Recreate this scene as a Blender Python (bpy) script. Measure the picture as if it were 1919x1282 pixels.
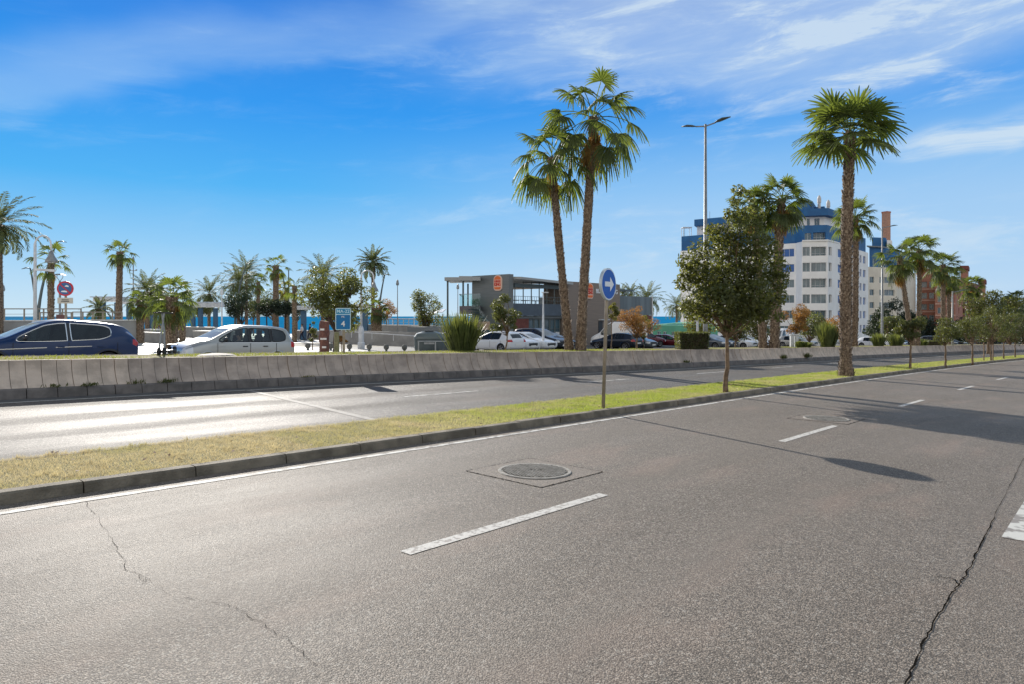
import bpy, bmesh, math, random
import numpy as np
from mathutils import Vector, Matrix, Euler

for o in list(bpy.data.objects): bpy.data.objects.remove(o)
SC = bpy.context.scene
COL = SC.collection
R = math.radians

# ------------------------------------------------------------ camera
F, XC, YH = 1279.0, 959.5, 592.0        # focal length in photo pixels, centre column, horizon row
cd = bpy.data.cameras.new('camera')
cd.lens = 24.0; cd.sensor_width = 36.0
cd.shift_y = -(641.0 - YH) / 1919.0
cd.clip_start = 0.1; cd.clip_end = 60000
cam = bpy.data.objects.new('camera', cd); COL.objects.link(cam)
cam.location = (0, 0, 0); cam.rotation_euler = (R(90), 0, 0)
SC.camera = cam

# ------------------------------------------------------------ sun, sky, exposure
SUN_AZ, SUN_EL = R(-26.8), R(23.8)      # azimuth clockwise from +Y
sd = bpy.data.lights.new('sun', 'SUN'); sd.energy = 5.0; sd.angle = R(0.5); sd.color = (1.0, 0.94, 0.85)
sun = bpy.data.objects.new('sun', sd); COL.objects.link(sun)
sdir = Vector((math.sin(SUN_AZ) * math.cos(SUN_EL), math.cos(SUN_AZ) * math.cos(SUN_EL), math.sin(SUN_EL)))
sun.rotation_euler = sdir.to_track_quat('Z', 'Y').to_euler()
SC.view_settings.view_transform = 'Standard'; SC.view_settings.look = 'None'
SC.view_settings.exposure = 0.42; SC.view_settings.gamma = 1.0

class X:
    """tiny expression wrapper round shader sockets"""
    def __init__(s, nt, sock): s.nt, s.s = nt, sock
    def _m(s, op, *args, clamp=False):
        n = s.nt.nodes.new('ShaderNodeMath'); n.operation = op; n.use_clamp = clamp
        for i, a in enumerate((s,) + args):
            if isinstance(a, X): s.nt.links.new(a.s, n.inputs[i])
            else: n.inputs[i].default_value = a
        return X(s.nt, n.outputs[0])
    def __add__(s, o): return s._m('ADD', o)
    __radd__ = __add__
    def __mul__(s, o): return s._m('MULTIPLY', o)
    __rmul__ = __mul__
    def __sub__(s, o): return s._m('SUBTRACT', o)
    def __rsub__(s, o): return (s * -1.0) + o
    def __truediv__(s, o): return s._m('DIVIDE', o)
    def pw(s, o): return s._m('POWER', o)
    def mx(s, o): return s._m('MAXIMUM', o)
    def mn(s, o): return s._m('MINIMUM', o)
    def ab(s): return s._m('ABSOLUTE')
    def ss(s, a, b):
        n = s.nt.nodes.new('ShaderNodeMapRange'); n.interpolation_type = 'SMOOTHSTEP'
        s.nt.links.new(s.s, n.inputs[0]); n.inputs[1].default_value = a; n.inputs[2].default_value = b
        n.inputs[3].default_value = 0; n.inputs[4].default_value = 1
        return X(s.nt, n.outputs[0])

def lk(nt, a, b): nt.links.new(a.s if isinstance(a, X) else a, b)
def combine(nt, x, y, z):
    n = nt.nodes.new('ShaderNodeCombineXYZ')
    for i, v in enumerate((x, y, z)):
        if isinstance(v, X): nt.links.new(v.s, n.inputs[i])
        else: n.inputs[i].default_value = v
    return n.outputs[0]
def noise(nt, vec, scale, detail=4, rough=0.55, dist=0.0):
    n = nt.nodes.new('ShaderNodeTexNoise'); n.inputs['Scale'].default_value = scale
    n.inputs['Detail'].default_value = detail; n.inputs['Roughness'].default_value = rough
    n.inputs['Distortion'].default_value = dist
    if vec is not None: lk(nt, vec, n.inputs['Vector'])
    return X(nt, n.outputs[0])
def voro(nt, vec, scale, feature='F1', out='Distance'):
    n = nt.nodes.new('ShaderNodeTexVoronoi'); n.feature = feature; n.inputs['Scale'].default_value = scale
    if vec is not None: lk(nt, vec, n.inputs['Vector'])
    return X(nt, n.outputs[out])
def mix(nt, fac, a, b, mode='MIX'):
    n = nt.nodes.new('ShaderNodeMix'); n.data_type = 'RGBA'; n.blend_type = mode
    for sk, v in ((n.inputs[0], fac), (n.inputs[6], a), (n.inputs[7], b)):
        if isinstance(v, X): nt.links.new(v.s, sk)
        elif hasattr(v, 'links') or hasattr(v, 'is_linked'): nt.links.new(v, sk)
        elif isinstance(v, (int, float)): sk.default_value = v
        else: sk.default_value = (v[0], v[1], v[2], 1)
    return X(nt, n.outputs[2])
def ramp(nt, fac, stops):
    n = nt.nodes.new('ShaderNodeValToRGB'); lk(nt, fac, n.inputs[0]); cr = n.color_ramp
    while len(cr.elements) > 1: cr.elements.remove(cr.elements[-1])
    for i, (p, c) in enumerate(stops):
        e = cr.elements[0] if i == 0 else cr.elements.new(p)
        e.position = p; e.color = (c[0], c[1], c[2], 1)
    return X(nt, n.outputs[0])

def lin(r, g, b):
    f = lambda v: (v / 255 / 12.92) if v / 255 <= 0.04045 else ((v / 255 + 0.055) / 1.055) ** 2.4
    return (f(r), f(g), f(b))

# world: nishita light under a blue winter sky with cirrus, laid out by compass direction and height
W = bpy.data.worlds.new('World'); SC.world = W; W.use_nodes = True
nt = W.node_tree; nt.nodes.clear()
wo = nt.nodes.new('ShaderNodeOutputWorld'); bg = nt.nodes.new('ShaderNodeBackground')
nt.links.new(bg.outputs[0], wo.inputs[0])
sky = nt.nodes.new('ShaderNodeTexSky'); sky.sky_type = 'NISHITA'; sky.sun_disc = False
sky.sun_elevation = SUN_EL; sky.sun_rotation = SUN_AZ; sky.air_density = 1.0; sky.dust_density = 0.3; sky.ozone_density = 3.0
tc = nt.nodes.new('ShaderNodeTexCoord')
sp = nt.nodes.new('ShaderNodeSeparateXYZ'); nt.links.new(tc.outputs['Generated'], sp.inputs[0])
dx, dy, dz = (X(nt, sp.outputs[i]) for i in range(3))
az = dx._m('ARCTAN2', dy) * 57.2958
el = dz._m('ARCSINE') * 57.2958
grad = ramp(nt, (el / 60.0).mx(0.0), [
    (0.0, lin(205, 231, 247)), (0.035, lin(186, 223, 249)), (0.09, lin(142, 205, 249)), (0.17, lin(66, 178, 248)),
    (0.27, lin(0, 150, 243)), (0.38, lin(18, 130, 230)), (0.47, lin(25, 108, 205)), (0.62, lin(78, 100, 135)), (1.0, lin(92, 104, 125))])
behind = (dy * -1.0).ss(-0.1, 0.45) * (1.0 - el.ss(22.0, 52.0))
grad = mix(nt, behind * 0.95, grad, (1.45, 1.32, 1.16))  # bright warm glow added low behind the camera to lift shaded facades
# paler and whiter towards the right (away from the sun the veil is thicker)
veil = az.ss(-25, 40)
grad = mix(nt, veil * 0.20 + az.ss(-22, 12) * (1.0 - el.ss(8.0, 17.0)) * 0.42 + 0.01, grad, lin(190, 218, 248))
nz1 = noise(nt, combine(nt, az * 0.035 + el * 0.02, el * 0.16 - az * 0.012, 0.3), 1.0, 7, 0.62, 0.6)
nz2 = noise(nt, combine(nt, az * 0.11, el * 0.50 - az * 0.035, 4.0), 1.0, 6, 0.65, 0.4)
wn = noise(nt, combine(nt, az * 0.06, el * 0.09, 7.0), 1.0, 3)
e2 = el + (wn - 0.5) * 6.0 + (nz2 - 0.5) * 1.6
l1 = e2 - ((az + 37.0) * 0.30 + 12.4)
band1 = l1.ss(-0.4, 1.6) * (1.0 - l1.ss(2.6, 6.8)) * (1.0 - az.ss(-2.0, 12.0)) * (0.55 + nz1.ss(0.3, 0.65) * 0.45)
l2 = e2 + az * 0.02 - 17.3
band2 = l2.ss(-0.6, 3.0) * az.ss(-14.0, 10.0) * (0.62 + nz2.ss(0.30, 0.70) * 0.38)
l3 = (e2 - 12.6 + (az - 30) * 0.05)
band3 = (1.0 - (l3.ab()).ss(0.25, 1.5)) * az.ss(26.0, 33.0) * 0.8
wisps = nz2.ss(0.47, 0.78) * (0.25 + nz1.ss(0.40, 0.62)) * (1.0 - el.ss(20, 45) * 0.6) * el.ss(1.0, 6.0)
low = nz2.ss(0.42, 0.7) * (1.0 - el.ss(4.0, 9.0)) * el.ss(0.8, 2.5) * az.ss(-5, 25) * 0.45
cm = (band1 * 0.30 + band2 * 0.62 + band3 * nz2.ss(0.3, 0.6) + wisps * (0.12 + az.ss(-24, 15) * 0.48) + low).mn(0.86)
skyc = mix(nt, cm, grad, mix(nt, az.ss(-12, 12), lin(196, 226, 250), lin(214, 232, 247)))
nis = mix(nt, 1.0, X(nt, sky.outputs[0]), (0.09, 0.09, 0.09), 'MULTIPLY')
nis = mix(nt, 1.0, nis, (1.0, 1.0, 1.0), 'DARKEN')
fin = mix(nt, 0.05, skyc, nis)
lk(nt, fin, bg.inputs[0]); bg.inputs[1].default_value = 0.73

# ------------------------------------------------------------ frames of reference
SA, CA = math.sin(R(42)), math.cos(R(42))     # the road runs 42 degrees to the right of the view
EYE = 1.55
def GZ(a):
    a = max(-30.0, a)
    if a < 105: return -EYE - 0.026 * a
    if a < 135: return -EYE - 0.026 * 105 - 0.026 * (a - 105) * (1 - (a - 105) / 60)
    return -EYE - 0.026 * 105 - 0.026 * 15
def bend(a):
    if a < 15: return 0.0
    if a < 130: return -0.0008 * (a - 15) ** 2
    return -0.0008 * 115 ** 2 - 0.184 * (a - 130)
def P(a, c, dz=0.0, b=True):
    cc = c + (bend(a) if b else 0.0)
    return (SA * a - CA * cc, CA * a + SA * cc, GZ(a) + dz)
def A(a, c, z):                              # road aligned, absolute height, no bend
    return (SA * a - CA * c, CA * a + SA * c, z)
def gz(Xw, Yw): return GZ(SA * Xw + CA * Yw)
def loc(x, t, dz=0.0):
    Xw = (x - XC) / F * t
    return Vector((Xw, t, gz(Xw, t) + dz))
def zpx(y, t): return (YH - y) / F * t
ROADROT = math.atan2(CA, SA)                 # world angle of the +a direction

# ------------------------------------------------------------ object helpers
def tag(o, label=None, cat=None, group=None, kind=None):
    if label: o['label'] = label
    if cat: o['category'] = cat
    if group: o['group'] = group
    if kind: o['kind'] = kind
    return o
def empty(name, l=(0, 0, 0), rz=0.0, label=None, cat=None, group=None, kind=None):
    o = bpy.data.objects.new(name, None); COL.objects.link(o); o.location = l; o.rotation_euler = (0, 0, rz)
    o.empty_display_size = 0.2
    return tag(o, label, cat, group, kind)
def copy_tree(o, parent=None):
    c = o.copy(); COL.objects.link(c); c.parent = parent
    for ch in o.children: copy_tree(ch, c)
    return c
def copy_thing(o, l, rz=None, label=None, group=None, scale=None):
    c = copy_tree(o); c.location = l
    if rz is not None: c.rotation_euler = (0, 0, rz)
    if label: c['label'] = label
    if group: c['group'] = group
    if scale: c.scale = (scale,) * 3 if not hasattr(scale, '__len__') else scale
    return c

class MB:
    def __init__(s): s.v, s.f, s.m = [], [], []
    def add(s, vs, fs, mi=0):
        n = len(s.v); s.v.extend([tuple(v) for v in vs])
        for f in fs: s.f.append(tuple(i + n for i in f)); s.m.append(mi)
    def box(s, c, d, rz=0.0, mi=0, tx=0.0, ty=0.0):
        """centre, full size; tx/ty taper of the top"""
        x, y, z = d[0] / 2, d[1] / 2, d[2] / 2; cr, sr = math.cos(rz), math.sin(rz); vs = []
        for sz in (-1, 1):
            kx = 1 - tx * (sz > 0); ky = 1 - ty * (sz > 0)
            for sx, sy in ((-1, -1), (1, -1), (1, 1), (-1, 1)):
                px, py = sx * x * kx, sy * y * ky
                vs.append((c[0] + px * cr - py * sr, c[1] + px * sr + py * cr, c[2] + sz * z))
        s.add(vs, [(3, 2, 1, 0), (4, 5, 6, 7), (0, 1, 5, 4), (1, 2, 6, 5), (2, 3, 7, 6), (3, 0, 4, 7)], mi)
    def bar(s, p, q, w, h=None, mi=0):
        h = h or w; p, q = Vector(p), Vector(q); d = (q - p).normalized()
        u = d.cross(Vector((0, 0, 1)));
        if u.length < 1e-4: u = Vector((1, 0, 0))
        u.normalize(); n = u.cross(d)
        vs = [pt + u * (a * w / 2) + n * (b * h / 2) for pt in (p, q) for a, b in ((-1, -1), (1, -1), (1, 1), (-1, 1))]
        s.add(vs, [(0, 1, 2, 3), (7, 6, 5, 4), (4, 5, 1, 0), (5, 6, 2, 1), (6, 7, 3, 2), (7, 4, 0, 3)], mi)
    def tube(s, pts, rad, n=8, mi=0, caps=True, flat=1.0):
        pts = [Vector(p) for p in pts]
        if not hasattr(rad, '__len__'): rad = [rad] * len(pts)
        vs = []; u = None
        for i, p in enumerate(pts):
            d = (pts[min(i + 1, len(pts) - 1)] - pts[max(i - 1, 0)])
            d = d.normalized() if d.length > 1e-9 else Vector((0, 0, 1))
            if u is None:
                u = d.cross(Vector((0, 0, 1)))
                if u.length < 0.05: u = d.cross(Vector((1, 0, 0)))
            u = (u - d * u.dot(d)).normalized(); w = d.cross(u)
            for k in range(n):
                a = 2 * math.pi * k / n
                vs.append(p + u * (math.cos(a) * rad[i]) + w * (math.sin(a) * rad[i] * flat))
        fs = []
        for i in range(len(pts) - 1):
            for k in range(n):
                k2 = (k + 1) % n
                fs.append((i * n + k, i * n + k2, (i + 1) * n + k2, (i + 1) * n + k))
        if caps: fs.append(tuple(range(n - 1, -1, -1))); fs.append(tuple((len(pts) - 1) * n + k for k in range(n)))
        s.add(vs, fs, mi)
    def lathe(s, c, prof, n=16, mi=0):
        """prof: (r, z)"""
        vs = [(c[0] + r * math.cos(2 * math.pi * k / n), c[1] + r * math.sin(2 * math.pi * k / n), c[2] + z) for r, z in prof for k in range(n)]
        fs = [(i * n + k, i * n + (k + 1) % n, (i + 1) * n + (k + 1) % n, (i + 1) * n + k) for i in range(len(prof) - 1) for k in range(n)]
        fs.append(tuple(range(n - 1, -1, -1))); fs.append(tuple((len(prof) - 1) * n + k for k in range(n)))
        s.add(vs, fs, mi)
    def prism(s, poly, z0, z1, mi=0):
        n = len(poly); vs = [(p[0], p[1], z0) for p in poly] + [(p[0], p[1], z1) for p in poly]
        s.add(vs, [tuple(range(n - 1, -1, -1)), tuple(range(n, 2 * n))] + [(i, (i + 1) % n, (i + 1) % n + n, i + n) for i in range(n)], mi)
    def build(s, name, mats, parent=None, smooth=False, label=None, cat=None, group=None, kind=None, l=None, rz=0.0, bevel=0.0):
        me = bpy.data.meshes.new(name)
        me.from_pydata(s.v, [], s.f)
        if not isinstance(mats, (list, tuple)): mats = [mats]
        for m in mats: me.materials.append(m)
        if len(mats) > 1: me.polygons.foreach_set('material_index', s.m)
        if smooth: me.polygons.foreach_set('use_smooth', [True] * len(s.f))
        me.update()
        o = bpy.data.objects.new(name, me); COL.objects.link(o)
        if parent is not None: o.parent = parent
        if l is not None: o.location = l; o.rotation_euler = (0, 0, rz)
        if bevel:
            b = o.modifiers.new('bevel', 'BEVEL'); b.width = bevel; b.segments = 2; b.limit_method = 'ANGLE'
        return tag(o, label, cat, group, kind)

def quads_mesh(name, V, m, parent=None, n=4, smooth=False, **kw):
    """V: (k*n,3) array, every n vertices one face"""
    V = np.asarray(V, dtype=np.float32).reshape(-1, 3); k = len(V) // n
    me = bpy.data.meshes.new(name); me.vertices.add(len(V)); me.vertices.foreach_set('co', V.ravel())
    me.loops.add(len(V)); me.loops.foreach_set('vertex_index', np.arange(len(V), dtype=np.int32))
    me.polygons.add(k); me.polygons.foreach_set('loop_start', np.arange(0, len(V), n, dtype=np.int32))
    me.materials.append(m); me.update(calc_edges=True); me.validate()
    o = bpy.data.objects.new(name, me); COL.objects.link(o)
    if parent is not None: o.parent = parent
    return tag(o, **kw)

# ------------------------------------------------------------ materials
MC = {}
def mat(name, col, rough=0.6, col2=None, ns=4.0, bump=0.0, bs=60.0, metal=0.0, spec=0.5, trans=0.0, coat=0.0, tcol=None, rnd=0.0, contrast=(0.35, 0.65), detail=5, aniso=None):
    if name in MC: return MC[name]
    m = bpy.data.materials.new(name); MC[name] = m; m.use_nodes = True; nt = m.node_tree; nt.nodes.clear()
    out = nt.nodes.new('ShaderNodeOutputMaterial'); bs_ = nt.nodes.new('ShaderNodeBsdfPrincipled')
    bs_.inputs['Roughness'].default_value = rough; bs_.inputs['Metallic'].default_value = metal
    bs_.inputs['Specular IOR Level'].default_value = spec
    if coat: bs_.inputs['Coat Weight'].default_value = coat * .7; bs_.inputs['Coat Roughness'].default_value = 0.04
    tc = nt.nodes.new('ShaderNodeTexCoord'); vec = X(nt, tc.outputs['Object'])
    if aniso:
        mp = nt.nodes.new('ShaderNodeMapping'); mp.inputs['Scale'].default_value = aniso; nt.links.new(vec.s, mp.inputs[0]); vec = X(nt, mp.outputs[0])
    c = None
    if col2 is not None:
        nz = noise(nt, vec, ns, detail)
        c = mix(nt, nz.ss(*contrast), col, col2)
        lk(nt, c, bs_.inputs['Base Color'])
    else: bs_.inputs['Base Color'].default_value = (*col, 1)
    if rnd:
        oi = nt.nodes.new('ShaderNodeObjectInfo'); hv = nt.nodes.new('ShaderNodeHueSaturation')
        lk(nt, X(nt, oi.outputs['Random']) * (2 * rnd) + (1 - rnd), hv.inputs['Value'])
        if c is not None: lk(nt, c, hv.inputs['Color'])
        else: hv.inputs['Color'].default_value = (*col, 1)
        nt.links.new(hv.outputs[0], bs_.inputs['Base Color']); c = X(nt, hv.outputs[0])
    if bump:
        b = nt.nodes.new('ShaderNodeBump'); b.inputs['Strength'].default_value = bump; b.inputs['Distance'].default_value = 0.02
        lk(nt, noise(nt, vec, bs, 4), b.inputs['Height']); nt.links.new(b.outputs[0], bs_.inputs['Normal'])
    if trans:
        tr = nt.nodes.new('ShaderNodeBsdfTranslucent'); tr.inputs[0].default_value = (*(tcol or col), 1)
        ms = nt.nodes.new('ShaderNodeMixShader'); ms.inputs[0].default_value = trans
        nt.links.new(bs_.outputs[0], ms.inputs[1]); nt.links.new(tr.outputs[0], ms.inputs[2]); nt.links.new(ms.outputs[0], out.inputs[0])
    else: nt.links.new(bs_.outputs[0], out.inputs[0])
    return m
def glass(name, tint=(0.5, 0.55, 0.55), clear=0.5, rough=0.03, glare=0.0):
    if name in MC: return MC[name]
    m = bpy.data.materials.new(name); MC[name] = m; m.use_nodes = True; nt = m.node_tree; nt.nodes.clear()
    out = nt.nodes.new('ShaderNodeOutputMaterial')
    tr = nt.nodes.new('ShaderNodeBsdfTransparent'); tr.inputs[0].default_value = (*tint, 1)
    gl = nt.nodes.new('ShaderNodeBsdfGlossy'); gl.inputs['Roughness'].default_value = rough; gl.inputs[0].default_value = (0.9, 0.95, 1, 1)
    fr = nt.nodes.new('ShaderNodeFresnel'); fr.inputs[0].default_value = 1.5
    ms = nt.nodes.new('ShaderNodeMixShader'); lk(nt, (X(nt, fr.outputs[0]) * 1.0 + (1 - clear) * 0.08).mn(1.0), ms.inputs[0])
    nt.links.new(tr.outputs[0], ms.inputs[1]); nt.links.new(gl.outputs[0], ms.inputs[2]); last = ms
    if glare:
        df = nt.nodes.new('ShaderNodeBsdfDiffuse'); df.inputs[0].default_value = (.7, .72, .68, 1); m2 = nt.nodes.new('ShaderNodeMixShader'); m2.inputs[0].default_value = glare  # pale diffuse layer that paints a whitish glare onto the glass
        nt.links.new(ms.outputs[0], m2.inputs[1]); nt.links.new(df.outputs[0], m2.inputs[2]); last = m2
    nt.links.new(last.outputs[0], out.inputs[0])
    return m

def asphalt(name, base, dark, grain=95.0, rough=0.62, spec=0.5, bumps=0.5, track=True, rr=0.0, far=False):
    m = bpy.data.materials.new(name); m.use_nodes = True; nt = m.node_tree; nt.nodes.clear()
    out = nt.nodes.new('ShaderNodeOutputMaterial'); b = nt.nodes.new('ShaderNodeBsdfPrincipled'); nt.links.new(b.outputs[0], out.inputs[0])
    tc = nt.nodes.new('ShaderNodeTexCoord'); vec = X(nt, tc.outputs['Object'])
    sp = nt.nodes.new('ShaderNodeSeparateXYZ'); nt.links.new(vec.s, sp.inputs[0])
    xx, yy = X(nt, sp.outputs[0]), X(nt, sp.outputs[1])
    cc = xx * -CA + yy * SA; aa = xx * SA + yy * CA
    big = noise(nt, combine(nt, aa * 0.25, cc * 0.8, 0.0), 1.0, 5, 0.6)
    med = noise(nt, vec, 2.2, 5, 0.6)
    fine = noise(nt, vec, 70, 3, 0.7)
    vd = voro(nt, vec, grain); vc = voro(nt, vec, grain, 'F1', 'Color'); vd2 = voro(nt, vec, grain * 2.3)
    vc2 = voro(nt, vec, grain * .62, 'F1', 'Color')
    sc = nt.nodes.new('ShaderNodeSeparateColor'); nt.links.new(vc.s, sc.inputs[0]); rv = X(nt, sc.outputs[0])
    sc2 = nt.nodes.new('ShaderNodeSeparateColor'); nt.links.new(vc2.s, sc2.inputs[0]); rv2 = X(nt, sc2.outputs[1])
    col = mix(nt, big.ss(0.3, 0.7), base, dark)
    col = mix(nt, med.ss(0.35, 0.7) * 0.35, col, [v * 0.80 for v in base])
    col = mix(nt, rv.ss(0.60, 1.0) * 0.60, col, [v * 1.75 for v in base])
    col = mix(nt, (1.0 - rv.ss(0.0, 0.40)) * 0.75, col, [v * 0.30 for v in base])
    col = mix(nt, rv2.ss(0.86, 0.9) * 0.6, col, (0.50, 0.46, 0.40))
    col = mix(nt, (1.0 - rv2.ss(0.08, 0.12)) * 0.6, col, [v * 0.22 for v in base])
    col = mix(nt, vd.ss(0.42, 0.7) * 0.75, col, [v * 0.16 for v in base])
    col = mix(nt, vd2.ss(0.45, 0.8) * 0.45, col, [v * 0.4 for v in base])
    pit = noise(nt, vec, grain * 1.15, 2, .6); pit2 = noise(nt, vec, grain * .45, 3, .6)
    col = mix(nt, (1.0 - pit.ss(0.36, 0.43)) * 0.85, col, [v * 0.16 for v in base])
    col = mix(nt, (1.0 - pit2.ss(0.32, 0.37)) * 0.7, col, [v * 0.25 for v in base])
    stain = noise(nt, combine(nt, aa * 0.9, cc * 1.6, 9.0), 1.0, 6, .65)
    col = mix(nt, stain.ss(0.54, 0.72) * 0.42, col, [v * 0.5 for v in base])
    # pinkish worn patches
    pk = noise(nt, combine(nt, aa * 0.5, cc * 1.3, 3.0), 1.0, 4)
    col = mix(nt, pk.ss(0.5, 0.75) * 0.3, col, (base[0] * 1.12, base[1] * 0.95, base[2] * 0.92))
    if track:
        wob = (noise(nt, combine(nt, aa * 0.12, cc * .4, 1.0), 1.0, 4) - 0.5) * 1.6
        w = ((cc + wob)._m('MULTIPLY', 2 * math.pi / 1.75))._m('SINE')
        col = mix(nt, w.ss(0.1, 1.0) * 0.24, col, [v * 0.62 for v in base])
    lk(nt, col, b.inputs['Base Color'])
    ro = (big.ss(0.25, 0.75) * 0.10 + (rough - 0.05))
    if track: ro = ro + w.ss(-0.2, 1.0) * rr
    lk(nt, ro, b.inputs['Roughness']); b.inputs['Specular IOR Level'].default_value = spec
    bp = nt.nodes.new('ShaderNodeBump'); bp.inputs['Strength'].default_value = bumps; bp.inputs['Distance'].default_value = 0.006
    lk(nt, (1.0 - vd.ss(0.25, 0.75)) * 0.5 + fine * 0.5 + rv * 0.7 + (1.0 - vd2) * 0.3, bp.inputs['Height']); nt.links.new(bp.outputs[0], b.inputs['Normal'])
    return m

M_ROAD = asphalt('near_asphalt', (0.305, 0.256, 0.208), (0.215, 0.180, 0.146), 108, 0.68, 0.32, 0.7)
M_ROAD2 = asphalt('far_asphalt', (0.205, 0.182, 0.158), (0.135, 0.122, 0.108), 75, 0.63, 0.26, 1.0, rr=0.10)
M_LOT = mat('lot_asphalt', (0.16, 0.155, 0.15), 0.7, (0.11, 0.11, 0.11), 1.5, 0.3, 40)
M_PAVE = mat('light_paving', (0.56, 0.54, 0.50), 0.55, (0.44, 0.43, 0.40), 0.8, 0.2, 30)
M_EARTH = mat('bare_earth', (0.14, 0.11, 0.07), 0.95, (0.09, 0.08, 0.04), 6, 0.6, 50)
M_TURFBASE = mat('turf_soil', (0.17, 0.145, 0.07), 0.95, (0.10, 0.10, 0.035), 5, 0.6, 60)
M_PAINT = mat('road_paint', (0.56, 0.54, 0.50), 0.7, (0.30, 0.275, 0.25), 26, 0.3, 90, contrast=(0.47, 0.64), detail=9, spec=.3)
M_PAINT2 = mat('worn_road_paint', (0.55, 0.54, 0.50), 0.7, (0.24, 0.22, 0.20), 7, 0.3, 90, contrast=(0.48, 0.58), detail=9)
M_KERB = mat('kerb_concrete', (0.23, 0.195, 0.145), 0.85, (0.115, 0.097, 0.070), 3.2, 0.7, 45, rnd=0.0)
M_STAVE = mat('wall_concrete', (0.47, 0.385, 0.32), 0.8, (0.31, 0.255, 0.215), 2.2, 0.4, 30)
M_STAVE2 = mat('pale_wall_concrete', (0.60, 0.49, 0.395), 0.8, (0.44, 0.36, 0.29), 3, 0.4, 30)
M_PLINTH = mat('dark_plinth_stone', (0.17, 0.15, 0.137), 0.75, (0.10, 0.09, 0.083), 3.5, 0.35, 40)
M_TRUNK = mat('palm_bark', (0.25, 0.18, 0.12), 0.9, (0.09, 0.06, 0.04), 9, 0.8, 25)
M_BOOT = mat('palm_boot', (0.36, 0.28, 0.20), 0.85, (0.12, 0.085, 0.06), 14, 0.5, 40)
M_FAN = mat('fan_frond', (0.075, 0.095, 0.028), 0.62, (0.030, 0.050, 0.018), 1.6, 0, 10, trans=0.36, tcol=(0.26, 0.33, 0.045), rnd=0.12)
M_FEATHER = mat('feather_frond', (0.085, 0.12, 0.05), 0.7, (0.05, 0.075, 0.032), 2.5, 0, 10, trans=0.24, tcol=(0.30, 0.32, 0.09), rnd=0.12)
M_DRY = mat('dry_frond', (0.42, 0.26, 0.09), 0.8, (0.25, 0.15, 0.06), 4, 0, 10, trans=0.35, tcol=(0.55, 0.30, 0.06))
M_LEAF = mat('dark_leaf', (0.075, 0.085, 0.026), 0.5, (0.030, 0.042, 0.014), 5.0, 0, 10, trans=0.28, tcol=(0.38, 0.40, 0.07), spec=0.5)
M_LEAF2 = mat('olive_leaf', (0.075, 0.090, 0.030), 0.45, (0.040, 0.055, 0.022), 3.0, 0, 10, trans=0.32, tcol=(0.26, 0.28, 0.05), rnd=0.15)
M_LEAF3 = mat('deep_green_leaf', (0.020, 0.036, 0.018), 0.55, (0.010, 0.020, 0.012), 2.0, 0, 10, trans=0.2, tcol=(0.08, 0.12, 0.03), rnd=0.15)
M_LEAFO = mat('russet_leaf', (0.32, 0.16, 0.05), 0.6, (0.14, 0.12, 0.03), 1.6, 0, 10, trans=0.35, tcol=(0.55, 0.26, 0.06))
M_LEAFY = mat('yellow_green_leaf', (0.14, 0.15, 0.035), 0.5, (0.07, 0.085, 0.02), 2.0, 0, 10, trans=0.35, tcol=(0.40, 0.36, 0.05), rnd=0.1)
M_BLADE = mat('sword_leaf', (0.10, 0.125, 0.045), 0.45, (0.045, 0.065, 0.022), 6.0, 0, 10, trans=0.3, tcol=(0.34, 0.38, 0.07))
M_BARK = mat('tree_bark', (0.23, 0.16, 0.10), 0.9, (0.12, 0.08, 0.05), 12, 0.6, 60)
M_BARKD = mat('dark_bark', (0.09, 0.06, 0.045), 0.9, (0.04, 0.03, 0.02), 12, 0.6, 60)
M_STEEL = mat('galvanised_steel', (0.30, 0.31, 0.31), 0.5, (0.22, 0.23, 0.235), 6, 0, 10, metal=0.3)
M_POLEB = mat('brown_painted_steel', (0.34, 0.29, 0.22), 0.55, (0.25, 0.21, 0.16), 7, 0.1, 60)
M_DARKST = mat('dark_painted_steel', (0.09, 0.115, 0.12), 0.45, metal=0.2)
M_WHITEP = mat('white_painted_steel', (0.66, 0.68, 0.70), 0.45, (0.52, 0.54, 0.56), 3)
M_WHITEWALL = mat('white_render', (0.86, 0.85, 0.83), 0.85, (0.79, 0.78, 0.76), 0.5, 0.1, 10)
M_CREAM = mat('cream_render', (0.74, 0.68, 0.57), 0.85, (0.66, 0.60, 0.50), 0.5, 0.1, 10)
M_BLUEW = mat('blue_render', (0.022, 0.13, 0.31), 0.7, (0.018, 0.10, 0.25), 0.6)
M_BLUECOL = mat('blue_column_paint', (0.06, 0.13, 0.22), 0.7)
M_BRICK = mat('red_brick', (0.40, 0.185, 0.13), 0.9, (0.32, 0.145, 0.105), 3, 0.2, 30)
M_BRICKD = mat('dark_red_brick', (0.20, 0.07, 0.055), 0.9, (0.15, 0.05, 0.04), 3, 0.2, 30)
M_SLATE = mat('slate_cladding', (0.19, 0.205, 0.205), 0.6, (0.15, 0.165, 0.165), 2, 0.2, 8, aniso=(0.3, 0.3, 14))
M_TAUPE = mat('taupe_cladding', (0.26, 0.205, 0.165), 0.7, (0.21, 0.17, 0.14), 2, 0.2, 8, aniso=(0.3, 0.3, 14))
M_GREYW = mat('grey_wall', (0.33, 0.325, 0.31), 0.85, (0.26, 0.255, 0.245), 1.2, 0.2, 20)
M_GREENW = mat('green_render', (0.13, 0.42, 0.27), 0.8, (0.11, 0.36, 0.23), 1)
M_CAP = mat('pale_coping', (0.70, 0.68, 0.64), 0.7, (0.6, 0.58, 0.55), 2)
M_DARK = mat('black_rubber', (0.018, 0.018, 0.02), 0.8)
M_BLACK = mat('black_plastic', (0.022, 0.024, 0.028), 0.45)
M_WINB = mat('dark_window_glass', (0.045, 0.095, 0.125), 0.12, (0.08, 0.145, 0.18), 0.35, spec=0.8)
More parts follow.
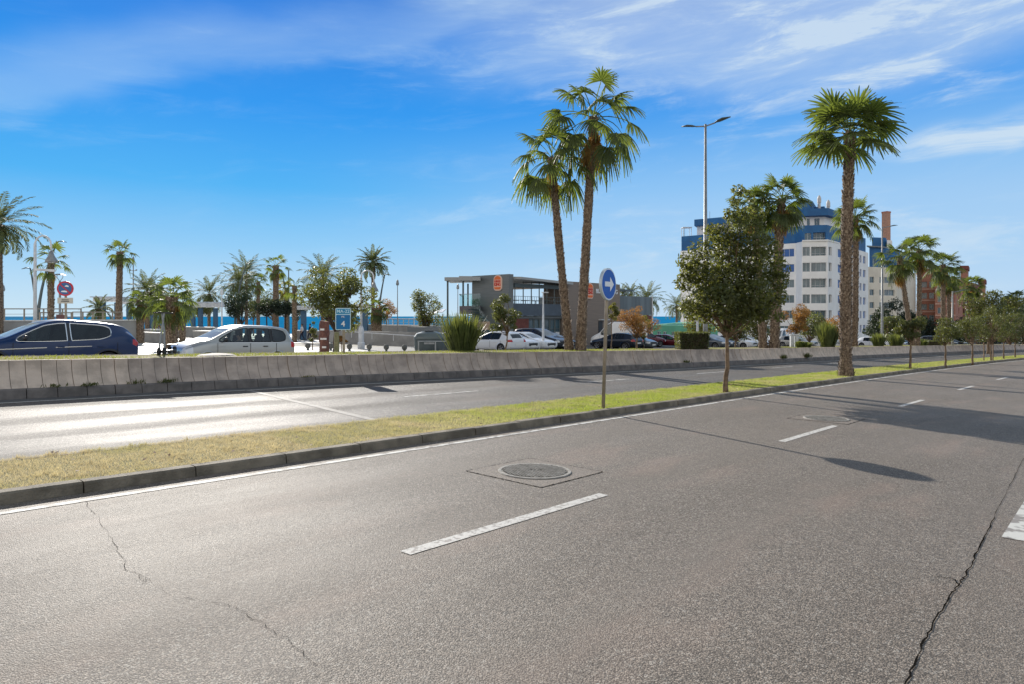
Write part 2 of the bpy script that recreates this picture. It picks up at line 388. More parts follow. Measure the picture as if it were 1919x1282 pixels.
M_WINBLUE = mat('blue_blind', (0.035, 0.12, 0.36), 0.5)
M_WINL = mat('balcony_glazing', (0.14, 0.20, 0.23), 0.15, (0.07, 0.11, 0.14), 0.5, spec=0.8)
M_SIGNB = mat('sign_blue', (0.0, 0.095, 0.46), 0.4)
M_SIGNB2 = mat('road_sign_blue', (0.0, 0.16, 0.40), 0.45)
M_SIGNW = mat('sign_white', (0.80, 0.82, 0.84), 0.4)
M_SIGNR = mat('sign_red', (0.55, 0.02, 0.04), 0.4)
M_RED = mat('logo_red', (0.62, 0.04, 0.02), 0.45)
M_ORANGE = mat('logo_orange', (0.80, 0.16, 0.02), 0.45)
M_LOGOC = mat('logo_cream', (0.85, 0.66, 0.55), 0.5)
M_IRON = mat('cast_iron', (0.34, 0.32, 0.285), 0.7, (0.22, 0.205, 0.18), 14, 0.3, 60, metal=0.0, spec=.3)
M_CRACK = mat('crack_shadow', (0.012, 0.011, 0.010), 1.0, spec=0.0)
M_PATCH = mat('patched_asphalt', (0.25, 0.205, 0.165), 0.75, (0.10, 0.085, 0.07), 95, 0.6, 110, contrast=(.42, .6), detail=8)
M_GREENPL = mat('green_grey_plastic', (0.055, 0.075, 0.078), 0.45, (0.04, 0.055, 0.06), 2)
M_GLASS = glass('car_glass', (0.60, 0.66, 0.64), 0.7)
M_GLASSD = glass('tinted_car_glass', (0.12, 0.16, 0.17), 0.8)
M_WSCREEN = glass('windscreen_glare', (0.60, 0.66, 0.64), 0.7, 0.05, 0.30)  # whitish glare on the windscreen, mixed in as diffuse colour
M_GLASSB = glass('railing_glass', (0.62, 0.80, 0.78), 0.5)
# ============================================================ SETTING
def arange(a0, a1, near=2.0, far=8.0):
    out = [a0]; 
    while out[-1] < a1: out.append(min(a1, out[-1] + (near if out[-1] < 60 else far)))
    return out
def ribbon(name, a0, a1, c0, c1, dz, m, n=1, b=True, step=2.0, kind='structure', parent=None, **kw):
    fc0 = c0 if callable(c0) else (lambda a: c0); fc1 = c1 if callable(c1) else (lambda a: c1)
    al = arange(a0, a1, step); V = []; Fc = []
    for a in al:
        for k in range(n + 1): V.append(P(a, fc0(a) + (fc1(a) - fc0(a)) * k / n, dz, b))
    for i in range(len(al) - 1):
        for k in range(n):
            q = i * (n + 1) + k; Fc.append((q, q + n + 1, q + n + 2, q + 1))
    mb = MB(); mb.add(V, Fc)
    return mb.build(name, m, parent, kind=kind, **kw)
CWT = [(-40, 16.12), (3, 16.1), (11.4, 15.65), (25, 14.3), (37, 13.8), (60, 13.6), (400, 13.6)]
def cw(a):
    for (x0, y0), (x1, y1) in zip(CWT, CWT[1:]):
        if a <= x1: return y0 + (y1 - y0) * max(0, (a - x0)) / (x1 - x0)
    return 13.6
KC, KM = 7.0, 8.75                        # kerb foot of the near road, far edge of the median

# the whole land as one sheet, sloping gently down along the road and reaching far inland
al = [-3000, -800, -200, -80, -40] + list(np.arange(-30, 140, 5.0)) + [160, 200, 300, 600, 1500, 6000]
cl = [-6000, -1500, -400, -120, -40, -12, 16.9, 19, 30, 45, 70, 95, 118, 119, 150, 170]
V = []; Fc = []
for a in al:
    for c in cl:
        x, y, z = P(a, c, -0.03, False)
        if c > 18: z += 0
        if c >= 119: z = -5.6 if c < 140 else (-6.4 if c < 160 else -8.5)
        V.append((x, y, z))
for i in range(len(al) - 1):
    for k in range(len(cl) - 1):
        q = i * len(cl) + k; Fc.append((q, q + len(cl), q + len(cl) + 1, q + 1))
mb = MB(); mb.add(V, Fc); mb.build('ground', mat('sandy_ground', (0.36, 0.33, 0.28), 0.9, (0.27, 0.25, 0.21), 0.4, 0.3, 10), kind='structure')

def water_mat():
    m = bpy.data.materials.new('sea_water'); m.use_nodes = True; nt = m.node_tree; b = nt.nodes['Principled BSDF']
    tc = nt.nodes.new('ShaderNodeTexCoord'); vec = X(nt, tc.outputs['Object'])
    n1 = noise(nt, vec, 0.02, 4); n2 = noise(nt, vec, 0.5, 4)
    lk(nt, mix(nt, n1.ss(0.3, 0.7), (0.008, 0.14, 0.31), (0.016, 0.20, 0.38)), b.inputs['Base Color'])
    b.inputs['Roughness'].default_value = 1.0; b.inputs['Specular IOR Level'].default_value = 0.0
    bp = nt.nodes.new('ShaderNodeBump'); bp.inputs['Strength'].default_value = 0.6; bp.inputs['Distance'].default_value = 0.5
    lk(nt, n2, bp.inputs['Height']); nt.links.new(bp.outputs[0], b.inputs['Normal'])
    return m
mb = MB(); mb.add([A(-40000, 140, -7.2), A(40000, 140, -7.2), A(40000, 40000, -7.2), A(-40000, 40000, -7.2)], [(0, 1, 2, 3)])
mb.build('sea', water_mat(), kind='structure')

ribbon('near_road', -30, 300, -13, KC - 0.02, 0.0, M_ROAD, 6)
ribbon('far_road', -30, 300, KM + 0.02, lambda a: cw(a) + 0.02, 0.0, M_ROAD2, 4)
ribbon('parking_road', -30, 140, lambda a: cw(a) + 2.75, 42, -0.005, M_LOT, 3, b=True)
ribbon('plaza_paving', -40, 26, 19.1, 116, 0.004, M_PAVE, 3, b=False)
ribbon('side_street', -28, 16, 19.15, 26.0, 0.010, mat('pale_street', (0.50, 0.485, 0.45), 0.5, (0.42, 0.41, 0.38), 0.9, 0.2, 40), 2, b=False)
ribbon('promenade_paving', 26.05, 140, 52, 116, 0.004, M_PAVE, 3, b=False)

# joints between the paving bands of the plaza
mb = MB()
for c in (33, 38, 43, 48.5):
    mb.add([P(-20, c, .009, False), P(26, c, .009, False), P(26, c + .35, .009, False), P(-20, c + .35, .009, False)], [(0, 1, 2, 3)])
mb.build('paving_band', mat('grey_paving_band', (0.25, 0.24, 0.22), 0.7), kind='structure')

# median strip
ribbon('median_soil', -30, 300, KC + 0.155, KM, 0.078, M_TURFBASE, 3)
mb = MB()                                 # kerb stones of the median, one metre each
a = -20.0
while a < 130:
    L = 1.0 if a < 60 else 4.0
    a1 = a + L - 0.012
    prof = [(KC - 0.005, -0.05), (KC + 0.012, 0.082), (KC + 0.028, 0.100), (KC + 0.15, 0.102), (KC + 0.152, -0.05)]
    j = random.Random(int(a * 7)).uniform(-0.009, 0.009)
    vs = [P(q, c + j, z + j * .5) for q in (a, a1) for c, z in prof]
    n = len(prof); mb.add(vs, [(i, i + 1, i + 1 + n, i + n) for i in range(n - 1)] + [tuple(range(n))[::-1], tuple(range(n, 2 * n))])
    a += L
mb.build('median_kerb', M_KERB, kind='structure')
mb = MB(); a = -20.0                      # low flush kerb on the far side of the median
while a < 130:
    mb.add([P(a, KM, .0), P(a + 2, KM, .0), P(a + 2, KM, .08), P(a, KM, .08), P(a, KM - .1, .083), P(a + 2, KM - .1, .083)], [(0, 3, 2, 1), (3, 4, 5, 2)]); a += 2
mb.build('median_back_kerb', M_KERB, kind='structure')

# paint
ribbon('edge_line', -20, 150, KC - 0.36, KC - 0.27, 0.004, M_PAINT2, 1, step=1.0)
mb = MB()
for a, dl in [(-10.7, 2.4), (-3.9, 2.4), (2.98, 2.38), (9.82, 2.42), (16.65, 2.2), (23.3, 2.3), (30.1, 2.3), (37.0, 2.3), (43.8, 2.3), (50.6, 2.3), (57.4, 2.3), (64.2, 2.3)]:
    for s in range(2):
        vs = [P(q, c, .004) for q, c in ((a + s * dl / 2, 3.61), (a + s * dl / 2, 3.72), (a + (s + 1) * dl / 2, 3.72), (a + (s + 1) * dl / 2, 3.61))]
        mb.add(vs, [(0, 3, 2, 1)])
mb.build('lane_line', M_PAINT, kind='structure')
mb = MB()
for a in [9.6 + 6.85 * k for k in range(0, 14)]:
    mb.add([P(q, c, .004) for q, c in ((a, 11.8), (a, 11.9), (a + 2.3, 11.9), (a + 2.3, 11.8))], [(0, 3, 2, 1)])
mb.build('far_lane_line', M_PAINT2, kind='structure')
ribbon('far_edge_line', -20, 150, lambda a: cw(a) - 0.62, lambda a: cw(a) - 0.50, 0.004, M_PAINT, 1)
ribbon('gutter', -20, 150, lambda a: cw(a) - 0.45, lambda a: cw(a) - 0.002, 0.004, mat('gutter_asphalt', (0.10, 0.10, 0.10), .8, (.075, .075, .075), 3), 1)
mb = MB(); mb.add([P(6.45, 0.72, .004), P(6.5, 0.20, .004), P(10.2, .20, .004), P(10.2, .72, .004)], [(0, 1, 2, 3)])
mb.build('crossing_stripe', M_PAINT2, kind='structure')
mb = MB()                                 # pale joint across the far road
mb.add([P(6.7, 8.8, .005), P(6.86, 8.8, .005), P(7.82, 15.4, .005), P(7.68, 15.4, .005)], [(0, 1, 2, 3)])
mb.build('road_joint', mat('pale_joint', (0.27, 0.25, 0.225), .75, (.17, .155, .14), 5), kind='structure')

# cracks
def crack(name, pts, w, seed, jit=0.03, sub=14, wvar=0.6):
    rn = random.Random(seed); V = []; line = []
    for (a0, c0), (a1, c1) in zip(pts, pts[1:]):
        for k in range(sub):
            f = k / sub; line.append((a0 + (a1 - a0) * f + rn.uniform(-jit, jit), c0 + (c1 - c0) * f + rn.uniform(-jit, jit)))
    line.append(pts[-1])
    for i, (a, c) in enumerate(line):
        p0 = line[max(i - 1, 0)]; p1 = line[min(i + 1, len(line) - 1)]
        d = Vector((p1[0] - p0[0], p1[1] - p0[1])).normalized(); ww = w * (1 - wvar + wvar * 2 * rn.random()) * 0.5
        if i in (0, len(line) - 1): ww *= 0.1
        V.append(P(a - d.y * ww, c + d.x * ww, .0045)); V.append(P(a + d.y * ww, c - d.x * ww, .0045))
    mb = MB(); mb.add(V, [(2 * i, 2 * i + 1, 2 * i + 3, 2 * i + 2) for i in range(len(line) - 1)])
    return mb.build(name, M_CRACK, kind='structure')
def pa(x, y):                             # photo pixel on the road plane -> (a, c)
    u, v = (x - XC) / F, (YH - y) / F; t = EYE / (-v - 0.026 * (SA * u + CA)); return (SA * u * t + CA * t, -CA * u * t + SA * t)
crack('long_crack', [pa(1694, 1290), pa(1735, 1195), pa(1770, 1135), pa(1796, 1098), pa(1812, 1075), pa(1836, 1026), pa(1864, 968)], 0.0085, 3, 0.007, 10, 0.5)
crack('long_crack', [pa(1864, 968), pa(1895, 905), pa(1919, 860), pa(1960, 790)], 0.004, 5, 0.006, 10)
crack('side_crack', [pa(1796, 1098), pa(1790, 1088), pa(1778, 1084), pa(1752, 1082)], 0.006, 6, 0.006, 6)
crack('hair_crack', [pa(160, 940), pa(178, 965), pa(210, 1010), pa(238, 1068), pa(300, 1100), pa(325, 1120)], 0.0019, 7, 0.014, 9, 0.8)
crack('hair_crack', [pa(325, 1120), pa(375, 1124), pa(440, 1140), pa(500, 1175), pa(540, 1200), pa(600, 1255)], 0.0021, 8, 0.014, 9, 0.8)
crack('hair_crack', [pa(262, 1078), pa(270, 1095), pa(276, 1080)], 0.002, 9, 0.01, 5)

# manholes
def manhole(name, x, y, dia, label, rot, seed):
    a, c = pa(x, y); px, py, pz = P(a, c)
    tilt = math.atan(0.026)
    root = empty(name, (px, py, pz), ROADROT, label, 'manhole cover', 'manhole covers in the near road')
    root.rotation_euler = Euler((0, tilt, ROADROT))
    r = dia / 2; s = dia * 0.66; mb = MB()
    mb.add([(-s, -s, .004), (s, -s, .004), (s, s, .004), (-s, s, .004)], [(0, 1, 2, 3)]); mb.build('asphalt_patch', M_PATCH, root)
    mb = MB()
    for p, q in (((-s, -s), (s, -s)), ((s, -s), (s, s)), ((s, s), (-s, s)), ((-s, s), (-s, -s))):
        rn = random.Random(seed); k = 20
        for i in range(k):
            f0, f1 = i / k, (i + rn.uniform(.5, 1.0)) / k; w = rn.uniform(.002, .007)
            x0, y0 = p[0] + (q[0] - p[0]) * f0, p[1] + (q[1] - p[1]) * f0; x1, y1 = p[0] + (q[0] - p[0]) * f1, p[1] + (q[1] - p[1]) * f1
            d = Vector((q[0] - p[0], q[1] - p[1])).normalized(); n = Vector((-d.y, d.x)) * w
            mb.add([(x0 - n.x, y0 - n.y, .0065), (x1 - n.x, y1 - n.y, .0065), (x1 + n.x, y1 + n.y, .0065), (x0 + n.x, y0 + n.y, .0065)], [(0, 1, 2, 3)])
    mb.build('cut_line', M_CRACK, root)
    mb = MB(); N = 48
    prof = [(r * .90, .004), (r * .905, .016), (r * .985, .016), (r, .006)]
    vs = [(q * math.cos(2 * math.pi * k / N), q * math.sin(2 * math.pi * k / N), z) for q, z in prof for k in range(N)]
    mb.add(vs, [(i * N + k, (i + 1) * N + k, (i + 1) * N + (k + 1) % N, i * N + (k + 1) % N) for i in range(3) for k in range(N)]); mb.build('frame', M_IRON, root)
    lid = MB(); lid.add([(r * .885 * math.cos(2 * math.pi * k / N), r * .885 * math.sin(2 * math.pi * k / N), .008) for k in range(N)], [tuple(range(N))])
    g = 0.036; k = int(r / g) + 1
    for i in range(-k, k + 1):
        for j in range(-k, k + 1):
            x0, y0 = (i + (0.5 if j % 2 else 0)) * g, j * g
            d = math.hypot(x0, y0)
            if d < r * .85 and not (d < r * .2 and (i + j) % 3 == 0): lid.box((x0, y0, .014), (g * .72, g * .72, .014), 0, 0, .25, .25)
    lid.build('lid', M_IRON, root); return root
manhole('manhole_cover', 1002, 885, 0.80, 'round cast iron manhole cover in a square asphalt patch beside the nearest dashed line', 0, 1)
manhole('manhole_cover', 1548, 786, 0.78, 'farther round manhole cover with a dark open rim just beyond the second dash', 0, 2)

# retaining wall of upright concrete staves on a row of sloping plinth stones
wall = empty('retaining_wall', P(0, 16), 0, 'long low battered concrete retaining wall with stave joints beyond the far road', 'wall')
WT = 0.75
def stave(mb, a, L, lean=0.0, dc=0.0):
    prof = [(0.10, .20), (0.17, .29), (0.235, .42), (0.275, .54), (0.295, .65), (0.30, WT), (0.44, WT), (0.46, .3)]
    vs = []
    for q in (a, a + L - .011):
        for c, z in prof: vs.append(P(q, cw(q) + c + dc, z))
    n = len(prof); mb.add(vs, [(i, i + n, i + 1 + n, i + 1) for i in range(n - 1)] + [tuple(range(n)), tuple(range(n, 2 * n))[::-1]])
mb1, mb2 = MB(), MB(); a = -12.0; rn = random.Random(4)
while a < 150:
    L = 0.265 if a < 50 else 1.2
    if a < 9.5 and not 5.45 < a < 99: stave(mb2, a, L, dc=rn.uniform(-.008, .008))
    elif 32 < a < 60: stave(mb2, a, L, dc=rn.uniform(-.006, .006))
    else: stave(mb1, a, L, dc=rn.uniform(-.012, .012))
    a += L
MWI = wall.matrix_world
def rel(o, root):                         # world-built mesh under a moved root
    o.matrix_parent_inverse = Matrix.Translation(root.location).inverted() if root.rotation_euler.z == 0 else root.matrix_basis.inverted(); return o
rel(mb1.build('stave_panel', M_STAVE, wall), wall); rel(mb2.build('stave_panel', M_STAVE2, wall), wall)
mb = MB(); a = -12.0
while a < 150:
    L = 0.52 if a < 50 else 2.0; j = rn.uniform(-.012, .012)
    prof = [(0.0, -.03), (0.03 + j, .17), (0.06 + j, .20), (0.20, .215), (.2, -.03)]
    vs = [P(q, cw(q) + c, z) for q in (a, a + L - .014) for c, z in prof]; n = 5
    mb.add(vs, [(i, i + n, i + 1 + n, i + 1) for i in range(n - 1)] + [tuple(range(n)), tuple(range(n, 2 * n))[::-1]]); a += L
rel(mb.build('plinth', M_PLINTH, wall), wall)
mb = MB(); 
for x, y in ((1114, 665),):
    t = 26.2; p = loc(x, t); mb.lathe((p.x, p.y, zpx(666, t) - .04), [(.0, 0), (.05, .01), (.07, .05), (.05, .1), (0, .11)], 10)
rel(mb.build('drain_hole', M_DARK, wall), wall)

# raised planting strip behind the wall
ribbon('planter_soil', -12, 150, lambda a: cw(a) + 0.44, lambda a: cw(a) + 2.6, WT - 0.03, mat('planter_earth', (0.24, 0.19, 0.09), .95, (.15, .14, .05), 1.6, .5, 30), 3)
mb = MB(); al = arange(-12, 150, 2.0)
vs = [P(a, cw(a) + c, z) for a in al for c, z in ((2.6, WT - .02), (2.72, WT - .02), (2.72, -.03))]
fs = [(i * 3 + k, i * 3 + 3 + k, i * 3 + 4 + k, i * 3 + 1 + k) for i in range(len(al) - 1) for k in range(2)]
mb.add(vs, fs); mb.build('planter_back_kerb', M_KERB, kind='structure')

# turf and grass, real blades
rg = np.random.default_rng(5)
def PV(a, c, dz):
    b = np.where(a < 15, 0, -0.0008 * (np.minimum(a, 130) - 15) ** 2); c2 = c + b
    z = -EYE - 0.026 * np.clip(a, -30, 105)
    return np.stack([SA * a - CA * c2, CA * a + SA * c2, z + dz], 1)
def blades(name, a, c, base, h, w, m, lean=0.6, label=None, cat=None):
    n = len(a); az = rg.uniform(0, 2 * np.pi, n); b = PV(a, c, base); hh = h * rg.uniform(.5, 1.15, n) if np.isscalar(h) else h
    ww = (w * rg.uniform(.6, 1.3, n))[:, None]
    s = np.stack([np.cos(az), np.sin(az), np.zeros(n)], 1); la = rg.uniform(0, 2 * np.pi, n); ln = rg.uniform(.1, lean, n)
    tip = b + np.stack([np.cos(la) * ln * hh, np.sin(la) * ln * hh, hh], 1)
    V = np.stack([b - s * ww, b + s * ww, tip], 1).reshape(-1, 3)
    return quads_mesh(name, V, m, n=3, label=label, cat=cat, kind='stuff')
def grass_mat(name, dry, green, edge, straw=0.5):
    m = bpy.data.materials.new(name); m.use_nodes = True; nt = m.node_tree; nt.nodes.clear()
    out = nt.nodes.new('ShaderNodeOutputMaterial'); b = nt.nodes.new('ShaderNodeBsdfPrincipled')
    tc = nt.nodes.new('ShaderNodeTexCoord'); vec = X(nt, tc.outputs['Object'])
    sp = nt.nodes.new('ShaderNodeSeparateXYZ'); nt.links.new(vec.s, sp.inputs[0])
    aa = X(nt, sp.outputs[0]) * SA + X(nt, sp.outputs[1]) * CA
    pat = noise(nt, vec, 1.1, 4, .6); fine = noise(nt, vec, 38, 3, .7)
    g = (aa + (pat - .5) * 5.0).ss(*edge)
    col = mix(nt, g, dry, green)
    col = mix(nt, pat.ss(.42, .62) * .55 * g, col, [v * .9 for v in dry])
    pt2 = noise(nt, vec, 3.2, 5, .65); col = mix(nt, pt2.ss(.5, .68) * .55, col, mix(nt, 1.0, col, (.55, .50, .42), 'MULTIPLY'))
    pt3 = noise(nt, vec, .7, 3, .6); col = mix(nt, pt3.ss(.5, .62) * (1.0 - g) * .5, col, (.34, .33, .15))
    col = mix(nt, fine.ss(.47, .62) * .4, col, mix(nt, 1.0, col, (.5, .5, .45), 'MULTIPLY'))
    col = mix(nt, (1.0 - fine.ss(.33, .45)) * straw, col, (0.55, 0.44, 0.20))
    lk(nt, col, b.inputs['Base Color']); b.inputs['Roughness'].default_value = .6; b.inputs['Specular IOR Level'].default_value = .25
    tr = nt.nodes.new('ShaderNodeBsdfTranslucent'); lk(nt, mix(nt, 1.0, col, (1.7, 1.7, 1.2), 'MULTIPLY'), tr.inputs[0])
    ms = nt.nodes.new('ShaderNodeMixShader'); ms.inputs[0].default_value = .38
    nt.links.new(b.outputs[0], ms.inputs[1]); nt.links.new(tr.outputs[0], ms.inputs[2]); nt.links.new(ms.outputs[0], out.inputs[0])
    return m
M_GRASS = grass_mat('median_grass_blades', (0.55, 0.465, 0.345), (0.34, 0.40, 0.085), (6.0, 9.0))
M_GRASS2 = grass_mat('planter_grass_blades', (0.34, 0.30, 0.11), (0.25, 0.29, 0.06), (-30, -20), .35)
def med(n, a0, a1, h, w):
    a = rg.uniform(a0, a1, n); c = rg.uniform(KC + .135, KM + .03, n); return a, c, np.full(n, h) * rg.uniform(.45, 1.2, n), np.full(n, w)
for_a = [med(70000, 0.6, 7, .030, .0020), med(60000, 7, 16, .036, .003), med(42000, 16, 32, .042, .006), med(22000, 32, 70, .05, .012)]
a, c, h, w = (np.concatenate([q[i] for q in for_a]) for i in range(4))
rg3 = np.random.default_rng(12); ta = rg3.uniform(.6, 45, 420); tc_ = rg3.choice([KC + .14, KM - .03], 420, p=[.7, .3]) + rg3.uniform(0, .05, 420)
ra = np.repeat(ta, 26) + rg3.normal(0, .035, 420 * 26); rc = np.repeat(tc_, 26) + rg3.normal(0, .018, 420 * 26)
tb_ = rg3.uniform(.6, 30, 500); sa_ = np.repeat(tb_, 22) + rg3.normal(0, .03, 11000); scx = np.repeat(rg3.uniform(KC + .2, KM - .05, 500), 22) + rg3.normal(0, .03, 11000)
a = np.concatenate([a, ra, sa_]); c = np.concatenate([c, np.clip(rc, KC + .09, KM + .06), scx]); h = np.concatenate([h, rg3.uniform(.03, .065, len(ra)), rg3.uniform(.03, .07, 11000)]); w = np.concatenate([w, np.full(len(ra) + 11000, .0032)])
blades('median_grass', a, c, .076, h, 1.0 * w, M_GRASS, .8, 'short grass of the median strip, straw brown at the near end and green beyond', 'grass')
# ragged tufts spilling over the kerb edge
n = 60000; a = rg.uniform(-2, 75, n); c0 = np.interp(a, [p[0] for p in CWT], [p[1] for p in CWT])
c = c0 + .40 + 2.2 * rg.uniform(0, 1, n) ** 1.3
patch = np.sin(a * 1.7) + np.sin(a * .63 + 1) + np.sin(a * 4.1 + c * 2)
keep = (patch > -1.3) & ~((a > 27) & (patch < 1.1)); a, c = a[keep], c[keep]
blades('planter_grass', a, c, WT - .035, .05 * rg.uniform(.3, 1.3, len(a)), .009, M_GRASS2, .8, 'patchy bright green grass along the top of the low retaining wall', 'grass')
# weeds in the joint at the foot of the staves
def clump(name, x, t, dz, n, h, m, rx=.25, ry=.1, label=None, cat='weed', group=None, parent=None, w=.012):
    p = loc(x, t, dz); V = []
    for i in range(n):
        q = Vector((rg.normal(0, rx), rg.normal(0, ry), 0)); d = Vector((rg.normal(0, .5), rg.normal(0, .5), 1)).normalized(); s = Vector((d.y, -d.x, .3)).normalized() * w
        hh = h * rg.uniform(.4, 1.1); m1 = q + d * hh * .5
        V += [q, m1 + s, q + d * hh, m1 - s]
    o = quads_mesh(name, V, m, label=label, cat=cat, group=group); o.location = p; return o
def wf(a): return P(a, cw(a) + .07, .2)
for i, (a, n, h, lb) in enumerate(((4.1, 40, .10, 'small dark weed tuft in the wall joint at the far left'), (4.7, 90, .10, 'wide flat weed patch at the foot of the pale wall staves'),
        (5.6, 60, .13, 'green weed clump at the foot of the wall below the blue car'), (6.2, 90, .13, 'larger green weed clump at the foot of the wall, right of the first ones'),
        (9.6, 50, .06, 'brown leaf litter in the wall joint below the silver car'), (27, 90, .16, 'low weed in the wall joint left of the trimmed hedge'),
        (36.5, 160, .28, 'dark weed bush at the wall foot near the sign side of the tall median palm'), (39.6, 200, .33, 'dark bushy weed at the wall foot just left of the tall median palm'))):
    V = []; x, y, z = wf(a)
    for k in range(n):
        q = Vector((rg.normal(0, .13) * SA, rg.normal(0, .13) * CA, 0)); d = Vector((rg.normal(.1, .5), rg.normal(-.15, .4), 1)).normalized(); s = Vector((d.y, -d.x, .3)).normalized() * .014
        hh = h * rg.uniform(.4, 1.1); m1 = q + d * hh * .5; V += [q, m1 + s, q + d * hh, m1 - s]
    o = quads_mesh('weed', V, M_LEAFY if i == 4 else M_LEAF2, label=lb, cat='weed', group='weeds at the foot of the wall', kind='stuff'); o.location = (x, y, z)
# dead leaves scattered on the median
V = []
for k in range(260):
    a = rg.uniform(1.2, 22); c = rg.uniform(KC + .2, KM); 
    if k > 170: a, c = rg.normal(*( (pa(1360, 732)[0] + .7, .5))), rg.normal(pa(1360, 732)[1] + .1, .22)
    p = Vector(P(a, min(max(c, KC + .15), KM), .10 + rg.uniform(0, .02))); r = rg.uniform(.015, .035); th = rg.uniform(0, 6.28)
    u = Vector((math.cos(th), math.sin(th), rg.uniform(-.4, .4))) * r; w_ = Vector((-math.sin(th), math.cos(th), rg.uniform(-.4, .4))) * r * .5
    V += [p - u, p + w_, p + u, p - w_]
quads_mesh('leaf_litter', V, mat('dead_leaf', (.20, .10, .045), .8, (.10, .05, .03), 40), label='brown fallen leaves scattered over the grass of the median', cat='leaf litter', kind='stuff')
# ============================================================ PLANTS
def fan_frond(V, o, az, el, pet, Rb, droop, rn, nl=24, wk=1.0):
    """one fan leaf: curved stalk and a pleated fan of drooping segments; V collects quads"""
    s = Vector((-math.sin(az), math.cos(az), 0)); p = Vector(o); e = el; k = 5; pts = [p.copy()]
    for i in range(k):
        d = Vector((math.cos(e) * math.cos(az), math.cos(e) * math.sin(az), math.sin(e))); p = p + d * (pet / k); pts.append(p.copy()); e -= droop * .16
    w = .022
    for i in range(k):
        V += [pts[i] - s * w, pts[i] + s * w, pts[i + 1] + s * w * .8, pts[i + 1] - s * w * .8]
        V += [pts[i] - Vector((0, 0, w)), pts[i] + Vector((0, 0, w)), pts[i + 1] + Vector((0, 0, w * .8)), pts[i + 1] - Vector((0, 0, w * .8))]
    roll = rn.uniform(-.5, .5); n0 = s.cross(d); s2 = (s * math.cos(roll) + n0 * math.sin(roll)); n2 = s2.cross(d)
    A0 = R(112); dA = 2 * A0 / nl
    for j in range(nl):
        an = -A0 + dA * (j + .5) + rn.uniform(-.03, .03); L = Rb * (0.72 + .28 * math.cos(an * .75)) * rn.uniform(.88, 1.08)
        l = d * math.cos(an) + s2 * math.sin(an); wv = -d * math.sin(an) + s2 * math.cos(an)
        fold = n2 * (.16 * (1 if j % 2 else -1)) * Rb * .12
        prev = None
        for f, wf_ in ((.02, .3), (.46, 1.0), (.70, .66), (.88, .36), (1.0, .05)):
            dr = droop * L * (0.05 * f + (0.62 + .5 * ((j * 7919) % 5) / 5) * max(0, f - .35) ** 1.6)
            q = pts[-1] + l * (L * f * (1 - .12 * droop * f)) + Vector((0, 0, -dr)) + n2 * (abs(math.sin(an)) ** 2) * Rb * .14 * f
            hw = wv * (L * min(f, .46) * dA * .56 * wf_ * wk + .004); cur = (q - hw + fold * (f > 0), q + hw - fold * .2)
            if prev: V += [prev[0], prev[1], cur[1], cur[0]]
            prev = cur
def feather_frond(V, o, az, el, L, droop, rn, nl=34, lw=.022, ll=.42):
    s = Vector((-math.sin(az), math.cos(az), 0)); p = Vector(o); e = el; k = 12; pts, ds = [p.copy()], []
    for i in range(k):
        d = Vector((math.cos(e) * math.cos(az), math.cos(e) * math.sin(az), math.sin(e))); ds.append(d); p = p + d * (L / k); pts.append(p.copy()); e -= droop * (.06 + .14 * i / k)
    for i in range(k):
        w = .03 * (1 - .8 * i / k); V += [pts[i] - s * w, pts[i] + s * w, pts[i + 1] + s * w * .9, pts[i + 1] - s * w * .9]
    for j in range(nl):
        f = .14 + .86 * (j + .5) / nl; x = f * k; i = min(int(x), k - 1); b = pts[i].lerp(pts[i + 1], x - i); d = ds[i]; n = s.cross(d)
        for sg in (-1, 1):
            le = ll * (math.sin(math.pi * min(1, .15 + f * .88)) ** .5 + .15) * rn.uniform(.85, 1.1)
            v = (d * .75 + s * sg * rn.uniform(.55, .8) - n * rn.uniform(-.35, .15)).normalized(); w = v.cross(n).normalized() * lw
            m1 = b + v * le * .5; tp = b + v * le + Vector((0, 0, -.16 * le))
            V += [b - w * .5, m1 - w, tp, m1 + w]
def boots(mb, pts, rad, n, rn, size=.09, up=True):
    """short broken leaf bases sticking out of the trunk in a spiral"""
    for i in range(n):
        f = i / n; x = f * (len(pts) - 1); k = min(int(x), len(pts) - 2); c = Vector(pts[k]).lerp(Vector(pts[k + 1]), x - k)
        r = rad[k] + (rad[k + 1] - rad[k]) * (x - k); th = i * 2.39996 + rn.uniform(-.2, .2)
        o = Vector((math.cos(th), math.sin(th), 0)); t = Vector((-math.sin(th), math.cos(th), 0)); s = size * rn.uniform(.6, 1.3)
        b = c + o * r * .96; tip = b + o * s * rn.uniform(.35, .6) + Vector((0, 0, s * rn.uniform(.5, 1.1) * (1 if up else -1))); w = t * s * rn.uniform(.35, .55)
        lo = b - Vector((0, 0, s * .5)); th2 = o * .012
        mb.add([lo - w, lo + w, tip + w * .55, tip - w * .55, b - w + th2 * -3, b + w + th2 * -3], [(0, 1, 2, 3), (3, 2, 5, 4)])
def trunk_path(h, lean, bow=0.0, n=14):
    return [(lean[0] * (f ** 1.2) + bow * math.sin(math.pi * f), lean[1] * f, h * f) for f in [i / n for i in range(n + 1)]]
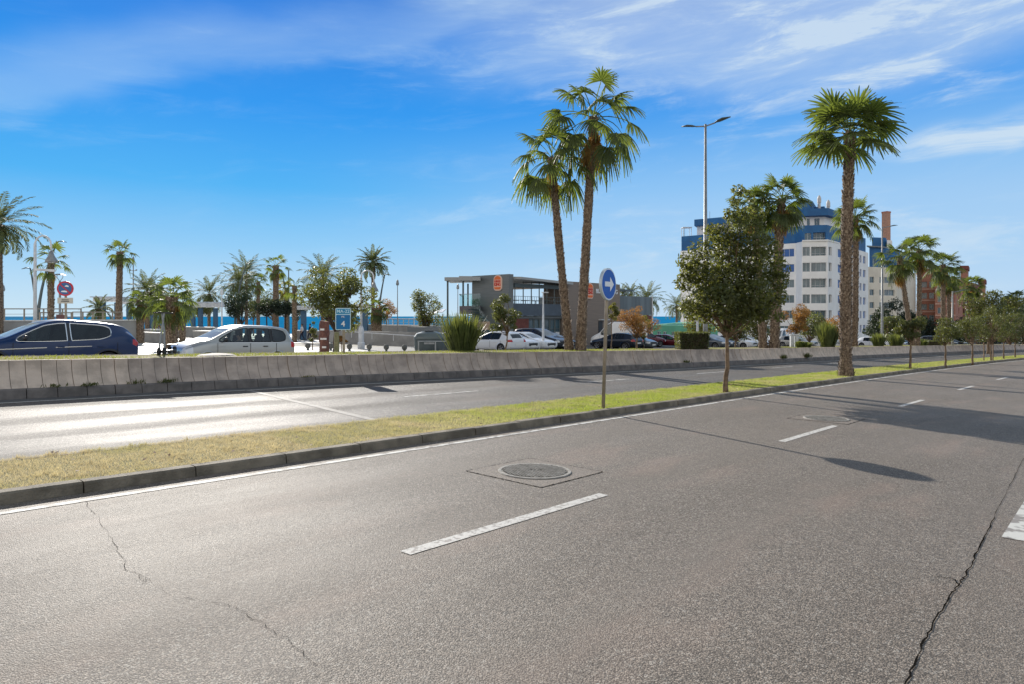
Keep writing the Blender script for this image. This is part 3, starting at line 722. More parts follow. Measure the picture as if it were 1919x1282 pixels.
def fan_palm(h, lean=(0, 0), bow=0, r0=.3, r1=.2, nf=30, pet=1.0, Rb=.85, seed=1, label='', group=None, skirt=8, nboot=500, bsz=.09, eld=-35, flare=1.35, droop=1.0, mat_f=None, nl=24, cat='palm tree', dry_hang=0, elu=84):
    rn = random.Random(seed); root = empty('fan_palm', (0, 0, 0), 0, label, cat, group)
    pts = trunk_path(h, lean, bow); n = len(pts) - 1
    r0 *= .74; r1 *= .76
    rad = [r1 + (r0 - r1) * (1 - i / n) ** .7 + (r0 * (flare - 1) if i == 0 else 0) + rn.uniform(-.012, .012) for i in range(n + 1)]
    rad[-1] = r1 * 1.25; rad[-2] = r1 * 1.1
    # finer path with ripples
    fp, fr = [], []
    for i in range(n):
        for k in range(5):
            f = k / 5; fp.append(tuple(Vector(pts[i]).lerp(Vector(pts[i + 1]), f))); fr.append((rad[i] + (rad[i + 1] - rad[i]) * f) * rn.uniform(.93, 1.05))
    fp.append(pts[-1]); fr.append(rad[-1]); fp[0] = (pts[0][0], pts[0][1], -.15)
    mb = MB(); mb.tube(fp, fr, 14)
    if nboot:
        k0 = len(mb.m); boots(mb, pts, rad, nboot, rn, bsz); mb.m[k0:] = [1] * (len(mb.m) - k0)
    tr = mb.build('trunk', [M_TRUNK, M_BOOT], root)
    top = Vector(pts[-1]); V = []
    for i in range(nf):
        f = (i + .5) / nf; el = R(elu + (eld - elu) * f ** .85) + rn.uniform(-.12, .12); az = i * 2.39996 + rn.uniform(-.25, .25)
        fan_frond(V, top + Vector((rn.uniform(-.06, .06), rn.uniform(-.06, .06), -.45 * f * r1 * 2)), az, el, pet * rn.uniform(.75, 1.15) * (.85 + .3 * f), Rb * rn.uniform(.85, 1.1), droop * (.45 + .75 * f), rn, nl)
    quads_mesh('crown', V, mat_f or M_FAN, root)
    if skirt:
        V = []
        for i in range(skirt):
            az = i * 2.39996 + rn.uniform(-.3, .3); el = R(rn.uniform(-82, -45))
            fan_frond(V, top + Vector((math.cos(az) * r1 * .9, math.sin(az) * r1 * .9, -rn.uniform(.1, .5 + dry_hang))), az, el, pet * .45, Rb * rn.uniform(.45, .8), 1.2, rn, 16, 1.0)
        quads_mesh('dead_fronds', V, M_DRY, root)
    return root
def date_palm(h, lean=(0, 0), bow=0, r0=.28, r1=.2, nf=46, L=3.0, seed=1, label='', group=None, eld=-40, boss=.34, cat='palm tree', nl=34, elu=82, droop=1.0):
    rn = random.Random(seed); root = empty('date_palm', (0, 0, 0), 0, label, cat, group)
    r0 *= .8; r1 *= .8; boss *= .85
    pts = trunk_path(h, lean, bow, 12); rad = [r1 + (r0 - r1) * (1 - i / 12) + rn.uniform(-.01, .01) for i in range(13)]
    rad[0] *= 1.3; rad[-1] = boss; rad[-2] = boss * .9; pts[0] = (0, 0, -.15)
    mb = MB(); mb.tube(pts, rad, 12); k0 = len(mb.m); boots(mb, pts, rad, 260, rn, .1); mb.m[k0:] = [1] * (len(mb.m) - k0); tr = mb.build('trunk', [M_TRUNK, M_BOOT], root)
    V = []; top = Vector(pts[-1])
    for i in range(nf):
        f = (i + .5) / nf; el = R(elu + (eld - elu) * f ** .9) + rn.uniform(-.1, .1)
        feather_frond(V, top, i * 2.39996 + rn.uniform(-.2, .2), el, L * rn.uniform(.8, 1.08), droop * (.55 + .7 * f), rn, nl, .036, L * .16)
    quads_mesh('crown', V, M_FEATHER, root); return root

def place(root, x, t, dz=0.0, rz=0.0):
    root.location = loc(x, t, dz); root.rotation_euler = (0, 0, rz); return root

def tpl(x, off=.8):                       # depth at which photo column x meets the planting strip
    u = (x - XC) / F; t = 20.0
    while t < 140:
        a = t * (SA * u + CA); c = t * (-CA * u + SA) - bend(a)
        if c >= cw(a) + off: return t
        t += .1
    return t
def pl(root, x, t0, off=.9):              # stand it on the strip, keeping its size against the view
    t = tpl(x, off); root.location = loc(x, t, PLZ); root.scale = (t / t0,) * 3; return root
# --- foreground palms on the planter and the median
PLZ = WT - .05
g = 'tall fan palms along the avenue'
p = fan_palm(7.75, (-.70, .1), -.06, .225, .19, 22, 1.2, .94, 11, 'shorter left palm of the leaning pair behind the wall, one orange dead frond', g, 3, 620, .075, -32, 1.15, 1.2)
place(p, 1067, 27.2, PLZ, 0); 
p = fan_palm(9.3, (.52, .1), .02, .26, .20, 24, 1.4, 1.0, 23, 'taller right palm of the leaning pair behind the wall, highest crown of all', g, 10, 800, .075, -28, 1.15, 1.2, dry_hang=.5, elu=86)
place(p, 1088, 26.9, PLZ, 0)
p = fan_palm(8.6, (.20, .1), -.04, .25, .20, 26, .98, 1.06, 37, 'tall fan palm standing alone in the median strip, dark shaggy bark and full round crown', g, 0, 900, .105, -8, 1.35, .62)
place(p, 1585, 24.0, .1, 0)
base_p = fan_palm(7.3, (.1, .1), .05, .22, .165, 30, .85, .62, 41, 'fan palm behind the wall partly hidden by the tall median palm trunk', g, 12, 500, .09, -35, 1.3, .9, dry_hang=.3)
pl(base_p, 1601, 38.0)
p = fan_palm(7.4, (.35, 0), .0, .30, .21, 32, .95, .72, 53, 'thick trunked fan palm rising behind the leafy median tree, right of its crown', g, 14, 420, .13, -35, 1.3, .9, dry_hang=.5)
pl(p, 1451, 33.6)
p = fan_palm(7.6, (-.5, 0), .0, .25, .2, 26, .9, .68, 59, 'fan palm whose trunk and crown show through the top of the leafy median tree', g, 9, 420, .1, -35, 1.3, .9, dry_hang=.5)
pl(p, 1430, 36.0, 1.4)
g = 'fan palms down the right side of the avenue'
PB = fan_palm(8.0, (.15, .0), .08, .26, .21, 28, 1.1, .85, 61, 'first of the far right fan palms by the pale building, upright green crown', g, 14, 300, .12, -40, 1.2, .9, dry_hang=.8)
place(PB, 1719, 56, PLZ, 0)
PL = fan_palm(7.3, (-1.1, .0), -.1, .26, .2, 26, 1.15, .85, 67, 'leaning fan palm with a messy bleached crown beside the thin lamp column', g, 26, 300, .12, -40, 1.2, .9, dry_hang=1.0)
place(PL, 1711, 55, PLZ, 0)
def rp(x, t, ytop, lb, rz, src=None):
    hcrown = zpx(ytop, t) - loc(x, t).z; k = hcrown / 8.9
    return copy_thing(src or PB, loc(x, t, .1), rz, lb, g, k)
rp(1768, 62, 478, 'fan palm with a thick orange skirt of dead fronds in front of the brick flats', 1.2)
rp(1781, 67, 505, 'shorter fan palm close behind the skirted one in front of the brick flats', 2.5)
rp(1822, 78, 523, 'dark fan palm before the stepped end of the brick flats', 3.6)
rp(1903, 95, 548, 'far fan palm rising above the tree row near the right edge', 4.4)
rp(1888, 110, 556, 'farthest fan palm seen over the tree row near the right edge', 5.2)
rp(1917, 84, 570, 'fan palm cut by the right edge of the view', .6)

# --- promenade palms, left
g = 'palms on the seafront promenade'
p = date_palm(9.0, (0, 0), 0, .36, .27, 40, 3.1, 71, 'tall date palm cut by the left edge of the view', g, -48, .42)
p.location = (*loc(-3, 44).xy, loc(-3, 44).z); p.scale = (1, 1, (zpx(420, 44) - p.location.z) / 9.0)
def wp(x, t, yc, lb, seed, pet=1.0, Rb=.95, nf=26, r=.24, skirt=5, lean=(0, 0), eld=-40, nb=160, m=None, drop=1.0):
    h = zpx(yc, t) - loc(x, t).z
    return place(fan_palm(h, lean, 0, r * 1.15, r * .95, nf, pet, Rb, seed, lb, g, skirt, nb, .12, eld, 1.2, drop, m, 14, dry_hang=.4), x, t)
def dp(x, t, yc, L, lb, seed, lean=(0, 0), nf=38, r=.26, eld=-40, boss=.34, droop=1.0):
    h = zpx(yc, t) - loc(x, t).z
    return place(date_palm(h, lean, 0, r, r * .85, nf, L, seed, lb, g, eld, boss, nl=26, droop=droop), x, t)
wp(95, 50, 489, 'sparse ragged fan palm with shaggy trunk between the lamp posts at left', 81, 1.1, .75, 11, .25, 3, (.05, 0), -20, 420)
wp(222, 58, 471, 'tall slim fan palm left of the thin mast', 83, .9, .75, 17, .33, 0, (.15, 0), -35, 60)
dp(186, 62, 578, 1.75, 'small date palm in front of the blue pergola columns at far left', 85, nf=24, eld=-25)
wp(263, 50, 562, 'short fan palm with a bleached skirt in a planter behind the blue car', 87, .7, .6, 26, .30, 30, eld=-50)
dp(276, 66, 546, 2.7, 'bushy date palm behind the short skirted one', 89, nf=44, eld=-55, boss=.5)
dp(292, 74, 552, 2.3, 'date palm partly behind the bushy one, left of the broad pair', 90, nf=40, eld=-55)
wp(322, 40, 556, 'broad drooping fan palm with a thick trunk left of the silver car', 91, 1.0, .75, 36, .42, 22, eld=-60, m=M_FAN)
wp(342, 56, 566, 'low full fan palm just right of the broad drooping one', 92, .8, .75, 26, .3, 20, eld=-60)
dp(392, 92, 550, 3.3, 'date palm above the white pergola beam', 93, nf=46, eld=-55)
dp(447, 84, 530, 3.3, 'loose date palm behind the dark clipped tree left of the car roof', 95, nf=46, eld=-45)
dp(462, 92, 512, 3.7, 'upright date palm beside the single leaning lamp', 97, nf=42, eld=-30)
wp(484, 90, 528, 'small headed fan palm left of the brown trunked one', 99, 1.1, .75, 16, .28, 4)
wp(517, 80, 497, 'brown trunked fan palm, tallest of the cluster above the silver car', 101, 1.1, .8, 18, .42, 6, eld=-45)
wp(537, 84, 540, 'yellowing fan palm low in the cluster above the silver car', 102, .9, .8, 18, .32, 12, m=M_LEAFY)
wp(552, 64, 535, 'slender fan palm with few fronds beside the blue column', 103, .9, .6, 12, .26, 3, eld=-35)
dp(605, 76, 520, 3.5, 'date palm whose crown rises behind the dark leafy tree by the blue sign', 105, nf=44, eld=-20)
dp(699, 66, 492, 2.15, 'tall solitary date palm with a round crown right of the blue sign', 107, nf=44, r=.22, eld=-32, boss=.28)
wp(706, 62, 576, 'squat shaggy fan palm at the foot of the solitary date palm', 109, .7, .7, 24, .55, 24, eld=-60)
dp(1213, 96, 560, 3.1, 'date palm behind the right end of the dark terrace', 111, nf=42, eld=-30)
dp(1268, 120, 572, 3.3, 'date palm just left of the tall white flats', 113, nf=38, eld=-35)
dp(1182, 110, 550, 2.6, 'small date palm peeping over the restaurant pergola', 115, nf=24, eld=0)
dp(1166, 112, 552, 2.4, 'second small palm top over the restaurant roof, left of the first', 116, nf=20, eld=10)

# --- broadleaf trees: a branching skeleton with leaf clumps at its ends
def leaf_cloud(blobs, n, size, seed, flat=.85, shell=.55, up=.35):
    rg = np.random.default_rng(seed); blobs = np.array(blobs, dtype=float); vol = blobs[:, 3] ** 2.2; pr = vol / vol.sum()
    idx = rg.choice(len(blobs), n, p=pr); d = rg.normal(0, 1, (n, 3)); d /= np.linalg.norm(d, axis=1)[:, None]
    rr = rg.uniform(0, 1, n) ** (1 / 3) * (1 - shell) + shell * rg.uniform(.75, 1.08, n); rr *= rg.uniform(.75, 1.12, n)
    p = blobs[idx, :3] + d * (rr * blobs[idx, 3])[:, None] * np.array([1, 1, flat])
    nrm = rg.normal(0, .8, (n, 3)) + d * .6 + np.array([0, 0, up]); nrm /= np.linalg.norm(nrm, axis=1)[:, None]
    u = np.cross(nrm, rg.normal(0, 1, (n, 3))); u /= np.linalg.norm(u, axis=1)[:, None]; v = np.cross(nrm, u)
    s = (size * rg.uniform(.6, 1.3, n))[:, None]; fold = nrm * s * .18
    return np.stack([p - u * s, p + v * s * .42 + fold, p + u * s, p - v * s * .42 + fold], 1).reshape(-1, 3)
def blob_set(rn, H, th, rx, ry, n, rmin, rmax, shape='round', cx=0.0):
    bl = []
    for i in range(n):
        while True:
            x, y, z = rn.uniform(-1, 1), rn.uniform(-1, 1), rn.uniform(-1, 1)
            if x * x + y * y + z * z < 1: break
        r = rn.uniform(rmin, rmax); k = 1.0
        if shape == 'ragged' and rn.random() < .3: k = 1.2
        zc = (H + th) / 2; hz = (H - th) / 2
        bl.append((cx + x * (rx - r * .6) * k, y * (ry - r * .6) * k, zc + z * (hz - r * .6) * k, r))
    return bl
def tree_skel(th, bl, r0, rn, lean=(0, 0), maxb=26):
    mb = MB(); n = 7; top = Vector((lean[0], lean[1], th * 1.15)); j = lambda s: rn.uniform(-s, s)
    pts = [Vector((lean[0] * f + j(.02) * (0 < i < n), lean[1] * f + j(.02) * (0 < i < n), -.1 + (top.z + .1) * f)) for i, f in enumerate([q / n for q in range(n + 1)])]
    mb.tube(pts, [r0 * (1.25 if i == 0 else 1 - .45 * i / n) for i in range(n + 1)], 10)
    for b in sorted(bl, key=lambda b: -b[3])[:maxb]:
        e = Vector(b[:3]); s0 = pts[-1 - (rn.random() < .5)].copy(); m = s0.lerp(e, .45) + Vector((j(.1), j(.1), -.08 * (e - s0).length))
        q = s0.lerp(e, .75) + Vector((j(.08), j(.08), 0)); r = r0 * .38
        mb.tube([s0, m, q, e], [r, r * .7, r * .45, r * .15], 6)
        for k in range(3):
            d = Vector((j(1), j(1), j(.8))).normalized() * b[3] * .8; mb.tube([q, q.lerp(e + d, .6), e + d], [r * .35, r * .22, r * .08], 4)
    return mb
def broad_tree(name, x, t, H, th, rx, nb, br, nleaf, lsize, ml, seed, label, group=None, dz=0.0, r0=.08, lean=(0, 0), mbk=None, blobs=None, shape='round', shell=.55, ry=None, cx=0.0, cat='tree'):
    rn = random.Random(seed); root = empty(name, loc(x, t, dz), 0, label, cat, group)
    bl = blobs or blob_set(rn, H, th, rx, ry or rx, nb, br[0], br[1], shape, cx)
    tree_skel(th, bl, r0, rn, lean).build('trunk', mbk or M_BARK, root, smooth=True)
    quads_mesh('crown', leaf_cloud(bl, nleaf, lsize, seed, shell=shell), ml, root)
    return root
# the leafy tree in the median, laid out clump by clump (metres from its foot)
rn = random.Random(8)
bl = [(-.95, 0, 3.2, .28), (1.3, 0, 3.0, .28), (-.6, .1, 3.5, .3), (-.75, 0, 2.95, .38), (-.45, .2, 2.85, .5), (-.1, -.1, 2.7, .58), (.35, .1, 2.8, .55), (.75, 0, 2.75, .42), (1.0, .2, 2.45, .36), (.15, .3, 3.25, .45), (.55, -.2, 3.2, .4),
      (-.2, .1, 2.2, .55), (.3, -.2, 2.1, .55), (-.6, -.2, 2.3, .42), (.75, .1, 2.0, .4), (-.75, .1, 2.0, .32), (-.35, .3, 1.92, .32), (.05, -.3, 1.95, .34), (.5, .2, 1.9, .32), (.85, -.1, 2.0, .3),
      (.1, 0, 1.6, .2), (-.55, 0, 3.35, .22), (-.35, 0, 3.65, .18), (.15, .1, 3.75, .3), (.5, .1, 3.65, .25), (.85, .1, 3.3, .25), (1.15, .1, 2.9, .22),
      (.12, .05, 4.3, .16), (.22, .0, 4.65, .15), (.30, .05, 4.95, .17), (.45, 0, 4.85, .15), (.62, 0, 4.7, .12), (.75, .05, 4.2, .16), (.4, .05, 4.25, .18), (.95, 0, 3.75, .15), (-.98, 0, 2.55, .12), (-.7, .1, 3.05, .2),
      (-.1, .1, 3.9, .3), (.3, -.1, 4.0, .32), (.7, .1, 3.95, .3), (1.0, 0, 3.6, .3), (1.25, .1, 3.3, .26), (-.35, 0, 3.95, .2), (.1, .2, 3.55, .4), (.6, -.2, 3.55, .38), (1.3, 0, 2.7, .26), (1.2, -.1, 2.35, .28), (-.95, 0, 2.1, .24), (-1.0, .1, 2.7, .26), (.2, .1, 4.4, .22), (.55, 0, 4.4, .2), (.85, 0, 4.35, .16), (1.25, .1, 2.2, .2), (1.3, 0, 1.85, .16), (-.9, 0, 2.9, .22), (.1, .5, 2.6, .5), (-.3, -.5, 2.3, .45), (.5, -.45, 2.4, .45), (.3, .55, 1.9, .45)]
bl = [(x, y * 1.3, z, r) for x, y, z, r in bl]
broad_tree('leafy_tree', 1360, 16.6, 4.9, 1.35, 1.3, 0, (0, 0), 15000, .056, M_LEAF, 8, 'full dark leafy tree with ragged top and thin trunk, nearest in the median', 'small trees in the median', .1, .065, (.05, 0), blobs=bl, shell=.5)
g = 'small trees in the median'
def mt(x, t, ytop, ybot, wpx, lb, seed, n=3200, ml=None, ragged='ragged', r0=.055):
    zt = zpx(ytop, t) - loc(x, t, .1).z; zb = zpx(ybot, t) - loc(x, t, .1).z; rx = wpx / F * t / 2
    return broad_tree('young_tree', x, t, zt, zb, rx * 1.1, 18, (rx * .25, rx * .5), int(n * 1.5), .042, ml or M_LEAF2, seed, lb, g, .1, r0, shape=ragged)
mt(1706, 29.8, 588, 642, 52, 'slim young median tree with a small light crown, first right of the tall median palm', 201)
mt(1772, 33.4, 590, 648, 58, 'second young median tree right of the tall palm, lopsided dark crown', 202)
mt(1822, 36.8, 585, 648, 66, 'third young median tree right of the tall palm, dense round crown', 203)
mt(1857, 42, 570, 645, 56, 'fourth young median tree with a wooden stake frame round its trunk', 204, 2600)
mt(1881, 46, 575, 645, 44, 'fifth young median tree, narrow crown near the right edge', 205, 2200)
mt(1902, 50, 580, 645, 40, 'sixth and farthest young median tree near the right edge', 206, 2200)
mt(1932, 47, 575, 640, 60, 'median tree crown cut by the right edge', 207, 1800)
st = empty('tree_stake', loc(1852, 42, .1), 0, 'wooden stake frame holding the fourth young median tree', 'stake'); mb = MB()
for dx_ in (-.28, .28): mb.bar((dx_, 0, -.1), (dx_, 0, 1.1), .05)
mb.build('post', M_BARK, st); mb = MB(); mb.bar((-.33, 0, 1.0), (.33, 0, 1.0), .05); mb.build('crossbar', M_BARK, st)

g = 'trees on the planting strip and car park'
def bt(name, x, t, ytop, ybot, wpx, lb, seed, n, ls, ml, dz=0.0, r0=.1, nb=18, mbk=None, lean=(0, 0), shape='ragged', cat='tree', grp=None, shell=.55, k=(.3, .5)):
    b = loc(x, t, dz).z; rx = wpx / F * t / 2
    return broad_tree(name, x, t, zpx(ytop, t) - b, zpx(ybot, t) - b, rx * 1.08, nb, (rx * k[0], rx * k[1]), n, ls, ml, seed, lb, grp or g, dz, r0, lean, mbk, shape=shape, shell=shell, cat=cat)
bt('fluffy_tree', 946, 25.5, 548, 628, 58, 'small fluffy tree on a thin leaning trunk before the white parked cars', 301, 4200, .042, M_LEAF2, PLZ, .035, 24, shell=.35, lean=(.12, 0), k=(.22, .42))
bt('leafy_tree', 628, 38, 492, 620, 122, 'broad dark leafy tree behind the blue kilometre sign', 302, 9000, .085, M_LEAF, 0, .14, 34, M_BARKD, k=(.22, .38))
bt('leafy_tree', 798, 62, 543, 622, 66, 'round leafy tree left of the restaurant terrace', 303, 3600, .10, M_LEAF, 0, .12, 20, M_BARKD)
bt('russet_tree', 1193, 50, 573, 632, 76, 'wide low tree with russet autumn leaves in front of the dark terrace', 304, 5200, .055, M_LEAFO, 0, .09, 24, shell=.35, lean=(.0, 0), k=(.22, .4))
bt('columnar_tree', 1146, 44, 563, 606, 26, 'narrow yellow green tree right behind the arrow sign post', 305, 2000, .05, M_LEAFY, 0, .04, 12, shell=.4)
bt('columnar_tree', 1206, 56, 585, 640, 32, 'small yellow green tree merging into the right of the russet one', 306, 1600, .06, M_LEAFY, 0, .05, 10, shell=.4)
bt('leafy_tree', 1310, 52, 520, 645, 62, 'hazy green tree behind the left half of the leafy median tree', 307, 3600, .085, M_LEAFY, 0, .09, 20)
bt('leafy_tree', 1378, 42, 560, 640, 66, 'small dark tree behind the trunk of the leafy median tree', 308, 3000, .07, M_LEAF2, 0, .07, 18)
bt('leafy_tree', 1424, 39, 540, 640, 80, 'grey green tree among the palm trunks right of the leafy median tree', 309, 3800, .07, M_LEAF2, PLZ, .08, 20)
bt('russet_tree', 1492, 46, 570, 624, 58, 'low tree with russet and green leaves left of the white van', 310, 3200, .065, M_LEAFO, 0, .07, 18, k=(.25, .4))
bt('leafy_tree', 1517, 60, 578, 640, 70, 'dark green bushy tree below the white flats', 311, 3200, .09, M_LEAF2, 0, .1, 18)
bt('russet_tree', 1560, 70, 588, 640, 62, 'reddish green low tree behind the sword leaved bush', 312, 2600, .1, M_LEAFO, 0, .1, 16)
g = 'big dark trees before the flats'
bt('dark_tree', 1650, 96, 575, 648, 62, 'dark rounded tree left of the slender lamp column', 320, 4200, .17, M_LEAF3, 0, .25, 22, M_BARKD)
bt('dark_tree', 1688, 104, 562, 648, 66, 'largest dark tree between the cream flats and the brick flats', 321, 4600, .19, M_LEAF3, 0, .25, 24, M_BARKD)
bt('brown_tree', 1664, 82, 588, 650, 50, 'brownish tree in front of the dark ones beside the lamp column', 322, 3000, .13, M_LEAF2, 0, .2, 18)
bt('dark_tree', 1745, 108, 590, 650, 78, 'low dark tree mass below the brick flats', 323, 4200, .19, M_LEAF3, 0, .25, 24, M_BARKD)
bt('dark_tree', 1800, 105, 596, 652, 74, 'dark tree below the right part of the brick flats', 324, 3600, .19, M_LEAF3, 0, .25, 22, M_BARKD)
bt('olive_tree', 1852, 62, 535, 640, 80, 'tall olive green tree rising behind the young median trees', 325, 5200, .11, M_LEAF2, 0, .16, 26)
bt('dark_tree', 1893, 74, 540, 648, 62, 'dark tree behind the olive green one near the right edge', 326, 3600, .12, M_LEAF, 0, .18, 22)
bt('dark_tree', 1925, 66, 560, 650, 66, 'dark tree cut by the right edge', 327, 3000, .12, M_LEAF3, 0, .18, 18)
bt('olive_tree', 1838, 90, 600, 652, 70, 'low olive tree filling the gap behind the median row', 328, 2600, .14, M_LEAF3, 0, .18, 18)
bt('dark_tree', 1875, 120, 590, 650, 90, 'far dark tree at the bend of the avenue', 329, 2600, .2, M_LEAF3, 0, .25, 18)
g = 'clipped and leafy trees on the promenade'
bt('layered_tree', 453, 70, 535, 606, 60, 'dark layered conifer left of the palm cluster above the car roof', 340, 3600, .10, M_LEAF3, 0, .15, 18, M_BARKD)
bt('flat_topped_tree', 500, 74, 560, 592, 52, 'flat clipped dark crown on thin stems, left half of the pair', 341, 3000, .11, M_LEAF3, 0, .1, 18, M_BARKD)
bt('flat_topped_tree', 535, 76, 562, 594, 44, 'flat clipped dark crown on thin stems, right half of the pair', 342, 2600, .11, M_LEAF3, 0, .1, 16, M_BARKD)
bt('leafy_tree', 475, 96, 548, 600, 64, 'grey green tree at the back of the palm cluster', 348, 2600, .13, M_LEAF2, 0, .12, 18)
bt('leafy_tree', 512, 98, 535, 600, 70, 'tall hazy tree behind the brown trunked palm', 349, 2600, .13, M_LEAF2, 0, .12, 18)
bt('leafy_tree', 557, 96, 560, 602, 44, 'low dark tree right of the palm cluster', 350, 2000, .13, M_LEAF3, 0, .12, 14)
bt('bare_tree', 300, 92, 540, 590, 56, 'brownish thin tree behind the left palms', 343, 2200, .12, M_LEAF2, 0, .12, 18)
bt('bare_tree', 372, 88, 560, 594, 60, 'brownish thin tree behind the pergola at left', 344, 2000, .12, M_LEAF2, 0, .12, 18)
bt('russet_tree', 724, 72, 560, 596, 40, 'thin russet tree beside the squat palm', 345, 1500, .08, M_LEAFO, 0, .08, 14, shell=.3)
bt('small_shrub', 586, 42, 600, 640, 20, 'small dark shrub on the plaza left of the brown tree pillar', 346, 700, .06, M_LEAF, 0, .04, 8)
bt('small_tree', 640, 33, 628, 646, 22, 'small reddish green shrub growing between the posts of the blue sign', 347, 700, .05, M_LEAFO, 0, .03, 8)

# --- bushes
def sword_bush(x, t, wpx, ytop, n, seed, label, dz, w=.022):
    if x > 1300: t = tpl(x, 1.0)
    rn = random.Random(seed); b = loc(x, t, dz); H = zpx(ytop, t) - b.z; rx = wpx / F * t / 2; V = []
    for i in range(n):
        az = rn.uniform(0, 6.283); q = rn.random() ** .5; ln = q * rn.uniform(.3, 1.0); h = H * rn.uniform(.55, 1.03) * (1 - .15 * q)
        b0 = Vector((math.cos(az) * q * rx * .5, math.sin(az) * q * rx * .4, 0)); o = Vector((math.cos(az), math.sin(az), 0)); s = Vector((-math.sin(az + rn.uniform(-1, 1)), math.cos(az), 0)).normalized() * w
        p1 = b0 + o * rx * .25 * ln + Vector((0, 0, h * .45)); p2 = b0 + o * rx * .52 * ln + Vector((0, 0, h * .82)); p3 = b0 + o * rx * .72 * ln + Vector((0, 0, h))
        V += [b0 - s * .7, b0 + s * .7, p1 + s, p1 - s, p1 - s, p1 + s, p2 + s * .8, p2 - s * .8, p2 - s * .8, p2 + s * .8, p3 + s * .1, p3 - s * .1]
    o = quads_mesh('sword_leaved_bush', V, M_BLADE, label=label, cat='bush', group='sword leaved bushes on the planting strip'); o.location = b; return o
sword_bush(866, 24.3, 92, 578, 520, 1, 'large upright sword leaved bush behind the wall, right of the rubbish containers', PLZ)
sword_bush(1551, 34.5, 50, 597, 520, 2, 'sword leaved bush just left of the tall median palm trunk', PLZ)
sword_bush(1646, 47, 34, 620, 380, 3, 'small sword leaved bush right of the small white car', PLZ)
sword_bush(1679, 50, 40, 620, 380, 4, 'small sword leaved bush left of the first young median tree', PLZ)
sword_bush(1500, 34, 26, 636, 160, 5, 'low spiky agave like bush beside the white van', PLZ, .035)
sword_bush(1513, 33, 22, 640, 120, 6, 'small fresh green bush at the foot of the spiky one', PLZ, .03)
sword_bush(1730, 60, 24, 632, 160, 7, 'tiny sword leaved bush before the far hedge', PLZ)
def hedge(x, t, wpx, ytop, depth, n, seed, label):
    t = tpl(x, 1.1)
    b = loc(x, t, PLZ); H = zpx(ytop, t) - b.z; w = wpx * .92 / F * t; rn = np.random.default_rng(seed)
    root = empty('clipped_hedge', b, ROADROT * .0, label, 'hedge', 'clipped box hedges on the planting strip')
    mb = MB(); mb.box((0, 0, H * .5), (w * .9, depth * .88, H * .9)); mb.build('branches', M_BARKD, root)
    u = rn.uniform(-1, 1, (n, 3)); ax = rn.choice(3, n, p=[.2, .45, .35]); sg = rn.choice([-1, 1], n); u[np.arange(n), ax] = sg * rn.uniform(.88, 1.03, n)
    taper = 1 - .10 * (1 - (u[:, 2] + 1) / 2)
    p = u * np.array([w / 2, depth / 2, H / 2]); p[:, 0] *= taper; p[:, 2] += H / 2; p += rn.normal(0, .015, p.shape)
    d = rn.normal(0, 1, (n, 3)); d /= np.linalg.norm(d, axis=1)[:, None]; q = np.cross(d, rn.normal(0, 1, (n, 3))); q /= np.linalg.norm(q, axis=1)[:, None]; s = .035
    quads_mesh('foliage', np.stack([p - d * s, p + q * s * .5, p + d * s, p - q * s * .5], 1).reshape(-1, 3), M_LEAF2, root); return root
hedge(1296, 29, 62, 622, 1.0, 9000, 1, 'trimmed boxy hedge with a flat sunlit top, right of the dark red car')
hedge(1745, 60, 30, 638, 1.2, 2500, 2, 'small trimmed boxy hedge between the young median trees')
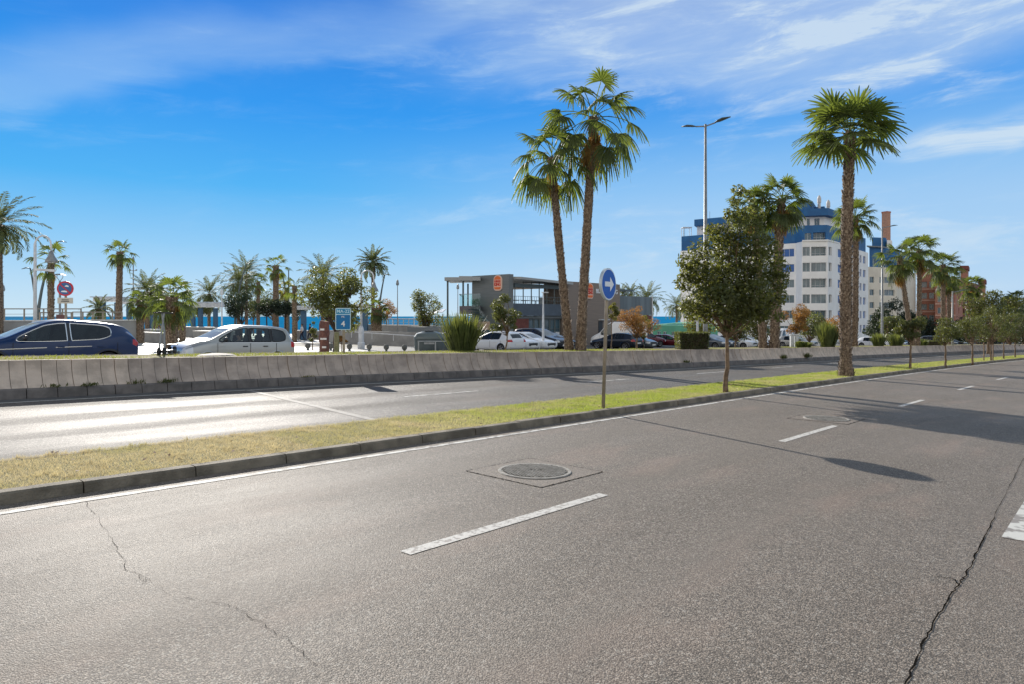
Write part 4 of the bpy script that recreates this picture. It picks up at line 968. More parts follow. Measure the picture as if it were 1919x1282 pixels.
# ============================================================ BUILDINGS
def facade(root, wallmb, p0, p1, z0, z1, ops, wname='window', outward=None, frame=M_WHITEP, reveal=.18):
    """wall p0->p1 (xy) with real openings; ops: (u0,u1,za,zb,depth,glassmat,bars) in metres along / absolute z"""
    p0, p1 = Vector((p0[0], p0[1], 0)), Vector((p1[0], p1[1], 0)); L = (p1 - p0).length; d = (p1 - p0) / L; n = Vector((d.y, -d.x, 0))
    if n.dot(-(p0 + p1) / 2) < 0: n = -n           # outward = towards the avenue side
    ops = [(max(.02, o[0]), min(L - .02, o[1])) + tuple(o[2:]) for o in ops if o[1] > .1 and o[0] < L - .1]
    us = sorted({0.0, L} | {round(o[0], 3) for o in ops} | {round(o[1], 3) for o in ops}); zs = sorted({z0, z1} | {o[2] for o in ops} | {o[3] for o in ops})
    pt = lambda u, z, dep=0.0: d * u + p0 + Vector((0, 0, z)) - n * dep
    for i in range(len(us) - 1):
        for k in range(len(zs) - 1):
            uc, zc = (us[i] + us[i + 1]) / 2, (zs[k] + zs[k + 1]) / 2
            if any(o[0] < uc < o[1] and o[2] < zc < o[3] for o in ops): continue
            wallmb.add([pt(us[i], zs[k]), pt(us[i + 1], zs[k]), pt(us[i + 1], zs[k + 1]), pt(us[i], zs[k + 1])], [(0, 1, 2, 3)])
    for o in ops:
        u0, u1, za, zb, dep = o[:5]; gm = o[5]; bars = o[6] if len(o) > 6 else 1
        a, b, c, e = pt(u0, za), pt(u1, za), pt(u1, zb), pt(u0, zb); a2, b2, c2, e2 = pt(u0, za, dep), pt(u1, za, dep), pt(u1, zb, dep), pt(u0, zb, dep)
        wallmb.add([a, b, c, e, a2, b2, c2, e2], [(0, 1, 5, 4), (1, 2, 6, 5), (2, 3, 7, 6), (3, 0, 4, 7)])
        mb = MB(); g = dep - .03
        mb.add([pt(u0, za, dep - .002), pt(u1, za, dep - .002), pt(u1, zb, dep - .002), pt(u0, zb, dep - .002)], [(0, 1, 2, 3)], 1)
        fw = .05
        for q in range(bars + 2):
            u = u0 + .03 + (u1 - u0 - .06) * q / (bars + 1); mb.bar(pt(u, za + .01, g), pt(u, zb - .01, g), fw, .04, 0)
        mb.bar(pt(u0, za + .03, g), pt(u1, za + .03, g), .045, fw, 0); mb.bar(pt(u0, zb - .03, g), pt(u1, zb - .03, g), .045, fw, 0)
        if dep > .6:                                # balcony: a rail at the front of the recess
            mb.bar(pt(u0, za + .35, .03), pt(u1, za + .35, .03), .03, .03, 0)
        mb.build('balcony_window' if dep > .6 else wname, [frame, gm], root)
def shell(root, foot, z0, z1, m, name='wall', roof=None, skip=()):
    mb = MB(); n = len(foot)
    for i in range(n):
        if i in skip: continue
        a, b = foot[i], foot[(i + 1) % n]; mb.add([(a[0], a[1], z0), (b[0], b[1], z0), (b[0], b[1], z1), (a[0], a[1], z1)], [(0, 1, 2, 3)])
    return mb
def slab(root, name, foot, z0, z1, m):
    mb = MB(); mb.prism(foot, z0, z1); return mb.build(name, m, root)
def xt(x, t): return ((x - XC) / F * t, t)
def inset(foot, d):
    c = Vector((sum(p[0] for p in foot) / len(foot), sum(p[1] for p in foot) / len(foot))); out = []
    for p in foot:
        v = Vector(p) - c; out.append(tuple(c + v * (1 - d / v.length)))
    return out
def along(p0, p1, x):                     # distance along p0->p1 at which it crosses photo column x
    u = (x - XC) / F; dx_, dy_ = p1[0] - p0[0], p1[1] - p0[1]; s = (u * p0[1] - p0[0]) / (dx_ - u * dy_); return s * math.hypot(dx_, dy_)

# --- white flats with blue penthouses (left block)
b1 = empty('apartment_block', (0, 0, 0), 0, 'large white block of flats with blue penthouse storeys and loggias', 'building', 'blocks of flats beyond the trees')
fl = [xt(1275, 139), xt(1491, 124), xt(1503, 121.5), xt(1551, 120.5), xt(1566, 123.5), xt(1627, 143), xt(1560, 172), xt(1330, 172)]
zt1, zb1 = 13.3, -5.2; mb = MB()
fz = [13.3 - .95 - 2.82 * k for k in range(6)]        # head height of each storey's openings
e = [(fl[i], fl[i + 1]) for i in range(5)]
ops = []
for k, z in enumerate(fz):
    for (xa, xb, g_, bars) in ((1460, 1488, M_WINBLUE if k in (0, 1) else M_WINB, 2), (1414, 1450, M_WINL if k % 2 else M_WINB, 3), (1366, 1398, M_WINB, 2), (1325, 1350, M_WINBLUE if k == 2 else M_WINB, 1)):
        ops.append((along(*e[0], xa), along(*e[0], xb), z - 1.45, z, .25, g_, bars))
facade(b1, mb, *e[0], zb1, zt1, ops)
facade(b1, mb, *e[1], zb1, zt1, [])
ops = []
for k, z in enumerate(fz):
    ops.append((along(*e[2], 1504), along(*e[2], 1518), z - 1.6, z, .3, M_WINB if k % 2 else M_WINL, 1))
    ops.append((along(*e[2], 1520), along(*e[2], 1548.5), z - 1.6, z, 1.1 if k % 2 == 0 else .35, M_WINB if k % 2 == 0 else M_WINL, 2))
facade(b1, mb, *e[2], zb1, zt1, ops)
facade(b1, mb, *e[3], zb1, zt1, [(along(*e[3], 1553), along(*e[3], 1558.5), z - 1.5, z, .35, M_WINL, 0) for z in fz])
ops = []
for k, z in enumerate(fz):
    for xa, xb in ((1570, 1578), (1588, 1595), (1611, 1614.5), (1617.5, 1622)): ops.append((along(*e[4], xa), along(*e[4], xb), z - 1.5, z, .22, M_WINBLUE, 0))
facade(b1, mb, *e[4], zb1, zt1, ops)
mb2 = shell(b1, fl, zb1, zt1, None, skip=(0, 1, 2, 3, 4)); mb.add(mb2.v, mb2.f); mb.add([(p[0], p[1], zt1) for p in fl], [tuple(range(8))])
mb.build('wall', M_WHITEWALL, b1)
slab(b1, 'parapet', [xt(1503, 121.3), xt(1551.5, 120.2), xt(1567, 123.4), xt(1575, 126), xt(1555, 128), xt(1503, 126)], 13.31, 13.55, M_WHITEWALL)
# blue storey
f2 = [xt(1277, 139.3), xt(1489, 124.6), xt(1505, 122.4), xt(1550, 121.6), xt(1566, 125), xt(1622, 143), xt(1560, 170), xt(1332, 170)]
mb = MB(); ops = [(along(f2[2], f2[3], 1508), along(f2[2], f2[3], 1520), 13.7, 14.9, .3, M_WINB, 1), (along(f2[2], f2[3], 1524), along(f2[2], f2[3], 1547), 13.7, 15.0, .9, M_WINB, 2)]
facade(b1, mb, f2[2], f2[3], 13.34, 16.3, ops); m_ = shell(b1, f2, 13.34, 16.3, None, skip=(2,)); mb.add(m_.v, m_.f); mb.add([(p[0], p[1], 16.3) for p in f2], [tuple(range(8))])
mb.build('penthouse', M_BLUEW, b1)
f3 = [xt(1306, 140), xt(1482, 128.5), xt(1507, 126.5), xt(1545, 126), xt(1585, 134), xt(1560, 165), xt(1345, 165)]
mb = MB(); facade(b1, mb, f3[0], f3[1], 16.34, 18.4, [(along(f3[0], f3[1], x_), along(f3[0], f3[1], x_ + 14), 16.9, 18.1, .2, M_WINB, 1) for x_ in (1322, 1352, 1400, 1440)])
facade(b1, mb, f3[2], f3[3], 16.34, 18.4, [(along(f3[2], f3[3], 1512), along(f3[2], f3[3], 1518), 16.6, 18.1, .2, M_WINB, 0), (along(f3[2], f3[3], 1526), along(f3[2], f3[3], 1536), 16.6, 18.1, .2, M_WINB, 1)])
m_ = shell(b1, f3, 16.34, 18.4, None, skip=(0, 2)); mb.add(m_.v, m_.f); mb.build('upper_penthouse', M_WHITEWALL, b1)
slab(b1, 'roof_band', [xt(1301, 139), xt(1484, 127.4), xt(1507, 125.3), xt(1552, 124), xt(1590, 133), xt(1560, 167), xt(1342, 167)], 18.41, 19.7, M_BLUEW)
slab(b1, 'lift_tower', [xt(1493, 128), xt(1506, 127.6), xt(1523, 127), xt(1530, 134), xt(1500, 136)], 19.72, 21.4, M_BLUEW)
slab(b1, 'lift_tower', [xt(1524.5, 130), xt(1545, 129), xt(1550, 136), xt(1528, 137)], 19.72, 20.8, M_BLUEW)
mb = MB(); p_ = xt(1291, 139); mb.box((p_[0], p_[1] + 2, 18.3), (1.9, 1.9, .12)); [mb.box((p_[0] + sx, p_[1] + 2 + sy, 17.3), (.1, .1, 1.95)) for sx in (-.8, .8) for sy in (-.8, .8)]
mb.build('roof_pergola', M_WHITEP, b1)
for x_ in (1535, 1552):
    p_ = xt(x_, 128 if x_ < 1550 else 130); mb = MB(); mb.lathe((p_[0], p_[1], 20.5 if x_ > 1540 else 21.0), [(.26, -1.5), (.28, .3), (.36, .32), (.36, 1.1), (.22, 1.5), (.08, 1.7)], 12)
    mb.build('chimney', mat('roof_vent', (.55, .53, .5), .6), b1)
for x_, z_ in ((1283, 17.2), (1330, 20.6), (1281, 16.8)):
    p_ = xt(x_, 140); mb = MB(); mb.bar((p_[0], p_[1], z_ - 1), (p_[0], p_[1], z_ + .9), .06); mb.build('aerial', M_DARKST, b1)

# --- cream flats (middle block)
b2 = empty('apartment_block', (0, 0, 0), 0, 'cream coloured block of flats with blue top storeys behind the white one', 'building', 'blocks of flats beyond the trees')
fl = [xt(1620, 151), xt(1628, 153), xt(1680, 156), xt(1716, 176), xt(1716, 195), xt(1640, 195)]
mb = MB(); ops = []
for k in range(6):
    z = 8.9 - 2.85 * k
    ops += [(along(fl[1], fl[2], 1629.5), along(fl[1], fl[2], 1638), z - 1.35, z, .25, M_WINB, 1), (along(fl[1], fl[2], 1648), along(fl[1], fl[2], 1656), z - 1.35, z, .25, M_WINB, 1), (along(fl[1], fl[2], 1657), along(fl[1], fl[2], 1676), z - 1.35, z, .3, M_WINL, 3)]
facade(b2, mb, fl[1], fl[2], -5.2, 11.1, ops); m_ = shell(b2, fl, -5.2, 11.1, None, skip=(1,)); mb.add(m_.v, m_.f); mb.add([(p[0], p[1], 11.1) for p in fl], [tuple(range(6))]); mb.build('wall', M_CREAM, b2)
f2 = [xt(1629, 154), xt(1655, 156), xt(1680, 158), xt(1708, 176), xt(1645, 190)]
mb = MB(); facade(b2, mb, f2[0], f2[1], 11.14, 15.6, [(1.0, 2.2, 11.5, 13.1, .2, M_WINB, 1)]); m_ = shell(b2, f2, 11.14, 15.6, None, skip=(0,)); mb.add(m_.v, m_.f); mb.add([(p[0], p[1], 15.6) for p in f2], [tuple(range(5))]); mb.build('penthouse', M_BLUEW, b2)
slab(b2, 'roof_slab', [xt(1624, 153), xt(1656, 155), xt(1664, 158), xt(1640, 162)], 15.62, 15.9, M_SLATE)
slab(b2, 'lift_tower', [xt(1634, 158), xt(1660, 159), xt(1664, 168), xt(1640, 168)], 15.92, 18.3, M_BLUEW)
slab(b2, 'lift_tower', [xt(1662, 157.5), xt(1671, 158), xt(1672, 162), xt(1662, 162)], 15.62, 17.6, M_WHITEWALL)
# --- tall factory chimney
ch = empty('brick_chimney', (*xt(1660.5, 205), -5), 0, 'tall square brick factory chimney rising behind the cream flats', 'chimney')
mb = MB(); mb.box((0, 0, 18), (1.75, 1.75, 36.0), .5, tx=.04, ty=.04); mb.build('shaft', mat('pale_brick', (.42, .24, .17), .9, (.34, .19, .13), 3), ch)
mb = MB(); mb.box((0, 0, 36.2), (1.85, 1.85, .5), .5); mb.build('cap', M_BRICK, ch)
# --- red brick flats, stepped
b3 = empty('apartment_block', (0, 0, 0), 0, 'red brick block of flats stepping down to the right with round roof tanks', 'building', 'blocks of flats beyond the trees')
def brick(x0, t0, x1, t1, x2, t2, ztop, mm, cols, nfl, first):
    fl = [xt(x0, t0), xt(x1, t1), xt(x2, t2), xt(x2 - 30, t2 + 22), xt(x0, t0 + 30)]; mb = MB(); ops = []
    for k in range(nfl):
        z = ztop - first - 2.9 * k
        for xa, xb, g_ in cols: ops.append((along(fl[0], fl[1], xa), along(fl[0], fl[1], xb), z - 1.5, z, .9 if g_ is M_WINL else .25, g_, 1))
    facade(b3, mb, fl[0], fl[1], -5.2, ztop, ops); L = math.hypot(fl[2][0] - fl[1][0], fl[2][1] - fl[1][1])
    facade(b3, mb, fl[1], fl[2], -5.2, ztop, [(L * f, L * f + 1.6, ztop - first - 1.4 - 2.9 * k, ztop - first - 2.9 * k, .25, M_WINB, 1) for k in range(nfl) for f in (.25, .62)])
    m_ = shell(b3, fl, -5.2, ztop, None, skip=(0, 1)); mb.add(m_.v, m_.f); mb.add([(p[0], p[1], ztop) for p in fl], [tuple(range(5))]); mb.build('wall', mm, b3)
    for k in range(nfl):                    # pale floor bands
        z = ztop - first - 2.9 * k - 1.95
        a_, b_ = Vector((*fl[0], z)), Vector((*fl[1], z)); mbb = MB(); n_ = Vector((0, -.08, 0)); mbb.bar(a_ + n_, b_ + n_, .12, .35); mbb.build('floor_band', mat('pale_band', (.55, .36, .29), .8), b3)
brick(1720, 178, 1752, 176, 1768, 186, 12.2, M_BRICK, ((1724, 1737, M_WINL), (1741, 1750, M_WINB)), 5, 3.2)
brick(1752, 172, 1790, 170, 1812, 188, 9.6, M_BRICK, ((1757, 1768, M_WINB), (1774, 1786, M_WINL)), 4, 1.6)
brick(1806, 182, 1822, 182, 1840, 198, 9.0, M_BRICKD, ((1808, 1813, M_WINB),), 4, 1.6)
slab(b3, 'stair_tower', [xt(1800, 188), xt(1813, 188), xt(1815, 194), xt(1802, 194)], 5, 12.8, M_BRICK); slab(b3, 'tower_cap', [xt(1798, 187), xt(1815, 187), xt(1817, 195), xt(1800, 195)], 12.82, 13.9, M_BRICKD)
slab(b3, 'stair_tower', [xt(1834, 200), xt(1845, 200), xt(1847, 206), xt(1836, 206)], 0, 9.6, M_BRICK); slab(b3, 'tower_cap', [xt(1832, 199), xt(1847, 199), xt(1849, 207), xt(1834, 207)], 9.62, 10.8, M_BRICKD)
# far small tower between flats
slab(b3, 'roof_band', [xt(1719, 177), xt(1753, 175), xt(1760, 186), xt(1722, 190)], 12.22, 12.7, M_WHITEWALL)

# --- low green building
b4 = empty('green_building', (0, 0, 0), 0, 'low mint green building between the restaurant and the white flats', 'building')
fl = [xt(1222, 92), xt(1290, 86), xt(1345, 92), xt(1345, 100), xt(1225, 101)]
mb = MB(); facade(b4, mb, fl[0], fl[1], -4.6, -1.2, [(along(fl[0], fl[1], x_), along(fl[0], fl[1], x_ + 7), -3.0, -2.0, .15, M_WINB, 1) for x_ in (1231, 1242, 1258, 1273)])
m_ = shell(b4, fl, -4.6, -1.2, None, skip=(0,)); mb.add(m_.v, m_.f); mb.build('wall', M_GREENW, b4)
mb = MB(); cx_ = sum(p[0] for p in fl) / 5; cy_ = sum(p[1] for p in fl) / 5; mb.add([(p[0], p[1], -1.19) for p in fl] + [(cx_, cy_, -.75)], [(i, (i + 1) % 5, 5) for i in range(5)]); mb.build('roof', M_GREENW, b4)

# --- fast food restaurant, aligned with the avenue
RB = empty('restaurant', (0, 0, 0), 0, 'two storey grey and brown burger restaurant with open roof terrace and round topped logo signs', 'restaurant')
def RX(x, c):                              # a coordinate at which the line c=const crosses photo column x
    u = (x - XC) / F; return c * (CA + u * SA) / (SA - u * CA)
def rbox(name, a0, a1, c0, c1, z0, z1, m, root=RB, bev=0):
    mb = MB(); mb.prism([A(a0, c0, 0)[:2], A(a1, c0, 0)[:2], A(a1, c1, 0)[:2], A(a0, c1, 0)[:2]][::1], z0, z1); return mb.build(name, m, root)
C0 = 40.3; aK = RX(954, C0)
aB0, aB1, aR = RX(1058, C0), RX(1158, C0), RX(1222, C0)
GB = -3.9
# sign tower: face towards -a
rbox('sign_tower', aK - 0.02, aK + .55, C0 - .02, C0 + 4.6, GB, 3.72, M_SLATE)
# ground floor and first floor body
rbox('upper_wall', aK + .56, aB0 - .02, C0 + .03, C0 + 5, .05, 1.15, mat('blue_grey_cladding', (.085, .11, .14), .6, (.07, .09, .115), 2))
rbox('terrace_floor', aK + .56, aB0 - .02, C0 + .25, C0 + 5, -.2, .04, M_SLATE)
rbox('brick_pier', aK + 1.2, aK + 3.0, C0 + .3, C0 + 2, GB, -.21, M_BRICKD)
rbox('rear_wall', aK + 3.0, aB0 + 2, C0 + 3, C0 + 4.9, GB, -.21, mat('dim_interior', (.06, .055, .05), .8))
n_w = 6
for i in range(n_w):                        # shop front of glazed bays
    a0 = aK + 3.1 + (aB0 - aK - 3.3) * i / n_w; a1 = aK + 3.1 + (aB0 - aK - 3.3) * (i + 1) / n_w - .06; mb = MB()
    for aa_ in (a0, a1): mb.bar(A(aa_, C0 + .4, GB), A(aa_, C0 + .4, -.21), .09, mi=0)
    for zz in (-1.2, -.3): mb.bar(A(a0, C0 + .4, zz), A(a1, C0 + .4, zz), .06, mi=0)
    mb.add([A(a0, C0 + .45, GB), A(a1, C0 + .45, GB), A(a1, C0 + .45, -.25), A(a0, C0 + .45, -.25)], [(0, 1, 2, 3)], 1)
    mb.build('shop_window', [M_DARKST, M_WINB if i % 3 else M_WINL], RB)
for i in range(3): 
    a0 = aB0 - 3.6 + i * 1.15; mb = MB(); mb.prism([A(a0, C0 + .36, 0)[:2], A(a0 + .95, C0 + .36, 0)[:2], A(a0 + .95, C0 + .39, 0)[:2], A(a0, C0 + .39, 0)[:2]], -2.9, -1.5); mb.build('window_poster', M_SIGNW, RB)
# terrace roof: thin light canopy on posts
mb = MB(); z0 = 3.15
mb.add([A(aK + .6, C0 - .9, z0 + .1), A(aB0 + .2, C0 - .9, z0 - .12), A(aB0 + .2, C0 + 7, z0 + .25), A(aK + .6, C0 + 7, z0 + .45), A(aK + .6, C0 - .9, z0 + .32), A(aB0 + .2, C0 - .9, z0 + .1), A(aB0 + .2, C0 + 7, z0 + .5), A(aK + .6, C0 + 7, z0 + .7)],
       [(0, 1, 2, 3), (7, 6, 5, 4), (0, 4, 5, 1), (1, 5, 6, 2), (2, 6, 7, 3), (3, 7, 4, 0)]); mb.build('terrace_roof', mat('canopy_grey', (.36, .37, .36), .6), RB)
rbox('ceiling_panel', aK + 5, aB0 - .3, C0 + .5, C0 + 6, z0 - .42, z0 - .2, mat('timber_soffit', (.50, .34, .22), .7))
rbox('roof_beam', aK + .8, aB0, C0 + .05, C0 + .3, z0 - .55, z0 - .2, M_DARKST)
for i in range(7):
    aa_ = aK + .9 + (aB0 - aK - 1.2) * i / 6; mb = MB(); mb.bar(A(aa_, C0 + .12, 1.1), A(aa_, C0 + .12, z0), .10); mb.build('terrace_post', M_DARKST, RB)
    if i % 2: mb = MB(); mb.bar(A(aa_, C0 + 6.2, 0), A(aa_, C0 + 6.2, z0 + .2), .10); mb.build('terrace_post', M_DARKST, RB)
mb = MB()
for zz in (1.45, 1.8): mb.bar(A(aK + .6, C0 + .05, zz), A(aB0, C0 + .05, zz), .035)
for i in range(24): aa_ = aK + .7 + (aB0 - aK - .8) * i / 23; mb.bar(A(aa_, C0 + .05, 1.1), A(aa_, C0 + .05, 1.8), .03)
mb.build('terrace_railing', M_DARKST, RB)
for i in range(4):                          # terrace tables behind the rail
    aa_ = aK + 3 + i * 1.5; tb = empty('terrace_table', A(aa_, C0 + 2, .04), 0, ['terrace table nearest the sign tower on the restaurant roof', 'second terrace table from the sign tower', 'third terrace table from the sign tower', 'terrace table nearest the brown block'][i], 'table', 'tables on the restaurant terrace')
    mb = MB(); mb.lathe((0, 0, 1.42), [(.42, 0), (.42, .04), (0, .045)], 12); mb.build('table_top', M_BLACK, tb); mb = MB(); mb.lathe((0, 0, 0), [(.2, 0), (.04, .04), (.04, 1.42)], 8); mb.build('leg', M_BLACK, tb)
# brown block with the second logo and lettering
rbox('brown_block', aB0, aB1, C0 - .25, C0 + 2.6, GB, 3.38, M_TAUPE)
rbox('service_door', RX(1121, C0 - .25), RX(1129, C0 - .25), C0 - .28, C0 - .26, GB, -.5, M_BLACK)
mb = MB(); mb.bar(A(RX(1118, C0), C0 - .3, -.35), A(RX(1134, C0), C0 - .3, -.35), .6, .08); mb.build('door_canopy', M_WHITEP, RB)
# right lower wing with metal terrace screen and light pergola
rbox('screen_wall', aB1 + .02, aR, C0 + .0, C0 + 11, .15, 2.2, mat('ribbed_metal', (.15, .18, .19), .45, (.09, .11, .12), 1.2, aniso=(1, 1, .05)))
rbox('wing_wall', aB1 + .02, aR, C0 + .1, C0 + 11, GB - .3, .13, M_TAUPE)
rbox('wing_band', aB1 + .3, aR - .3, C0 - .12, C0 + .08, -.55, .1, M_BRICKD)
rbox('wing_roof', aB1, RX(1192, C0), C0 + .3, C0 + 4, 2.78, 2.95, M_DARKST)
for x_ in (1170, 1188): mb = MB(); aa_ = RX(x_, C0 + .4); mb.bar(A(aa_, C0 + .4, 2.15), A(aa_, C0 + .4, 2.8), .1); mb.build('terrace_post', M_DARKST, RB)
mb = MB(); mb.bar(A(aR - .1, C0 - .08, -3.6), A(aR - .1, C0 - .08, 2.25), .12); mb.build('white_downpipe', M_WHITEP, RB)
# left canopy, terrace slab, glass balustrade and stair
def XA(x, t): u = (x - XC) / F * t; return (SA * u + CA * t, -CA * u + SA * t)
cn = [xt(833, 64), xt(900, 61), xt(905, 70), xt(845, 73)]
mb = MB(); zc = (3.35, 3.2, 3.5, 3.55); mb.add([(p[0], p[1], z) for p, z in zip(cn, zc)] + [(p[0], p[1], z + .32) for p, z in zip(cn, zc)], [(3, 2, 1, 0), (4, 5, 6, 7), (0, 1, 5, 4), (1, 2, 6, 5), (2, 3, 7, 6), (3, 0, 4, 7)]); mb.build('left_canopy', mat('canopy_grey', (.36, .37, .36)), RB)
for x_, t_ in ((839, 64.3), (868, 63.0), (877, 70)):
    p_ = xt(x_, t_); mb = MB(); mb.bar((*p_, -3.4), (*p_, 3.35), .16); mb.build('canopy_post', M_DARKST, RB)
sl = [xt(861, 62.5), xt(900, 61), xt(906, 68), xt(866, 69)]
slab(RB, 'landing_slab', sl, .22, .95, mat('landing_grey', (.15, .14, .15), .6))
mb = MB()
for p, q in ((sl[0], sl[1]), (sl[3], sl[0])): mb.add([(*p, .96), (*q, .96), (*q, 2.0), (*p, 2.0)], [(0, 1, 2, 3)])
mb.build('glass_balustrade', M_GLASSB, RB)
mb = MB()
for p, q in ((sl[0], sl[1]), (sl[3], sl[0])): mb.bar((*p, 2.02), (*q, 2.02), .05)
mb.build('handrail', M_STEEL, RB)
s0, s1 = xt(882, 60.6), xt(938, 58.5); mb = MB(); N = 14
for i in range(N):
    f = i / N; p_ = (s0[0] + (s1[0] - s0[0]) * f, s0[1] + (s1[1] - s0[1]) * f); mb.box((p_[0], p_[1], .6 - 3.6 * f), (.42, 1.3, .09), -.6)
mb.build('stair', M_DARKST, RB)
mb = MB(); mb.add([(*s0, .6), (*s1, -3.0), (*s1, -1.9), (*s0, 1.95)], [(0, 1, 2, 3)]); mb.build('stair_glass', M_GLASSB, RB)
rbox('low_wing', aK - 6.5, aK - .05, C0 + 1, C0 + 6, -3.8, -.9, M_SLATE)
rbox('entrance_soffit', aK - 5.5, aK - 2, C0 + .4, C0 + 1, -1.15, -.45, mat('timber_soffit', (.50, .34, .22)))
rbox('wing_ledge', aK - 7, aK - .3, C0 + .2, C0 + .95, -2.2, -2.0, M_CAP)

# logo signs and lettering, built as raised shapes
def text(s, size, ext, m, parent, l, rot, name='lettering', sx=1.0, bold=0.0, align='CENTER'):
    cu = bpy.data.curves.new('lettering', 'FONT'); cu.body = s; cu.size = size; cu.extrude = ext; cu.offset = bold; cu.align_x = align; cu.align_y = 'CENTER'
    tmp = bpy.data.objects.new('tmp', cu); COL.objects.link(tmp); dg = bpy.context.evaluated_depsgraph_get()
    me = bpy.data.meshes.new_from_object(tmp.evaluated_get(dg)); bpy.data.objects.remove(tmp); me.materials.clear(); me.materials.append(m); me.name = name
    o = bpy.data.objects.new(name, me); COL.objects.link(o); o.parent = parent; o.location = l; o.rotation_euler = rot; o.scale = (sx, 1, 1); return o
def outline_plate(w, h, rt, rb, d, n=10):
    """upright rounded plate: top corners rt, bottom corners rb; front at -y"""
    pts = []
    for cx_, cz_, r, a0 in ((w / 2 - rt, h / 2 - rt * .9, rt, 0), (-(w / 2 - rt), h / 2 - rt * .9, rt, 90), (-(w / 2 - rb), -(h / 2 - rb), rb, 180), (w / 2 - rb, -(h / 2 - rb), rb, 270)):
        for k in range(n + 1):
            a = R(a0 + 90 * k / n); pts.append((cx_ + r * math.cos(a), cz_ + (r * .9 if a0 < 180 else r) * math.sin(a)))
    return pts
def plate(pts, y0, y1):
    mb = MB(); n = len(pts); mb.add([(x, y0, z) for x, z in pts] + [(x, y1, z) for x, z in pts], [tuple(range(n)), tuple(range(n, 2 * n))[::-1]] + [(i, i + n, (i + 1) % n + n, (i + 1) % n) for i in range(n)]); return mb
def logo(l, rz, k, label):
    root = empty('logo_sign', l, rz, label, 'sign', 'logo signs on the restaurant'); root.scale = (k, k, k)
    plate(outline_plate(1.0, 1.40, .46, .30, 0), -.10, 0).build('backing', M_LOGOC, root)
    plate(outline_plate(.92, 1.32, .42, .27, 0), -.115, -.101).build('cream_face', mat('logo_inner', (.86, .52, .38), .5), root)
    top = [(.40 * math.cos(R(a)), .30 + .32 * math.sin(R(a))) for a in range(0, 181, 12)]
    plate(top, -.135, -.116).build('bun_top', M_ORANGE, root)
    bot = [(-.40, -.38), (-.38, -.50), (-.28, -.58), (.28, -.58), (.38, -.50), (.40, -.38)]
    plate(bot[::-1], -.135, -.116).build('bun_bottom', M_ORANGE, root)
    text('BURGER', .27, .012, M_RED, root, (0, -.13, .14), (R(90), 0, 0), sx=.78, bold=.008)
    text('KING', .40, .012, M_RED, root, (0, -.13, -.15), (R(90), 0, 0), sx=.86, bold=.012)
    return root
# the -a face of the sign tower: its plane has outward normal -a
Lg = A(aK - .03, C0 + .0, 0)
cz = zpx(529.5, 60.8); p_ = A(aK - .04, C0 + 1.25, cz)
logo(p_, ROADROT - R(90), .98, 'round topped orange and red logo sign on the grey tower of the restaurant')
aa_ = RX(1104.5, C0 - .3); p_ = A(aa_, C0 - .27, zpx(545, 69)); logo(p_, ROADROT, 1.12, 'red logo sign on the brown wall, seen at an angle beside the palm trunk')
wr = empty('wall_lettering', A(RX(1117, C0 - .3), C0 - .28, zpx(545.5, 70)), ROADROT, 'white letters on the brown restaurant wall left of the arrow sign', 'lettering')
text('BURGER KING', .62, .03, M_SIGNW, wr, (0, 0, 0), (R(90), 0, 0), align='LEFT', bold=.01)
# ============================================================ PROMENADE, LAMPS, SIGNS
def seg_wall(name, pts, h, thick, m, label, cat='wall', cap=None, ztop=None, group=None, base=-.4):
    root = empty(name, (0, 0, 0), 0, label, cat, group); mb = MB(); cp = MB()
    for (x0, t0), (x1, t1) in zip(pts, pts[1:]):
        p, q = loc(x0, t0), loc(x1, t1); d = (q - p); d.z = 0; n = Vector((-d.y, d.x, 0)).normalized() * thick
        za = ztop if ztop is not None else p.z + h; zb = ztop if ztop is not None else q.z + h
        vs = []
        for r_, zt in ((p, za), (q, zb)):
            for o in (Vector((0, 0, 0)), n): vs += [(r_.x + o.x, r_.y + o.y, r_.z + base), (r_.x + o.x, r_.y + o.y, zt)]
        mb.add(vs, [(0, 4, 5, 1), (2, 3, 7, 6), (1, 5, 7, 3), (0, 1, 3, 2), (4, 6, 7, 5)])
        if cap: cp.bar(Vector((p.x, p.y, za + .04)) + n * .5, Vector((q.x, q.y, zb + .04)) + n * .5, thick + .1, .08)
    mb.build('wall_body', m, root)
    if cap: cp.build('coping', cap, root)
    return root
G_ = 'low grey walls of the promenade'
seg_wall('promenade_wall', [(-40, 44), (262, 50)], 0, .4, M_GREYW, 'long grey retaining wall under the railing at far left', cap=M_CAP, ztop=zpx(601, 46), group=G_)
seg_wall('ramp_wall', [(245, 54), (316, 50), (322, 50)], .78, .5, M_GREYW, 'sunlit topped grey ramp wall between the blue car and the drooping palm', cap=M_CAP, group=G_)
seg_wall('planter_wall', [(225, 60), (286, 58)], .95, 1.2, M_GREYW, 'low planter wall behind the ramp wall at left', cap=M_CAP, group=G_)
seg_wall('planter_wall', [(330, 78), (430, 76)], 1.15, 1.0, M_GREYW, 'low planter wall below the white pergola', cap=M_CAP, group=G_)
seg_wall('planter_wall', [(362, 64), (428, 62)], .85, 1.0, M_GREYW, 'nearer planter wall left of the silver car roof', cap=M_CAP, group=G_)
seg_wall('ramp_wall', [(548, 80), (650, 76)], .95, .6, M_GREYW, 'low wall behind the walking couple', cap=M_CAP, group=G_)
seg_wall('ramp_wall', [(612, 62), (700, 57), (832, 54)], 1.2, .4, M_GREYW, 'grey ramp wall with a white rail right of the blue kilometre sign', cap=None, group=G_)
seg_wall('ramp_wall', [(648, 74), (905, 66)], 1.75, .4, M_GREYW, 'higher grey wall behind the ramp, below the sea', cap=M_CAP, group=G_)
rl = empty('ramp_rail', (0, 0, 0), 0, 'thin white handrail sloping along the grey ramp wall', 'railing'); mb = MB()
